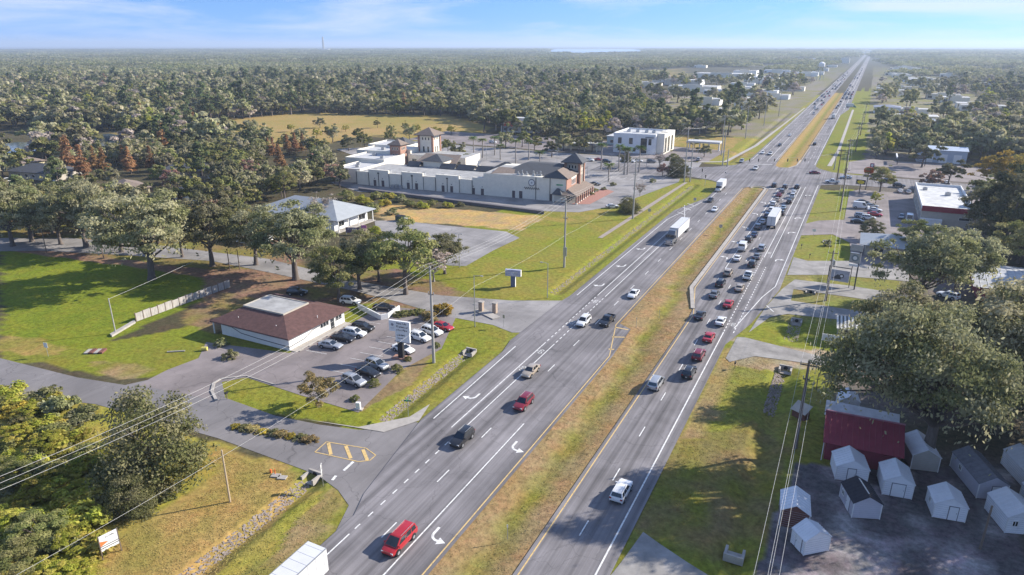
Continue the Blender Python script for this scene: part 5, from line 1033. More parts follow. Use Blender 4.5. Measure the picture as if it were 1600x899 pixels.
wire('phone_cable','thin cable from lawn pole up over the panel fence',[(-128.6,77.6,7.4),(-140,112,6.2)],.6,.025)
# right hand wood pole line
rp = [(-1.5,30,12.5,''),(-1.6,94.7,14.0,'dark wooden pole left of the maroon barn'),(-1.4,162.3,12.0,'wooden pole with transformer by the gravel drives'),(-2.3,261.4,15.2,'wooden pole at the diner lot under the wires'),(-6,319,14,'wooden pole at the right near corner of the intersection'),(-3.4,332,17,'tall wooden pole behind the pale blue sedan'),(-1,420,14,'wooden pole first along the right sidewalk'),(0,500,14,'wooden pole second along the right sidewalk'),(1,590,14,'wooden pole third along the right sidewalk')]
for x, y, h, lb in rp[1:]: conc_pole(x, y, h, lb, ((.95,2.2),(.80,.9)), M_WOOD, 'wooden poles on the right side')
t_ = thing('transformer','grey pole transformer on the gravel drive pole','transformer',-1.0,162.1,8.6); MB().tube([(0,0,0),(0,0,1.1)],.32,10).build('tank', M_STEEL, t_); MB().tube([(0,0,1.1),(0,0,1.35)],.08,6).build('bushing', M_WHITE, t_)
chain = [rp[0],rp[1],rp[2],rp[3],rp[5],rp[6],rp[7],rp[8]]
for i, dx in enumerate((-1.0,.1,1.0)): wire('power_line', ('left','middle','right')[i]+'most of the wires running up the right side', [(x+dx,y,h*.95+.3) for x,y,h,_ in chain], 1.2, .014, 'wires along the right side')
wire('phone_cable','lower thick cable running up the right side',[(x+.25,y,h*.80) for x,y,h,_ in chain],1.0,.015)
# small poles
def pole(x, y, h, label, mt=None, r=.13, cat='pole'): 
    o = MB().tube([(0,0,0),(0,0,h)],[r,r*.75],8).build('wooden_pole', mt or M_WOOD, None, True, (x,y,-.05)); return tag(o, label, cat)
pole(-64.9,49.1,7.7,'bare pale wooden pole in the golden grass at lower left',mat('pale wood pole',(.42,.33,.22),.9,.2,2,stretch=(4,4,.5))); pole(-128.6,77.6,7.6,'bare pole at the end of the low wall in the lawn',M_CPOLE); pole(-199.2,105.8,7,'thin pole at far left by the shaded drive'); pole(-179.6,109.4,10.2,'taller thin pole beside the big mossy oak'); pole(-140.8,117.6,5.7,'left pole of a pair beside the drive under oaks'); pole(-138.9,119.1,5.4,'right pole of a pair beside the drive under oaks')
pole(19.6,81.8,6.0,'short wooden pole in the shed yard with a box at its foot',M_WOOD,.14); pole(-.2,115,3.2,'short post in the right lawn by the ditch',M_WOOD,.08); pole(1.0,119.5,3.0,'thin yellow marker post beside the right lawn',mat('yellow marker',(.5,.4,.08),.6,.1),.05)
def lamp_post(x, y, h, label, arm=(-1.6,0), dbl=False):
    K = thing('street_lamp', label, 'street lamp', x, y); MB().tube([(0,0,0),(0,0,h)],[.12,.07],8).build('pole', M_STEEL, K, smooth=True)
    for s_ in ((1,-1) if dbl else (1,)):
        MB().tube([(0,0,h-.1),(arm[0]*s_*.6,arm[1]*s_*.6,h+.1),(arm[0]*s_,arm[1]*s_,h+.05)],.04,5).build('arm', M_STEEL, K); MB().box(arm[0]*s_-.3,arm[0]*s_+.3,arm[1]*s_-.13,arm[1]*s_+.13,h-.04,h+.1).build('lamp_head', M_STEEL, K)
lamp_post(-65.3,113.1,11.2,'street lamp pole on the lawn corner by the brick gate posts',(1.6,0.3)); lamp_post(-58.8,135.4,8.4,'slim street lamp by the driveway across from the gate posts'); lamp_post(-88.7,146.2,9,'double headed lamp beside the worn parking lot',(.7,.2),True)
for i,(px,py,h) in enumerate(((918,275,7),(955,268,8),(1010,262,8),(870,262,8),(760,250,8))):
    X,Y = G(px,py); lamp_post(X,Y,h,'slim parking lot lamp '+('by the corner island','behind the corner tower','before the bank','behind the slate roof','near the tan pavilion')[i],(.8,0),True)
# traffic signals on span wires across the intersection
M_SIG = mat('signal housing',(.03,.035,.03),.5,.1); M_REDL = mat('red lens',(.35,.02,.02),.3,0)
def signal(x, y, z, face, label):
    K = thing('traffic_signal', label, 'traffic signal', x, y, z, face, 'traffic lights over the intersection'); MB().box(-.22,.22,-.18,.18,0,1.25).build('housing', M_SIG, K)
    for i, m in enumerate((mat('green lens',(.02,.12,.06),.3,0), mat('amber lens',(.25,.14,.02),.3,0), M_REDL)): MB().disc((0,-.2,.22+i*.4),.14,(0,1,0),.05,12).build('lens', m, K)
    MB().tube([(0,0,1.25),(0,0,1.7)],.03,5).build('hanger', M_DARK, K)
for i,(px,lb) in enumerate(((1171.5,'first signal from the left over the far lanes'),(1185.5,'second signal from the left over the far lanes'),(1210.5,'signal over the far median tip, left'),(1231,'signal over the far median, centre'),(1246,'signal over the far median, right edge'),(1258,'rightmost signal over the far northbound lanes'))):
    X, Y = G(px,250.5,5.6); signal(X, Y, 5.0, math.pi if i % 2 else 0, lb)
pA, pB = G(1163,250.5,7.0), G(1266,249.5,7.0)
conc_pole(-54.5,337.5,8.5,'signal pole at the far left corner of the intersection',()); conc_pole(-8.5,352.5,8.5,'signal pole at the far right corner of the intersection',())
a, b = Vector((-54.5,337.5,7.6)), Vector((-8.5,352.5,7.4)); 
sigs = [G(p,250.5,5.6) for p in (1171.5,1185.5,1210.5,1231,1246,1258)]
wire('signal_span_wire','span wire carrying the traffic signals over the intersection',[(-54.5,337.5,7.6)]+[(x,y,6.72) for x,y in sigs]+[(-8.5,352.5,7.4)],0,.03)
for i,(px,py,lb) in enumerate(((1097.6,267,'signal on a post by the left cross street lanes'),(1102.8,276.5,'low signal on a post near the left corner poles'))):
    X,Y = G(px,py,4); K = thing('traffic_signal', lb, 'traffic signal', X, Y, 0, math.pi/2, 'traffic lights over the intersection'); MB().box(-.22,.22,-.18,.18,3.6,4.8).build('housing', M_SIG, K); MB().tube([(0,0,0),(0,0,3.6)],.08,6).build('post', M_STEEL, K); MB().disc((0,-.2,4.6),.14,(0,1,0),.05,12).build('lens', M_REDL, K)
# ---- signs
o = thing('office_sign','white two panel office sign on a black pillar among parked cars','sign',-70.1,93.9,0,R_(8))
MB().box(-.5,.5,-.35,.35,0,3.4).build('pillar', M_BLACK, o); MB().box(-2.1,2.1,-.2,.2,5.4,7.5).build('upper_panel', M_WSTUC, o); MB().box(-.9,2.0,-.18,.18,3.4,5.38).build('lower_panel', M_WSTUC, o)
text(o,'New Life',.55,(.45,-.215,7.05),(math.pi/2,0,0),M_DARK); strokes(o,'-y',-.2,-.6,6.25,2.4,.38,7,5,M_DARK); strokes(o,'-y',-.2,-.6,5.6,2.0,.38,7,6,M_DARK)
MB().disc((-1.4,-.21,6.7),.28,(0,1,0),.02,14).build('emblem', mat('emblem grey',(.25,.25,.27),.6,.1), o); strokes(o,'-y',-.2,-1.75,5.9,.7,.25,7,11,M_STEEL); strokes(o,'-y',-.18,-.6,4.6,1.6,.4,7,8,M_DARK); strokes(o,'-y',-.18,-.5,4.0,1.2,.25,7,12,M_DARK)
MB().box(-1.6,1.4,-.8,.9,-.05,.25).build('base', M_BRICKO, o)
o = thing('blue_monument_sign','blue and white monument sign on the long green verge','sign',-69.4,139,0,R_(12)); MB().box(-.55,.55,-.3,.3,0,2.7).build('pillar', mat('sign blue',(.10,.13,.24),.6,.15), o); MB().box(-1.9,1.9,-.35,.35,2.7,4.3).build('panel', mat('sign pale blue',(.38,.40,.55),.5,.25,1.2), o); MB().box(1.9,1.96,-.35,.35,2.7,4.3).build('edge_trim', M_WHITE, o); MB().box(.55,.6,-.3,.3,0,2.7).build('edge_trim', M_WHITE, o)
strokes(o,'-y',-.35,-1.5,3.5,2.6,.4,6,4,M_WHITE); strokes(o,'-y',-.35,-1.2,2.95,2.2,.25,6,14,M_WHITE)
o = thing('for_sale_sign','white property sign with orange triangle in golden grass','sign',-69.2,36.1,0,R_(78)); MB().box(-1.0,1.0,-.03,.03,1.1,3.1).build('panel', M_WSTUC, o)
MB().add([(-.98,-.045,1.75),(-.98,-.045,2.45),(-.05,-.045,2.1)],[(0,1,2)]).build('triangle', mat('sign orange',(.70,.20,.06),.6,.1), o)
MB().box(-.95,.95,-.05,-.032,1.68,1.76).build('stripe', M_DARK, o); MB().box(-.95,.95,-.05,-.032,1.42,1.50).build('stripe', M_DARK, o); strokes(o,'-y',-.03,-.3,2.65,1.0,.2,5,3,M_STEEL)
for x in (-1.05,.95): MB().box(x,x+.1,-.05,.05,0,3.2).build('post', M_WOOD, o)
def road_sign(x, y, h, rz, label, shape='rect', m=None, wd=.6, hg=.75, back=True):
    o = thing('road_sign', label, 'road sign', x, y, 0, rz); MB().tube([(0,0,-.1),(0,0,h)],.04,6).build('post', M_STEEL, o)
    if shape == 'rect': MB().box(-wd/2,wd/2,-.05,-.02,h-hg,h).build('panel', m or M_STEEL, o)
    elif shape == 'stop': mb = MB(); mb.disc((0,-.06,h-.4),.42,(0,1,0),.03,8); mb.build('panel', m or M_REDL, o)
    elif shape == 'diamond': mb = MB(); mb.disc((0,-.06,h-.45),.5,(0,1,0),.03,4); mb.build('panel', m, o)
    return o
M_GREENS = mat('street sign green',(.02,.16,.09),.5,.05)
o = road_sign(-56.7,76.8,3.0,R_(20),'green street name sign in the ditch by the office lawn','rect',M_GREENS,1.2,.25); MB().box(-.02,.02,-.6,.6,3.05,3.3).build('cross_panel', M_GREENS, o)
o = road_sign(-56.5,57,3.4,R_(-60),'post with stacked white signs at the side road mouth','rect',M_WHITE,.6,.6); MB().box(-.3,.3,-.05,-.02,2.1,2.7).build('lower_panel', M_WHITE, o); MB().box(-.2,.2,-.05,-.02,1.5,2.0).build('lower_panel', M_WHITE, o)
X,Y = G(787,512); road_sign(X,Y,2.8,R_(160),'back of a small sign at the lot driveway corner','rect',M_STEEL)
road_sign(-129.7,64.9,2.8,R_(10),'white notice on a wooden post beside the side road lawn','rect',M_WHITE,.9,1.0)
for i,(px,py,lb) in enumerate(((1125,366,'grey backed sign in the near median'),(1014,340,'grey backed sign in the left verge near the plaza'),(1085,322,'small sign by the ditch near the intersection'))): X,Y = G(px,py); road_sign(X,Y,3.0,R_(180),lb,'rect',M_STEEL,1.0,1.0)
X,Y = G(793,842); road_sign(X,Y,2.0,0,'thin leaning delineator in the near median','rect',M_WHITE,.15,.4)
X,Y = G(1271,370); road_sign(X,Y,2.4,0,'blank white sign at the right drive entrance','rect',M_WHITE,1.0,.8); X,Y = G(1133,278); road_sign(X,Y,2.6,0,'small cabinet sign on the intersection corner','rect',M_STEEL,.5,.6)
X,Y = G(1030,497); road_sign(X,Y,1.8,0,'thin post in the wide median','rect',M_STEEL,.1,.2); X,Y = G(994,512); road_sign(X,Y,2.2,0,'slender marker at the turn pocket tip','rect',M_STEEL,.12,.3)
# diner pylon signs
o = thing('pylon_sign','yellow oval in black panel sign on a post by the diner lot','sign',3.0,297,0,R_(-12)); o.scale = (.8,.8,.85); MB().tube([(0,0,0),(0,0,4.4)],.2,8).build('post', M_DARK, o); MB().box(-2.1,2.1,-.2,.2,4.4,6.5).build('panel', mat('sign black',(.03,.026,.02),.5,.1), o)
mb = MB(); V=[]; n=24
for i in range(n): V.append((1.6*math.cos(2*math.pi*i/n),-.22,5.45+.75*math.sin(2*math.pi*i/n)))
mb.add(V,[tuple(range(n))]); mb.build('oval', mat('sign yellow',(.80,.58,.03),.5,.05), o); strokes(o,'-y',-.225,-.9,5.3,1.8,.35,5,2,mat('sign black',(.03,.026,.02)))
o = thing('pylon_sign','tall orange oval pylon sign above the yellow sign','sign',5.2,306,0,R_(-12)); o.scale = (.74,.74,.86); MB().tube([(0,0,0),(0,0,9.0)],.22,8).build('post', M_DARK, o); mb = MB(); V=[]
for yy in (-.25,.25):
    for i in range(n): V.append((2.4*math.copysign(abs(math.cos(2*math.pi*i/n))**.7,math.cos(2*math.pi*i/n)),yy,9.2+1.5*math.copysign(abs(math.sin(2*math.pi*i/n))**.7,math.sin(2*math.pi*i/n))))
mb.add(V,[tuple(range(n)),tuple(range(2*n-1,n-1,-1))]+[(i,n+i,n+(i+1)%n,(i+1)%n) for i in range(n)]); mb.build('panel', mat('sign orange red',(.55,.10,.015),.5,.15,1), o); strokes(o,'-y',-.25,-1.6,9.0,3.2,.55,5,21,mat('sign brown',(.18,.03,.01),.6,.1))
MB().box(-2.0,2.0,-.15,.15,6.2,7.3).build('lower_panel', mat('sign mauve',(.35,.30,.42),.5,.3,1.5), o); MB().box(.2,2.2,-.15,.15,10.8,12.6).build('top_panel', mat('sign plum',(.20,.05,.12),.5,.2), o); mb = MB(); mb.disc((1.2,-.17,11.7),.6,(0,1,0),.03,16); mb.build('top_roundel', M_WHITE, o)
o = thing('roundel_sign','square white sign with oval emblem above the gravel drive','sign',3.3,173.4,0,R_(-8)); MB().tube([(.9,.1,0),(.9,.1,9.4)],.16,8).build('post', M_DARK, o); MB().box(-1.15,1.15,-.2,.2,6.6,9.0).build('panel', M_STEEL, o); mb=MB(); mb.disc((0,-.22,7.8),.8,(0,1,0),.03,20); mb.build('emblem', mat('emblem blue grey',(.20,.24,.26),.5,.3,2), o); mb=MB(); mb.disc((0,-.25,7.8),.45,(0,1,0),.03,16); mb.build('emblem_centre', M_WSTUC, o); MB().box(-1.1,.9,-.15,.15,5.7,6.3).build('lower_panel', M_WSTUC, o); MB().box(-1.3,1.3,-.12,.12,9.5,11).build('top_frame', M_STEEL, o)
o = thing('board_sign','wide grey drawn board sign between two dark posts','sign',.6,174.6,0,R_(-6)); MB().box(-2.2,2.2,-.06,.06,1.2,4.0).build('panel', mat('board grey',(.40,.41,.45),.6,.2,1), o); MB().box(-2.5,2.5,-.05,.05,4.6,4.8).build('top_bar', M_DARK, o)
for x in (-2.5,2.35): MB().box(x,x+.16,-.08,.08,0,5.6 if x>0 else 4.8).build('post', M_DARK, o)
MB().add([(-1.7,-.075,1.7),(.6,-.075,1.7),(-.3,-.075,3.0)],[(0,1,2)]).build('drawing', M_DARK, o); mb=MB(); mb.disc((.5,-.075,2.6),.55,(0,1,0),.02,14); mb.build('drawing', M_DARK, o); mb=MB(); mb.disc((.5,-.10,2.6),.3,(0,1,0),.02,14); mb.build('drawing', M_WSTUC, o)
X,Y = G(1298,502); o = road_sign(X,Y,2.4,0,'thin sign post by the gravel drive kiosk','rect',M_STEEL,.4,.4)
# brick gate posts, mailboxes, cabinets, culverts
for i,(x,y) in enumerate(((-68.3,121.2),(-65.3,121.9))):
    o = thing('brick_gate_post',('left','right')[i]+' brick gate post on the driveway island','gate post',x,y); MB().box(-.45,.45,-.45,.45,-.1,2.2).build('pillar', mat('pale brick',(.38,.29,.22),.9,.2,3,.2), o); MB().box(-.55,.55,-.55,.55,2.2,2.4).build('cap', M_CONC, o)
tag(MB().prism(GP((742,487),(770,500),(782,497),(752,481)),-.1,.22).build('traffic_island', M_CONC),'small kerbed island under the brick gate posts','traffic island')
o = thing('utility_cabinet','white utility cabinet on the office lawn','cabinet',-65.2,75.2,0,R_(20)); MB().box(-.35,.35,-.25,.25,0,1.25).build('body', M_WHITE, o); MB().box(-.7,.7,-.45,.45,-.05,.12).build('base', M_CONC, o)
for i,(px,py,lb) in enumerate(((1258,310,'small grey roadside box in the right verge'),(1265,402,'black mailbox by the right drive'),(1252,387,'thin mailbox post on the right lawn'),(1148,574,'black mailbox on the right verge edge'),(355,622,'black mailbox at the lot kerb nose'))):
    X,Y = G(px,py+2); o = thing('mailbox',lb,'mailbox',X,Y); MB().box(-.05,.05,-.05,.05,0,1.0).build('post', M_WOOD, o); MB().box(-.14,.14,-.3,.3,1.0,1.3).build('box', M_BLACK, o)
def culvert(px, py, rz, label, s_=1.0):
    X,Y = G(px,py); o = thing('culvert_headwall',label,'culvert',X,Y,-.55,R_(rz)); mb=MB(); mb.box(-1.1*s_,1.1*s_,0,.3,0,1.0); mb.box(-1.1*s_,-.8*s_,-1.6,0,0,.8); mb.box(.8*s_,1.1*s_,-1.6,0,0,.8); mb.box(-.8*s_,.8*s_,-1.6,0,0,.08); mb.build('headwall', M_CONC, o); m2=MB(); m2.disc((0,-.02,.5),.38*s_,(0,1,0),.06,14); m2.build('pipe_opening', M_BLACK, o)
culvert(736,548,0,'concrete culvert end with dark opening below the tall lawn pole'); culvert(492,741,0,'dark culvert end beside the stacked white signs'); culvert(1228,575,0,'concrete culvert end at the top of the right stony ditch'); culvert(1245,501,0,'concrete culvert end between the two gravel drives'); culvert(1267,456,0,'concrete culvert end on the shaded island'); culvert(1292,378,0,'concrete culvert end on the right lawn by the leaning shrub'); culvert(1146,872,180,'concrete culvert end in the shade near bottom right')
X,Y = G(150,550); o = thing('culvert_headwall','broken brown culvert stones at the lawn ditch','culvert',X,Y,-.1,R_(30)); 
for i in range(4): MB().box(-1.8+i*.9,-1.1+i*.9,-1.0,.9,0,.35+.08*(i%2)).build('slab', [M_CONC,M_LOG][i%2], o)
# stone lining of the ditches: one rough strip of stones per ditch
def stones(name, line_, x0, x1, label, n, seed):
    r = random.Random(seed); mb = MB(); (ax,ay),(bx_,by) = line_
    for i in range(n):
        t = r.random(); f = r.random(); x = ax+(bx_-ax)*t + x0+(x1-x0)*f; y = ay+(by-ay)*t; s_ = r.uniform(.09,.22); dd = abs(x-(ax+(bx_-ax)*t)); z = -.85*max(0,1-dd/2.0)**.8
        q = [(x+s_*r.uniform(.6,1)*math.cos(k*1.57+r.uniform(-.4,.4)), y+s_*1.3*math.sin(k*1.57+.6)) for k in range(4)]; top = [(a*.6+x*.4, b*.6+y*.4) for a,b in q]
        mb.add([(a,b,z-.12) for a,b in q]+[(a,b,z+s_*.55) for a,b in top],[(4,5,6,7),(0,1,5,4),(1,2,6,5),(2,3,7,6),(3,0,4,7)])
    return tag(mb.build(name, mat('pinkish field stone',(.31,.26,.23),.9,.35,1.5,.3)), label, 'stones', kind='stuff')
stones('ditch_stones',DITCH_B,-1.6,.1,'pale stones lining the ditch below the office lawn',700,1); stones('ditch_stones',DITCH_A,-1.7,.1,'pale stones lining the lower left ditch',900,2); stones('ditch_stones',((-5.7,104),(-5.7,119.5)),-1.6,.2,'pale stones in the right ditch below the culvert',500,3); stones('ditch_stones',DITCH_C,-1.4,-.2,'pale stones along the plaza verge ditch',1500,4); stones('ditch_stones',DITCH_F,-1.4,1.2,'grey stones in the shaded ditch between drives',260,5)
# small litter items
X,Y = G(430,742); o = thing('orange_marker','pair of orange survey markers by the flat slabs','marker',X,Y); MB().tube([(0,0,0),(0,0,.9)],.06,6).build('stake', mat('marker orange',(.7,.15,.04),.6,0), o); MB().box(-1.0,-.75,0,.2,0,.5).build('flag', mat('marker orange',(.7,.15,.04)), o)
for i,(px,py) in enumerate(((431,744),(441,747))): X,Y = G(px,py); tag(MB().box(-.6,.6,-.4,.4,0,.14).build('concrete_slab', M_CONC, None, loc=(X,Y,0), rz=R_(20)), ('left','right')[i]+' flat concrete slab lying in the grass by orange markers','slab')
X,Y = G(275,550); tag(MB().box(-1.6,1.6,-.12,.12,0,.2).build('kerb_stone', M_CONC, None, loc=(X,Y,0), rz=R_(35)),'single pale parking kerb lying at the lot edge','kerb stone')
X,Y = G(320,548); o = thing('barrel','yellow barrel lying beside the office porch','barrel',X,Y,.4,R_(30)); MB().tube([(-.5,0,0),(.5,0,0)],.38,12).build('drum', mat('barrel yellow',(.55,.48,.12),.6,.1), o)
X,Y = G(626,345); o = thing('dumpster','dark green dumpster at the far corner of the worn lot','dumpster',X,Y); MB().box(-1.6,1.6,-.8,.8,.1,1.6).build('body', mat('dumpster green',(.03,.06,.05),.6,.15), o); MB().slab((-1.6,-.85,1.61),(1.6,-.85,1.61),(1.6,.85,1.8),(-1.6,.85,1.8),.05).build('lid', M_BLACK, o); MB().box(1.7,2.6,-.5,.5,0,1.2).build('side_bin', M_WHITE, o)
# ------------------------------------------------------------------ vegetation
def leaf_mat(name, a, b, c, trans=0.34):
    m = bpy.data.materials.new(name); m.use_nodes = True; n = m.node_tree; n.nodes.clear(); L = n.links.new
    o = nd(n, 'ShaderNodeOutputMaterial'); d = nd(n, 'ShaderNodeBsdfDiffuse'); t = nd(n, 'ShaderNodeBsdfTranslucent'); mx = nd(n, 'ShaderNodeMixShader'); mx.inputs[0].default_value = trans
    at = nd(n, 'ShaderNodeVertexColor'); at.layer_name = 'tint'; sp = nd(n, 'ShaderNodeSeparateColor'); L(at.outputs['Color'], sp.inputs[0])
    m1 = nd(n, 'ShaderNodeMix'); m1.data_type = 'RGBA'; m1.inputs['A'].default_value = (*a, 1); m1.inputs['B'].default_value = (*b, 1); L(sp.outputs[0], m1.inputs['Factor'])
    r = nd(n, 'ShaderNodeMapRange'); r.inputs['From Min'].default_value = .45; r.inputs['From Max'].default_value = 1.0; r.inputs['To Max'].default_value = .9; L(sp.outputs[1], r.inputs['Value'])
    m2 = nd(n, 'ShaderNodeMix'); m2.data_type = 'RGBA'; m2.inputs['B'].default_value = (*c, 1); L(m1.outputs['Result'], m2.inputs['A']); L(r.outputs[0], m2.inputs['Factor'])
    oi = nd(n, 'ShaderNodeObjectInfo'); hs = nd(n, 'ShaderNodeHueSaturation'); L(m2.outputs['Result'], hs.inputs['Color'])
    v = nd(n, 'ShaderNodeMapRange'); v.inputs['To Min'].default_value = .72; v.inputs['To Max'].default_value = 1.30; L(oi.outputs['Random'], v.inputs['Value']); L(v.outputs[0], hs.inputs['Value'])
    h1 = nd(n, 'ShaderNodeMath'); h1.operation = 'MULTIPLY'; h1.inputs[1].default_value = 7.31; L(oi.outputs['Random'], h1.inputs[0]); h2 = nd(n, 'ShaderNodeMath'); h2.operation = 'FRACT'; L(h1.outputs[0], h2.inputs[0])
    h3 = nd(n, 'ShaderNodeMapRange'); h3.inputs['To Min'].default_value = .486; h3.inputs['To Max'].default_value = .514; L(h2.outputs[0], h3.inputs['Value']); L(h3.outputs[0], hs.inputs['Hue'])
    L(hs.outputs[0], d.inputs['Color']); L(hs.outputs[0], t.inputs['Color']); L(d.outputs[0], mx.inputs[1]); L(t.outputs[0], mx.inputs[2]); L(mx.outputs[0], o.inputs['Surface']); return m
LM = dict(
 oak=leaf_mat('live oak leaves', (.125,.135,.056), (.300,.295,.135), (.430,.400,.250), .42),
 bush=leaf_mat('olive bush leaves', (.085,.098,.036), (.190,.190,.080), (.300,.270,.150)),
 hoak=leaf_mat('woodland oak leaves', (.165,.170,.072), (.335,.330,.150), (.470,.425,.280), .40),
 green=leaf_mat('green oak leaves', (.125,.146,.048), (.262,.265,.095), (.385,.345,.155), .38),
 dark=leaf_mat('dark evergreen leaves', (.074,.085,.043), (.170,.172,.084), (.285,.255,.155)),
 pine=leaf_mat('pine needles', (.085,.118,.050), (.165,.190,.082), (.225,.220,.120)),
 lime=leaf_mat('yellow green leaves', (.24,.265,.038), (.42,.42,.075), (.50,.41,.11), .45),
 gold=leaf_mat('golden leaves', (.42,.30,.050), (.60,.45,.09), (.28,.26,.08), .5),
 orange=leaf_mat('rust orange needles', (.300,.150,.075), (.460,.250,.120), (.300,.200,.110)),
 bronze=leaf_mat('bronze thin leaves', (0.330,0.247,0.099), (0.495,0.388,0.174), (0.215,0.198,0.099)),
 bare=leaf_mat('bare grey twigs', (0.257,0.209,0.181), (0.446,0.377,0.326), (0.584,0.498,0.429)),
 palm=leaf_mat('palm fronds', (0.086,0.146,0.038), (0.205,0.257,0.077), (0.343,0.291,0.120)),
 pink=leaf_mat('faded reddish leaves', (0.330,0.181,0.140), (0.495,0.314,0.247), (0.264,0.215,0.149)))
M_BARK = mat('grey bark', (0.13,0.105,0.09), .95, .3, 1.5, .4, stretch=(3,3,.6)); M_BARKP = mat('pale bark', (0.30,0.27,0.24), .9, .3, 1.5, .3)
def quad_mesh(name, P, Nn, size, asp, tint, mats, rs, extra=None):
    k = len(P); rv = rs.normal(size=(k,3)); t1 = np.cross(Nn, rv); t1 /= np.linalg.norm(t1,axis=1,keepdims=True)+1e-9; t2 = np.cross(Nn, t1)
    a = t1*size[:,None]; b = t2*(size*asp)[:,None]
    V = np.stack([P-a, P-b*.9+a*.15, P+a, P+b*.9-a*.1], 1).reshape(-1,3); Q = np.arange(4*k).reshape(-1,4); mi = np.zeros(k, np.int32); T = np.repeat(tint,4,0)
    if extra is not None and len(extra.v):
        ev = np.array(extra.v); eq = [f for f in extra.f if len(f)==4]; V = np.concatenate([V, ev]); Q = np.concatenate([Q, np.array(eq)+4*k]); mi = np.concatenate([mi, np.ones(len(eq),np.int32)]); T = np.concatenate([T, np.zeros((len(ev),4))])
    me = bpy.data.meshes.new(name); me.vertices.add(len(V)); me.vertices.foreach_set('co', V.astype(np.float32).ravel()); np_quads(me, Q)
    c = me.color_attributes.new('tint','FLOAT_COLOR','POINT'); c.data.foreach_set('color', T.astype(np.float32).ravel())
    for m in mats: me.materials.append(m)
    me.polygons.foreach_set('material_index', mi); return me
def clumps(rs, shape, R, H, z0, K):
    """clump centres (K,3) and radii for a crown of half-width R, from z0 to H"""
    if shape == 'dome':
        d = rs.normal(size=(K*3,3)); d /= np.linalg.norm(d,axis=1,keepdims=True); d = d[d[:,2] > -.35][:K]; K = len(d)
        lob = 1 + .22*np.sin(3*np.arctan2(d[:,1],d[:,0])+rs.rand()*6) + .14*np.sin(5*np.arctan2(d[:,1],d[:,0])+rs.rand()*6+2*d[:,2]); rr = (.50+.50*rs.rand(K)**.6)*lob*.86
        c = d*rr[:,None]; hz = (H-z0)/2; P = np.stack([c[:,0]*R, c[:,1]*R, z0+hz*.72+c[:,2]*hz*1.25],1); rad = R*rs.uniform(.09,.23,K)
    elif shape == 'cone':
        t = rs.rand(K)**.8; a = rs.rand(K)*6.283; r = R*(1-t)*rs.uniform(.45,1,K); P = np.stack([r*np.cos(a), r*np.sin(a), z0+t*(H-z0)*.97],1); rad = R*(.20+.25*(1-t))
    elif shape == 'pine':
        t = rs.rand(K); a = rs.rand(K)*6.283; prof = np.sin(np.clip(t*.9+.12,0,1)*3.14)**.7; r = R*prof*rs.uniform(.2,1,K); P = np.stack([r*np.cos(a), r*np.sin(a), z0+t*(H-z0)],1); rad = R*rs.uniform(.16,.30,K)
    else: # bush
        d = rs.normal(size=(K*3,3)); d /= np.linalg.norm(d,axis=1,keepdims=True); d = d[d[:,2] > -.1][:K]; K = len(d); rr = .35+.55*rs.rand(K)**.5
        P = np.stack([d[:,0]*rr*R, d[:,1]*rr*R, z0+d[:,2]*rr*(H-z0)*.9],1); rad = R*rs.uniform(.18,.34,K)
    return P, rad
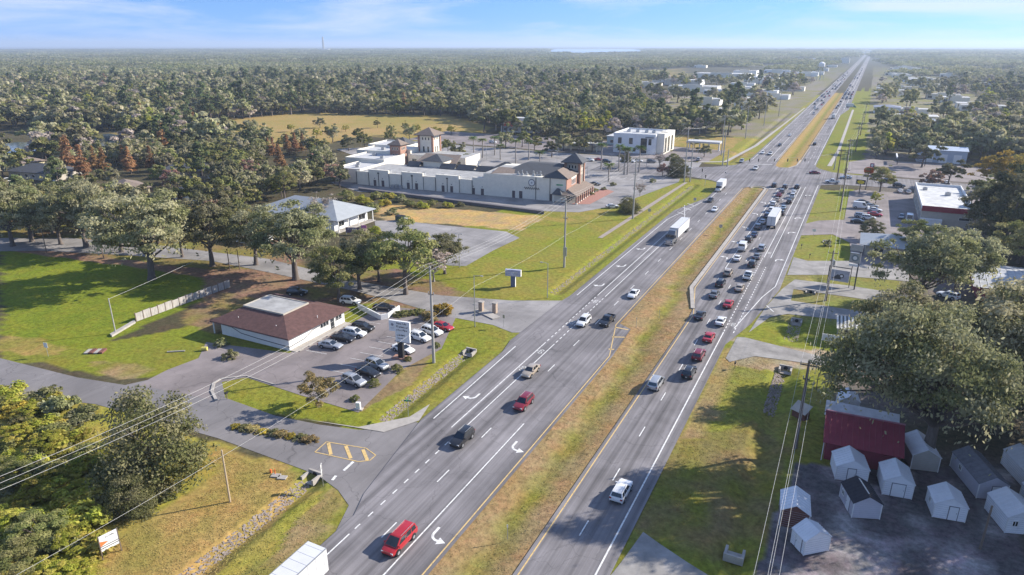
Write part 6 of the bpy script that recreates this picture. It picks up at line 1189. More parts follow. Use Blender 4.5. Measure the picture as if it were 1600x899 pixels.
def make_tree(name, seed, shape, R, H, z0, K, n, leaf, lm, trunk=.4, moss=0, gap=.0, bark=None, fused=False, limbs=9, low=False, shift=None):
    """returns (crown mesh, trunk mesh) or one fused mesh for far trees"""
    rs = np.random.RandomState(seed); P, rad = clumps(rs, shape, R, H, z0, K); K = len(P)
    if shift: P[:,0] += shift[0]; P[:,1] += shift[1]
    w_ = rad**2; ci = rs.choice(K, n, p=w_/w_.sum()); u = rs.normal(size=(n,3)); u /= np.linalg.norm(u,axis=1,keepdims=True); u[:,2] = np.where(u[:,2] < -.3, -u[:,2]*.4, u[:,2])
    pos = P[ci] + u*(rad[ci]*(rs.rand(n)**.45))[:,None]*np.array((1.1,1.1,.72)); ctr = np.array((0,0,z0+(H-z0)*.25)); out = pos-ctr; out /= np.linalg.norm(out,axis=1,keepdims=True)+1e-9
    N_ = u*.6 + out*.35 + rs.normal(size=(n,3))*.55 + np.array((0,0,.25)); N_ /= np.linalg.norm(N_,axis=1,keepdims=True)
    sz = leaf*rs.uniform(.6,1.3,n); ctint = rs.rand(K); tint = np.stack([rs.rand(n), np.clip(ctint[ci]*.8+rs.rand(n)*.3,0,1), ctint[ci], np.ones(n)],1); asp = np.full(n,.62)
    if moss:
        mi = rs.choice(K, moss); mp = P[mi]+rs.normal(size=(moss,3))*rad[mi][:,None]*.6; mp[:,2] -= rad[mi]*.6; ml = rs.uniform(.5,1.3,moss)*leaf*2.2
        pos = np.concatenate([pos, mp-np.array((0,0,1))*ml[:,None]*.5]); N_ = np.concatenate([N_, np.stack([rs.normal(size=moss),rs.normal(size=moss),np.zeros(moss)],1)+1e-3]); N_ /= np.linalg.norm(N_,axis=1,keepdims=True)
        sz = np.concatenate([sz, ml*.6]); asp = np.concatenate([asp, np.full(moss,.5)]); tint = np.concatenate([tint, np.stack([np.full(moss,.8), np.ones(moss), np.ones(moss), np.ones(moss)],1)])
    tb = MB(); lean = rs.normal(size=2)*trunk*.6; top = z0 + (H-z0)*(.35 if shape in('dome','bush') else .92); ns = 5 if low else 8
    tp = [(lean[0]*t, lean[1]*t, -.2+t*(top+.2)) for t in (0,.12,.4,.7,1)]; tb.tube(tp, [trunk*1.5, trunk*1.05, trunk*.85, trunk*.65, trunk*.35], ns, cap=False)
    for i in range(limbs):
        c = Vector(P[rs.randint(K)]); s_ = Vector(tp[2 if shape=='dome' else 3]).lerp(Vector(tp[4]), rs.rand()*.8); mid = s_.lerp(c,.5)+Vector((rs.normal()*.5,rs.normal()*.5,-abs(rs.normal())*.3)); tb.tube([s_, mid, c],[trunk*.42,trunk*.25,trunk*.08], 5 if not low else 4, cap=False)
    if fused: return quad_mesh(name, pos, N_, sz, asp, tint, [lm, bark or M_BARK], rs, tb)
    return quad_mesh('crown', pos, N_, sz, asp, tint, [lm], rs), tb.mesh('trunk', bark or M_BARK, True, 60)
def tree_kit(*a, **k):
    c, t = make_tree('tree', *a, **k); K = Kit(); K.add('trunk', t, None); K.add('crown', c, None); return K
TK = {}
TK['oak'] = [tree_kit(10+i,'dome',8,15,4.5,95,17000,.235,LM['oak'],trunk=.5,moss=1300,limbs=22) for i in range(3)]
TK['green'] = [tree_kit(20+i,'dome',6.5,12,3,75,12000,.215,LM['green'],trunk=.35,limbs=14) for i in range(2)]
TK['huge'] = [tree_kit(30,'dome',13,20,6,190,52000,.235,LM['oak'],trunk=.9,moss=3500,limbs=60)]
TK['lean'] = [tree_kit(31,'dome',12.6,19.5,8,150,40000,.225,LM['oak'],trunk=.8,moss=2600,limbs=90,shift=(-4.2,-3.6))]
TK['dark'] = [tree_kit(40,'dome',8,15,2,100,15000,.28,LM['dark'],trunk=.45,limbs=10)]
TK['gold'] = [tree_kit(50,'dome',8,13,3,80,12500,.26,LM['gold'],trunk=.4,limbs=10)]
TK['bronze'] = [tree_kit(60,'dome',3.6,6.5,1.4,46,4200,.17,LM['bronze'],trunk=.15,limbs=24,bark=M_BARKP)]
TK['orange'] = [tree_kit(70+i,'cone',3.2,13,1.0,60,3200,.34,LM['orange'],trunk=.22,limbs=4) for i in range(2)]
TK['lime'] = [tree_kit(80+i,'dome',5,9,1.5,60,9000,.20,LM['lime'],trunk=.25,limbs=8) for i in range(2)]
TK['bare'] = [tree_kit(90,'dome',5,11,3,60,2600,.22,LM['bare'],trunk=.25,limbs=46,bark=M_BARKP)]
TK['pine'] = [tree_kit(100,'pine',4.2,19,8,44,3800,.45,LM['pine'],trunk=.3,limbs=12)]
TK['moak'] = [tree_kit(110+i,'dome',7,13,3,46,3000,.60,LM['hoak'],trunk=.4,moss=150,limbs=7,low=True) for i in range(4)]
TK['mgreen'] = [tree_kit(120+i,'dome',6,12,2.5,42,2600,.55,LM['green'],trunk=.35,limbs=5,low=True) for i in range(3)]
TK['mpine'] = [tree_kit(130,'pine',4.5,18,7,40,2200,.62,LM['pine'],trunk=.3,limbs=6,low=True)]
TK['mdark'] = [tree_kit(140,'dome',7,13,2,44,2800,.60,LM['dark'],trunk=.4,limbs=5,low=True)]
TK['bush'] = [tree_kit(150+i,'bush',1.0,1.15,.1,26,1500,.10,LM[c],trunk=.05,limbs=3) for i,c in enumerate(('green','lime','oak','bronze','gold'))]
TK['bigbush'] = [tree_kit(155,'bush',7.0,14,.3,130,19000,.21,LM['bush'],trunk=.35,limbs=20)]
TK['mpink'] = [tree_kit(160,'dome',5.5,10,2,40,2200,.5,LM['pink'],trunk=.3,limbs=8,low=True)]
rt = random.Random(5)
def tree(kind, x, y, s, label, group=None, var=None, sz=None, name=None, cat='tree'):
    ks = TK[kind]; K = ks[var if var is not None else rt.randrange(len(ks))]; nm = name or dict(oak='oak_tree',moak='oak_tree',huge='oak_tree',lean='oak_tree',green='oak_tree',mgreen='broadleaf_tree',gold='golden_tree',orange='cypress_tree',pine='pine_tree',mpine='pine_tree',bush='shrub',bare='bare_tree').get(kind,'broadleaf_tree')
    return K.put(nm, label, cat, x, y, -.02, rt.random()*6.28, group, (s, s, s*(sz or 1)))
def tp(kind, px, py, s, label, **k): X, Y = G(px, py); return tree(kind, X, Y, s, label, **k)
# near and mid trees one can point at
tp('oak',237,437,1.62,'big mossy live oak with grey drapes at the lawn edge',sz=.92); tp('oak',332,416,1.22,'oak with forked pale trunk right of the big mossy oak'); tp('oak',135,386,1.32,'oak with thick trunk left of the big mossy oak'); tp('oak',95,382,1.0,'oak with thin trunk at the left of the shaded drive')
tp('oak',462,437,1.5,'spreading oak above the leaf strewn drive behind the office',sz=.85); tp('green',530,472,1.15,'oak shading the white SUV behind the office'); tp('green',634,460,1.45,'oak right of the others, in front of the worn lot'); tp('oak',20,385,1.2,'oak at the left picture edge above the drive')
tp('oak',562,452,.95,'oak between the two behind the office parking'); tp('green',592,440,1.0,'light green oak in front of the worn lot, left'); tp('oak',695,428,.72,'small oak right of the worn lot edge'); tp('oak',50,378,1.15,'oak crown second from the left picture edge'); tp('oak',190,394,1.1,'oak half hidden left of the big mossy oak'); tp('green',285,402,1.1,'green oak between the mossy and the forked oak'); tp('oak',400,414,1.1,'oak left of the spreading oak by the drive'); tp('bare',678,440,.9,'bare twiggy tree at the worn lot edge'); tp('bare',505,352,1.0,'thin bare tree in front of the grey hip roof'); tp('lime',585,378,.55,'small yellowing tree beside the porch',sz=1.1)
tp('bronze',498,636,1.0,'bronze leaved small tree on the office lawn')
tp('bigbush',245,746,1.02,'large rounded dark bushy tree with wires crossing it at lower left',sz=1.1,name='bushy_tree'); tp('bigbush',205,800,.45,'small rounded bush at the foot of the large bushy tree',name='bushy_tree')
for i,(px,py,k,s) in enumerate(((25,690,'lime',0.50),(75,705,'lime',0.54),(20,760,'green',0.50),(70,770,'lime',0.58),(120,780,'lime',0.43),(15,830,'lime',0.58),(60,850,'green',0.54),(110,850,'lime',0.47),(20,900,'green',0.58),(80,915,'lime',0.54),(125,900,'lime',0.36),(150,735,'lime',0.43),(45,650,'lime',0.40),(130,690,'lime',0.36))): tp(k,px,py,s,('yellow green' if k=='lime' else 'mid green')+' small tree of the lower left thicket, '+('near its top edge','below the topmost one','at the left edge','in its centre','left of the bushy tree','at the left edge lower down','at lower centre','right of the lower centre','in the bottom corner','at the bottom edge','by the white property sign','touching the bushy tree','by the side road','between road and bushy tree')[i],group='small trees of the lower left thicket',sz=.6)
o_ = tree('lean',15,98.8,1.0,'huge mossy live oak spreading over the shed yard'); o_.rotation_euler = (0,0,0); o_.scale = (.95,.84,1.2); tp('oak',1435,483,1.25,'big oak left of the grey metal roof'); tp('oak',1560,640,1.45,'mossy oak right of the huge one at the edge'); tp('bare',1550,590,1.25,'bare branched tree between the oaks at right edge')
tp('dark',1565,390,1.45,'large dark evergreen right of the striped building',sz=1.1); tp('gold',1560,300,1.2,'large golden tree behind the dark evergreen'); tp('gold',1600,290,1.0,'golden tree at the right edge'); tp('green',1375,300,.9,'thin tree with yellow leaves beside the pylon signs'); tp('lime',1368,318,.5,'sparse pale bush tree beside the diner cars'); tp('dark',1360,374,.45,'dark round tree before the grey hip roof house')
tp('green',1425,400,.9,'green tree between striped building and big oak'); tp('mdark',1440,262,1.0,'dark tree by the blue metal warehouse'); tp('moak',1370,246,.9,'wide tree hiding the side street cars'); tp('mpink',1455,296,.8,'reddish bare tree behind the striped building'); tp('mdark',1480,292,.9,'dark tree behind the striped roof'); tp('green',1600,430,1.2,'tree above the grey metal roof at right edge')
tp('bigbush',982,332,.62,'round dark oak beside the tall pole by the plaza',sz=.75,name='oak_tree'); tp('bigbush',1058,276,.75,'dark oak at the near left corner of the intersection'); tp('mpink',1035,275,.55,'brown bare tree beside the corner oak'); tp('bare',1000,306,.5,'small bare tree near the plaza driveway'); tp('bare',1030,262,.7,'grey bare tree before the bank')
tp('green',445,312,1.0,'round golden green tree left of the hip roof',var=0); tp('lime',440,308,.95,'yellow green round tree behind the drive oaks')
for i,(px,py,s) in enumerate(((112,272,1.35),(104,262,1.1),(132,283,1.2),(150,268,.9),(165,276,1.0),(205,272,.95),(238,268,.9),(195,262,.85))): tp('orange',px,py,s,('tallest','left','lower','small','reddish','lone','rightmost','far')[i]+' rust orange cypress of the group by the left pond',group='orange cypresses')
for i,(px,py,s) in enumerate(((438,266,.95),(428,246,.8),(450,242,.85),(462,240,.85),(474,238,.8),(420,242,.7))): tp('orange',px,py,s,('front','leftmost','second','middle','right','back')[i]+' rust orange cypress of the group left of the plaza',group='orange cypresses')
# bushes
def bush(px, py, s, var, label, sz=1.0, grp=None, name='shrub'): X, Y = G(px,py); return tree('bush', X, Y, s, label, grp, var, sz, name, 'shrub')
bush(583,602,1.15,0,'clipped round green bush before the silver SUV'); bush(619,580,1.25,0,'clipped round green bush behind the sign pillar'); bush(637,563,.8,0,'small green bush at the foot of the office sign'); bush(681,542,.9,0,'green bush by the tall pole and white SUV'); bush(555,625,.9,0,'low green bush behind the bronze tree')
bush(690,490,2.6,4,'large golden bush behind the red car',.95); bush(672,500,2.0,3,'bronze bush left of the golden one'); bush(360,560,1.6,2,'dark rounded bush at the office porch end'); bush(345,540,1.5,2,'dark bush beside the office porch')
for i in range(6): bush(622+i*7,494-i*.8,1.3,0,'trimmed hedge bush number %s from the planter wall'%('one','two','three','four','five','six')[i],.9,'hedge behind the office lot')
for i in range(9):
    px = 368+i*14.5; bush(px,668+i*2.6,1.0+.2*(i%3),(4,2,3)[i%3],'dry shrub %s in the narrow road island'%('at the left tip','second along','third along','fourth along','in the middle','sixth along','seventh along','eighth along','at the right tip')[i],.55,'shrubs in the road island')
for i,(px,py,s,v) in enumerate(((930,300,1.6,0),(943,297,1.3,2),(958,290,1.5,2),(925,305,1.2,0),(1020,285,1.6,2),(600,322,3,1),(640,324,2.6,0),(612,335,2.4,2),(660,325,2.6,1),(580,330,3,0),(720,322,1.6,2),(568,318,3.4,1),(590,312,3.2,0),(625,315,2.8,2),(556,338,3.2,2),(700,324,2.2,1),(676,322,2.4,0),(540,312,3.6,0),(610,310,2.6,1))): bush(px,py,s,v,'shrub '+('at the plaza corner island','right of the corner island','by the plaza palms','low on the corner island','near the corner oak','left of the plaza back wall','below the plaza back wall','by the dumpster','right of the wall shrubs','above the hip roof corner','at the dry field edge','yellow green, by the hip roof corner','between hip roof and plaza','grey, along the plaza wall foot','grey, beside the porch corner','yellow green, end of the wall row','green, middle of the wall row','tall, left of the hip roof corner','yellow green, below the wing')[i])
def shrub_place(x, y):
    c, s = math.cos(YAW), math.sin(YAW); cx = x*c+y*s; cyy = -x*s+y*c; zc = cyy*math.cos(PITCH)+CAM_H*math.sin(PITCH); px = 800+1067*cx/zc; py = 449.5+1067*(-cyy*math.sin(PITCH)+CAM_H*math.cos(PITCH))/zc
    return ', ' + ('beside the side road' if py < 660 else ('above the three wires' if py < 720 else ('under the three wires' if py < 790 else ('below the wires' if py < 850 else 'at the bottom edge')))) + (', left end' if px < 45 else (', middle' if px < 100 else ', right end'))
rb = random.Random(21)
brush = GP((0,600),(90,625),(150,662),(160,720),(150,800),(140,930),(0,930)); bxs = np.array(brush); cnt = 0
while cnt < 64:
    x, y = rb.uniform(bxs[:,0].min(),bxs[:,0].max()), rb.uniform(bxs[:,1].min(),bxs[:,1].max())
    if not inside(brush, np.array([x]), np.array([y]))[0]: continue
    v = rb.choice((0,1,1,1,1,2,4)); tree('bush', x, y, rb.uniform(1.2,3.4), dict([(0,'green shrub in the lower left thicket'),(1,'yellow green shrub in the lower left thicket'),(2,'grey olive shrub in the lower left thicket'),(4,'golden shrub in the lower left thicket')])[v] + shrub_place(x, y), 'shrubs of the lower left thicket', v, rb.uniform(.55,.9), 'shrub', 'shrub'); cnt += 1
# palms
def palm_kit(seed, h):
    rs = np.random.RandomState(seed); P=[]; N_=[]; S=[]; T=[]
    for i in range(46):
        a = rs.rand()*6.283; el = rs.uniform(-.9,1.1); ln = rs.uniform(1.3,2.0)
        for k in range(7):
            t = (k+.5)/7; r = ln*t*math.cos(el*.7); z = h+ln*t*math.sin(el*.7)-.6*t*t*ln*.6
            P.append((r*math.cos(a),r*math.sin(a),z)); nv = np.array((-math.sin(a)*rs.normal()*.5,math.cos(a)*rs.normal()*.5,1.0)); N_.append(nv/np.linalg.norm(nv)); S.append(.34*(1-.4*abs(t-.6))); T.append((rs.rand(), .95 if el < -.6 else rs.rand()*.5, rs.rand(), 1))
    c = quad_mesh('crown', np.array(P), np.array(N_), np.array(S), np.full(len(P),.5), np.array(T), [LM['palm']], rs); K = Kit(); K.add('trunk', MB().tube([(0,0,-.1),(.1,0,h*.5),(0,0,h)],[.22,.17,.15],8), M_BARKP, smooth=True); K.add('crown', c, None); return K
PK = [palm_kit(1,8.5), palm_kit(2,10.5), palm_kit(3,6.5)]
for i,(px,py,v,lb) in enumerate(((740,252,1,'leftmost tall palm in the plaza lot'),(754,247,0,'second palm from the left in the plaza lot'),(773,243,0,'palm beside the far white SUV'),(782,250,2,'short palm left of the tall middle one'),(806,258,1,'tall palm behind the middle pavilion'),(843,262,2,'short shaggy palm behind the slate roof'),(826,250,0,'palm behind the slate roof, left'),(939,265,1,'tall palm right of the corner tower'),(951,284,2,'short palm before the three palms'),(967,268,1,'left palm of the group of three'),(975,273,1,'middle palm of the group of three'),(980,273,1,'right palm of the group of three'),(998,270,1,'single palm before the bank wall'))): X,Y = G(px,py); PK[v].put('palm_tree', lb, 'palm tree', X, Y, 0, i*1.1, 'palms in the plaza lot', (1.7,1.7,1.12))
for i,(px,py,kd_,s) in enumerate(((835,236,'mgreen',.55),(862,246,'mdark',.55),(880,236,'moak',.6),(905,240,'mgreen',.6),(925,238,'moak',.6),(790,232,'moak',.55),(816,230,'mgreen',.6),(716,252,'moak',.5),(728,262,'mgreen',.45),(868,222,'mdark',.6),(845,214,'moak',.6),(1048,262,'mgreen',.45),(1100,246,'moak',.4),(975,262,'mdark',.4),(700,240,'mgreen',.5),(1085,232,'mgreen',.4),(610,224,'mgreen',.5),(640,218,'moak',.5),(570,232,'mgreen',.55),(545,236,'mdark',.5),(680,215,'lime',.6),(705,210,'lime',.5),(650,208,'lime',.5))): tp(kd_,px,py,s*1.4,'lot tree '+('behind the slate roof','near the shaggy palm','left of the white SUVs','behind the red car','left of the corner tower top','among the far palms','right of the far palms','by the big tower foot','below the far palms','before the red gabled building','left of the long canopy','at the bank front','by the drive-through','beside the three palms','right of the big tower','by the bank sign','behind the plaza wing','behind the brick tower','left of the plaza wing','far left of the wing','at the field edge, yellow green','right in the field edge, yellow green','in the field, yellow green')[i],group='trees around the plaza')
for i,(px,py,kd_,s) in enumerate(((420,214,'mgreen',.6),(455,206,'lime',.6),(500,200,'moak',.6),(540,206,'lime',.55),(590,200,'mgreen',.5),(395,208,'moak',.7),(360,212,'moak',.8),(610,212,'mgreen',.6),(520,222,'moak',.8),(560,220,'mgreen',.7),(495,216,'lime',.7),(635,206,'mgreen',.55),(330,205,'mdark',.7),(470,222,'moak',.7))): tp(kd_,px,py,s,'field tree '+('at the golden field front, left','yellow green, left of centre','alone in the field middle','yellow green, right of the middle one','small, right in the field','by the woods corner of the field','wide, at the left end of the field','near the plaza wing side','wide, before the plaza wing','behind the plaza wing trees','yellow green, in front of the middle one','small, nearest the big tower','dark, furthest left','behind the orange cypresses')[i],group='trees scattered in the golden field')
# leaning stump-like shrub on the right lawn
tp('bush',1293,384,1.3,'dark leaning shrub beside the right lawn culvert',var=2,sz=1.5)
# off-frame oaks at right whose shade falls on the shed yard and road
for i,(x,y,s) in enumerate(((36,112,1.3),(46,96,1.25),(33,128,1.2),(52,118,1.3),(42,82,1.1),(60,100,1.2),(28,104,1.05),(36,78,.8),(12,122,1.1),(48,72,.9))): tree('oak', x, y, s, 'live oak %s beyond the shed yard'%('first','second','third','fourth','fifth','sixth','at the back','by the edge','behind the huge oak','at the near corner')[i], 'oaks around the shed yard', sz=1.1)
for i,(x,y,s) in enumerate(((34,108,1.05),(45,93,1.05),(30,124,.95),(58,104,1.0))): tree('huge', x, y, s, 'spreading oak %s shading the shed yard from the right'%('nearest','lowest','furthest','outermost')[i], 'oaks around the shed yard')
for i,(x,y,s) in enumerate(((25,177,1.0),)): tree('oak', x, y, s, 'oak %s between the drives and the striped building'%('beside the pale metal roof','before the metal roof','behind the awning kiosk','behind the metal roof','by the white van')[i], 'oaks along the right drives', sz=1.1)
# ---- woodland: nearest trees are things, the rest is one mass
LEFTW = GP((-60,372),(200,366),(330,370),(380,342),(420,300),(540,300),(522,262),(500,240),(480,234),(330,226),(250,210),(130,219),(60,238),(-60,242))
excl = [GP((130,217),(330,190),(470,178),(700,182),(775,200),(720,218),(560,216),(480,234),(330,224),(250,208)), GP((545,300),(522,262),(520,235),(600,226),(760,222),(900,215),(1100,215),(1130,240),(1060,300),(900,470),(600,330)),
 [(-112,340),(-40,340),(-40,455),(-108,452),(-112,402),(-150,398),(-250,402),(-260,345)], GP((0,600),(150,628),(500,740),(600,899),(0,899)), GP((820,182),(900,181),(900,193),(820,195)), [(-4,290),(70,290),(70,410),(18,412),(-4,412)], [(-2,60),(45,60),(45,210),(-2,210)], [(-4,190),(38,190),(38,310),(-4,310)], GP((0,195),(55,200),(60,232),(0,240)), GP((140,212),(200,212),(195,230),(150,232))]
excl += [GP((0,222),(60,222),(52,262),(0,262)), GP((140,208),(202,208),(198,248),(150,248)), GP((0,278),(150,286),(150,318),(0,312)), GP((188,288),(250,288),(250,322),(190,318)), GP((90,262),(250,262),(250,288),(100,290)), GP((410,240),(485,236),(485,280),(415,285)), GP((995,131),(1190,140),(1190,156),(995,150)), GP((1000,108),(1200,104),(1200,128),(1000,131))]
boxes = [(o.location.x, o.location.y, 13 if o.get('category') in ('house',) else 16) for o in COL.objects if o.parent is None and o.get('category') in ('house','building')]
def allowed(x, y):
    ok = (x < -70) | (x > 12); ok &= ~((y > 900) & (x > -75) & (x < 8)); ok &= ~((y > 330) & (x > -70) & (x < 10))
    ok &= ~((x < -60) & ((x+100)**2*.35 + y*y < 360**2) & (y < 345) & ~inside(LEFTW, x, y))
    for e in excl: ok &= ~inside(e, x, y)
    for bx_, by, r in boxes: ok &= (x-bx_)**2 + ((y-by)*1.0)**2 > r*r
    return ok
def in_view(x, y, m=0.06, ymin=0):
    c, s = math.cos(YAW), math.sin(YAW); cx = x*c+y*s; cyy = -x*s+y*c; return (np.abs(cx) < cyy*(.79+m)+20) & (cyy > 30)
rs = np.random.RandomState(77)
def grid(d0, d1, st):
    xs = np.arange(-d1, d1*.8, st); ys = np.arange(20, d1*1.05, st); x, y = np.meshgrid(xs, ys); x = (x+rs.uniform(-.45,.45,x.shape)*st).ravel(); y = (y+rs.uniform(-.45,.45,y.shape)*st).ravel(); d = np.hypot(x,y); k = (d >= d0) & (d < d1) & in_view(x,y); x, y = x[k], y[k]; k = allowed(x,y); return x[k], y[k]
x1, y1 = grid(60, 620, 9.2)
commercial = lambda x, y: (x > -230) & (x < 150) & (y > 500) & (y < 1900)
kk = rs.rand(len(x1)) < np.where(commercial(x1,y1), .17, np.where((x1>-180)&(x1<-60)&(y1>380)&(y1<450),.5,.97)); x1, y1 = x1[kk], y1[kk]
order = np.argsort(np.hypot(x1,y1)); x1, y1 = x1[order], y1[order]; NIND = 240
print('woodland near', len(x1))
kinds = ['moak','moak','moak','mgreen','mgreen','mdark','mpine','mpink']
wlab = {'moak':'grey olive oak','mgreen':'green broadleaf tree','mdark':'dark evergreen tree','mpine':'tall green pine','mpink':'reddish thin tree'}
def whereabouts(x, y):
    c, s = math.cos(YAW), math.sin(YAW); cx = x*c+y*s; cyy = -x*s+y*c; zc = cyy*math.cos(PITCH)+CAM_H*math.sin(PITCH); px = 800+1067*cx/zc; py = 449.5+1067*(-cyy*math.sin(PITCH)+CAM_H*math.cos(PITCH))/zc
    row = 'front row' if py > 330 else ('second row' if py > 300 else ('middle' if py > 262 else 'back'))
    if px < 560 and py > 205:
        at = 'by the dark roofed house' if px < 90 else ('below the orange cypresses' if px < 180 else ('around the brown roofed house' if px < 260 else ('above the panel fence' if px < 340 else ('beyond the forked oak' if px < 420 else 'left of the plaza wing'))))
        return '%s, %s of the left woods' % (at, row)
    if px < 1100: return 'in the woods beyond the golden field, %s' % ('far left' if px < 250 else ('left' if px < 500 else ('behind the big tower' if px < 760 else 'behind the bank')))
    return 'in the right woods %s' % ('behind the roadside shops' if px < 1420 else ('behind the blue warehouse' if px < 1520 else 'at the right edge')) + (', nearer rows' if py > 200 else ', further rows')
for x, y in zip(x1[:NIND], y1[:NIND]):
    k = kinds[rs.choice(8, p=(.2,.18,.12,.2,.12,.09,.05,.04))]; where = whereabouts(x, y)
    tree(k, x, y, rs.uniform(.6,1.0) if x < -150 and y < 330 else rs.uniform(.75,1.2), wlab[k]+' '+where, 'woodland trees', sz=rs.uniform(.85,1.2))
def instancer(name, pts, scl, kind, meshes, label):
    """one object: trees instanced on points with geometry nodes"""
    me = bpy.data.meshes.new(name); me.from_pydata([tuple(p) for p in pts], [], [])
    a = me.attributes.new('scl','FLOAT','POINT'); a.data.foreach_set('value', np.asarray(scl,np.float32)); a = me.attributes.new('kind','INT','POINT'); a.data.foreach_set('value', np.asarray(kind,np.int32)); a = me.attributes.new('rz','FLOAT','POINT'); a.data.foreach_set('value', (np.random.RandomState(3).rand(len(pts))*6.283).astype(np.float32))
    o = link(name, me); tag(o, label, None, kind='stuff'); g = bpy.data.node_groups.new(name+'_nodes','GeometryNodeTree'); g.interface.new_socket('Geometry',in_out='INPUT',socket_type='NodeSocketGeometry'); g.interface.new_socket('Geometry',in_out='OUTPUT',socket_type='NodeSocketGeometry')
    gi, go_ = g.nodes.new('NodeGroupInput'), g.nodes.new('NodeGroupOutput'); jn = g.nodes.new('GeometryNodeJoinGeometry'); L = g.links.new
    def attr(nm, ty): q = g.nodes.new('GeometryNodeInputNamedAttribute'); q.data_type = ty; q.inputs['Name'].default_value = nm; return q.outputs['Attribute']
    ka, sa, ra = attr('kind','INT'), attr('scl','FLOAT'), attr('rz','FLOAT'); cb = g.nodes.new('ShaderNodeCombineXYZ'); L(ra, cb.inputs['Z'])
    for i, m in enumerate(meshes):
        src = bpy.data.objects.new(name+'_source', m); oi = g.nodes.new('GeometryNodeObjectInfo'); oi.inputs['Object'].default_value = src; oi.inputs['As Instance'].default_value = True
        ip = g.nodes.new('GeometryNodeInstanceOnPoints'); cp = g.nodes.new('FunctionNodeCompare'); cp.data_type = 'INT'; cp.operation = 'EQUAL'; cp.inputs[3].default_value = i; L(ka, cp.inputs[2])
        L(gi.outputs[0], ip.inputs['Points']); L(cp.outputs[0], ip.inputs['Selection']); L(oi.outputs['Geometry'], ip.inputs['Instance']); L(cb.outputs[0], ip.inputs['Rotation']); L(sa, ip.inputs['Scale']); L(ip.outputs[0], jn.inputs[0])
    L(jn.outputs[0], go_.inputs[0]); md = o.modifiers.new('scatter','NODES'); md.node_group = g; return o
FT = [make_tree('far_tree',200,'dome',7,13,2.5,34,850,1.0,LM['hoak'],fused=True,limbs=2,low=True), make_tree('far_tree',201,'dome',7.5,14,2,34,850,1.05,LM['hoak'],fused=True,limbs=2,low=True), make_tree('far_tree',202,'dome',6.5,13,2,32,800,1.0,LM['green'],fused=True,limbs=2,low=True), make_tree('far_tree',203,'dome',7,13,2,32,800,1.0,LM['dark'],fused=True,limbs=2,low=True), make_tree('far_tree',204,'pine',4.5,18,6,30,650,.95,LM['pine'],fused=True,limbs=2,low=True), make_tree('far_tree',205,'dome',6,12,2,30,700,.9,LM['bare'],fused=True,limbs=4,low=True,bark=M_BARKP), make_tree('far_tree',206,'dome',5.5,10,1.5,30,700,.9,LM['lime'],fused=True,limbs=2,low=True), make_tree('far_tree',207,'cone',3.5,12,1,30,500,.8,LM['orange'],fused=True,limbs=1,low=True)]
x2, y2 = grid(620, 1250, 11.5); kk = rs.rand(len(x2)) < np.where(commercial(x2,y2), .15, .97); x2, y2 = x2[kk], y2[kk]
xa, ya = np.concatenate([x1[NIND:], x2]), np.concatenate([y1[NIND:], y2])
band = np.sin(xa*.011+ya*.004)+np.sin(ya*.013-xa*.006)
pk = np.where(band[:,None] > .7, np.array((.24,.20,.20,.06,.14,.08,.06,.02)), np.where(band[:,None] < -.8, np.array((.24,.2,.1,.1,.04,.26,.04,.02)), np.array((.31,.28,.17,.08,.03,.05,.07,.01)))); pk = pk/pk.sum(1,keepdims=True); kd = (rs.rand(len(xa),1) > pk.cumsum(1)).sum(1)
instancer('woodland', np.stack([xa,ya,np.full(len(xa),-.1)],1), rs.uniform(.75,1.45,len(xa)), kd, FT, 'broad woodland of mixed trees reaching into the distance')
def patch(seed, lmw, size=90):
    r = np.random.RandomState(seed); P=[]; N_=[]; T=[]; S=[]
    for gx_ in np.arange(-size/2,size/2,11.5):
        for gy_ in np.arange(-size/2,size/2,11.5):
            cx_, cy_ = gx_+r.uniform(0,11), gy_+r.uniform(0,11); R = r.uniform(5,8.5); h = r.uniform(8,15); n = 46; d = r.normal(size=(n,3)); d /= np.linalg.norm(d,axis=1,keepdims=True); d[:,2] = np.abs(d[:,2])*.95-.1
            rr = r.uniform(.75,1.05,n)[:,None]; P.append(np.array((cx_,cy_,h*.5))+d*rr*np.array((R,R,h*.5))); nn = d+r.normal(size=(n,3))*.45; N_.append(nn/np.linalg.norm(nn,axis=1,keepdims=True)); S.append(r.uniform(1.3,2.6,n)); ct = r.rand(); T.append(np.stack([r.rand(n),np.clip(ct*.7+r.rand(n)*.3,0,1),np.full(n,ct),np.ones(n)],1))
    P,N_,S,T = map(np.concatenate,(P,N_,S,T)); return quad_mesh('far_patch',P,N_,S,np.full(len(P),.7),T,[lmw],r)
FP = [patch(1,LM['hoak']),patch(2,LM['green']),patch(3,LM['oak']),patch(4,LM['hoak'])]
x3, y3 = grid(1250, 3600, 80); x4, y4 = grid(3600, 8200, 118)
LAKE = GP((838,86.5),(1022,86),(1010,79),(985,77),(870,76.6),(850,80)); lake = lambda x, y: inside(LAKE, x, y)
xb, yb = np.concatenate([x3,x4]), np.concatenate([y3,y4]); k = ~lake(xb,yb); k &= ~((xb>-110)&(xb<40)); k &= rs.rand(len(xb)) < np.where((np.abs(xb+40)<320)&(yb<3200),.35,.97); xb, yb = xb[k], yb[k]
instancer('far_woodland', np.stack([xb,yb,np.full(len(xb),-.6)],1), rs.uniform(.85,1.15,len(xb))*np.where(yb>3600,1.35,1.0), rs.choice(4,len(xb),p=(.34,.22,.16,.28)), FP, 'far woodland fading toward the horizon')
print('woodland', len(xa), 'patches', len(xb))

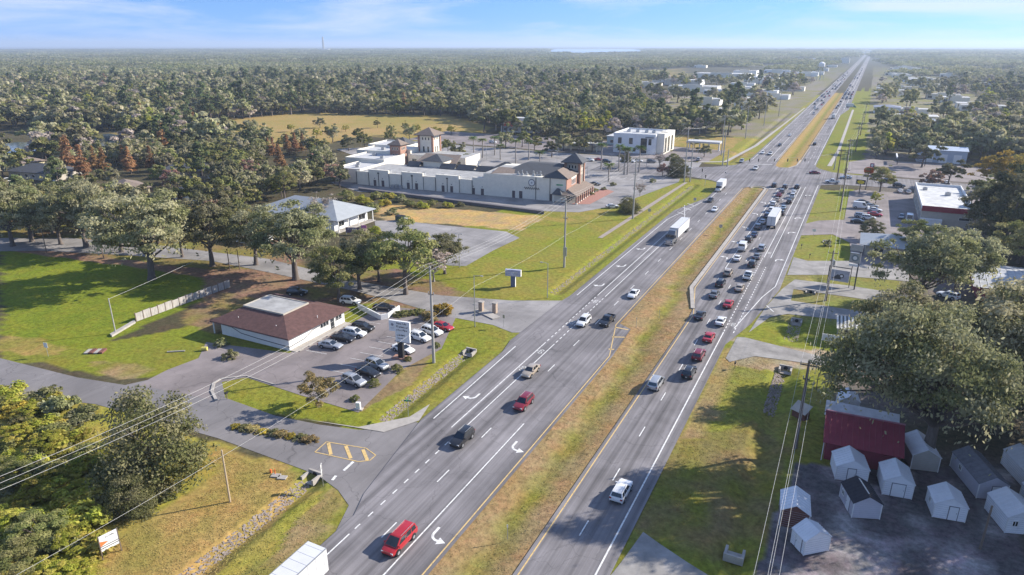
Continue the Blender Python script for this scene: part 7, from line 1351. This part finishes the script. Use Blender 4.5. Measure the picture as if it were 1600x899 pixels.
# ---- rough grass standing in the verges and the median, coloured like the sward it grows from
def verge_grass():
    r = np.random.RandomState(9); zones = [([(-34.9,22),(-27.2,22),(-27.2,138),(-34.9,138)],17000,.16), ([(-38.6,132),(-31.2,158),(-31.4,285),(-38.6,285)],9000,.2), (GP((335,705),(474,745),(452,785),(300,930),(150,930),(150,860),(330,765)),9000,.17), ([(-56.6,24),(-49.8,24),(-49.8,50),(-53,56),(-56.6,55)],4000,.18), ([(-16.6,70),(-8,70),(-8,124),(-16.6,124)],7000,.17), (GP((345,622),(350,605),(390,592),(470,622),(560,655),(640,610),(700,548),(745,500),(795,525),(690,610),(640,650),(560,666),(430,648)),7000,.13), (GP((0,400),(120,400),(330,440),(350,452),(180,522),(0,515)),6000,.2), (brush,6000,.3)]
    Ps=[]; Cs=[]; Ss=[]
    for poly, n, s_ in zones:
        q = np.array(poly); x = r.uniform(q[:,0].min(),q[:,0].max(),n*3); y = r.uniform(q[:,1].min(),q[:,1].max(),n*3); k = inside(poly,x,y); x, y = x[k][:n], y[k][:n]
        ix = np.clip(np.searchsorted(gx,x),0,nxg-1); iy = np.clip(np.searchsorted(gy,y),0,nyg-1); c = C[iy,ix]*(r.uniform(.8,1.22,len(x)))[:,None]; sz = s_*.42*r.uniform(.5,1.3,len(x))
        Ps.append(np.stack([x,y,ZZ[iy,ix]+sz*.55],1)); Cs.append(np.concatenate([c,np.ones((len(x),1))],1)); Ss.append(sz)
    P_n, C_n, S_n = map(np.concatenate,(Ps,Cs,Ss)); N_ = r.normal(size=P_n.shape)*.6+np.array((.3,.3,.8)); N_ /= np.linalg.norm(N_,axis=1,keepdims=True)
    m = bpy.data.materials.new('grass tufts'); m.use_nodes = True; n = m.node_tree; b_ = n.nodes['Principled BSDF']; b_.inputs['Roughness'].default_value = .9; v = nd(n,'ShaderNodeVertexColor'); v.layer_name = 'tint'; n.links.new(v.outputs['Color'], b_.inputs['Base Color'])
    tag(link('verge_grass', quad_mesh('verge_grass',P_n,N_,S_n,np.full(len(P_n),.6),C_n,[m],r)), 'rough tufts of grass in the verges and the median', kind='stuff')
verge_grass()
# ------------------------------------------------------------------ water, far landmarks, haze
M_WATER = mat('pond water', (0.10,0.13,0.15), .08, .1, .05, spec=.6)
pave('pond', GP((0,226),(30,222),(58,224),(55,236),(0,240)), M_WATER, .05); pave('pond', GP((142,212),(170,209),(198,213),(200,224),(170,230),(150,226)), M_WATER, .05)
pave('lake', LAKE, mat('lake water',(.30,.36,.42),.12,.05,.001,spec=.6), .3)
o = thing('chimney_stack','slim smokestack standing on the far horizon','chimney', *[v*6200 for v in (math.sin(-YAW+math.atan((522-800)/1067)),math.cos(-YAW+math.atan((522-800)/1067)))]); MB().tube([(0,0,0),(0,0,118)],[9,7],10).build('shaft', M_CPOLE, o); MB().box(-60,60,-10,10,0,22).build('hall', M_WSTUC, o)
dx, dy = math.sin(-YAW+math.atan((1588-800)/1067)), math.cos(-YAW+math.atan((1588-800)/1067))
o = thing('radio_mast','tall thin radio mast at the right edge of the horizon','mast', dx*1900, dy*1900); MB().tube([(0,0,0),(0,0,96)],[1.0,.7],5).build('lattice', M_DARK, o); MB().tube([(0,0,84),(0,0,92)],2.0,6).build('antenna_ring', M_DARK, o)
o = thing('water_tower','pale water tower on legs by the distant stores','water tower',-74,1290)
for a in range(4): MB().tube([(5*math.cos(a*1.57),5*math.sin(a*1.57),0),(3.2*math.cos(a*1.57),3.2*math.sin(a*1.57),20)],.45,6).build('leg', M_STEEL, o)
MB().tube([(0,0,19.5),(0,0,21),(0,0,26),(0,0,28.5)],[2.5,5,5,1.2],14).build('tank', M_WSTUC, o, smooth=True)
HB = MB().box(-24500,24500,-1400,25500,-3.2,128); hz = bpy.data.materials.new('haze'); hz.use_nodes = True; n = hz.node_tree; n.nodes.clear(); oo = n.nodes.new('ShaderNodeOutputMaterial'); pv = n.nodes.new('ShaderNodeVolumePrincipled')
pv.inputs['Color'].default_value = (0.66,0.80,1.0,1); pv.inputs['Density'].default_value = 1.3e-4; pv.inputs['Anisotropy'].default_value = 0.2; n.links.new(pv.outputs[0], oo.inputs['Volume'])
h = HB.build('haze', hz); h['kind'] = 'stuff'; h['label'] = 'thin pale blue haze over the whole landscape'
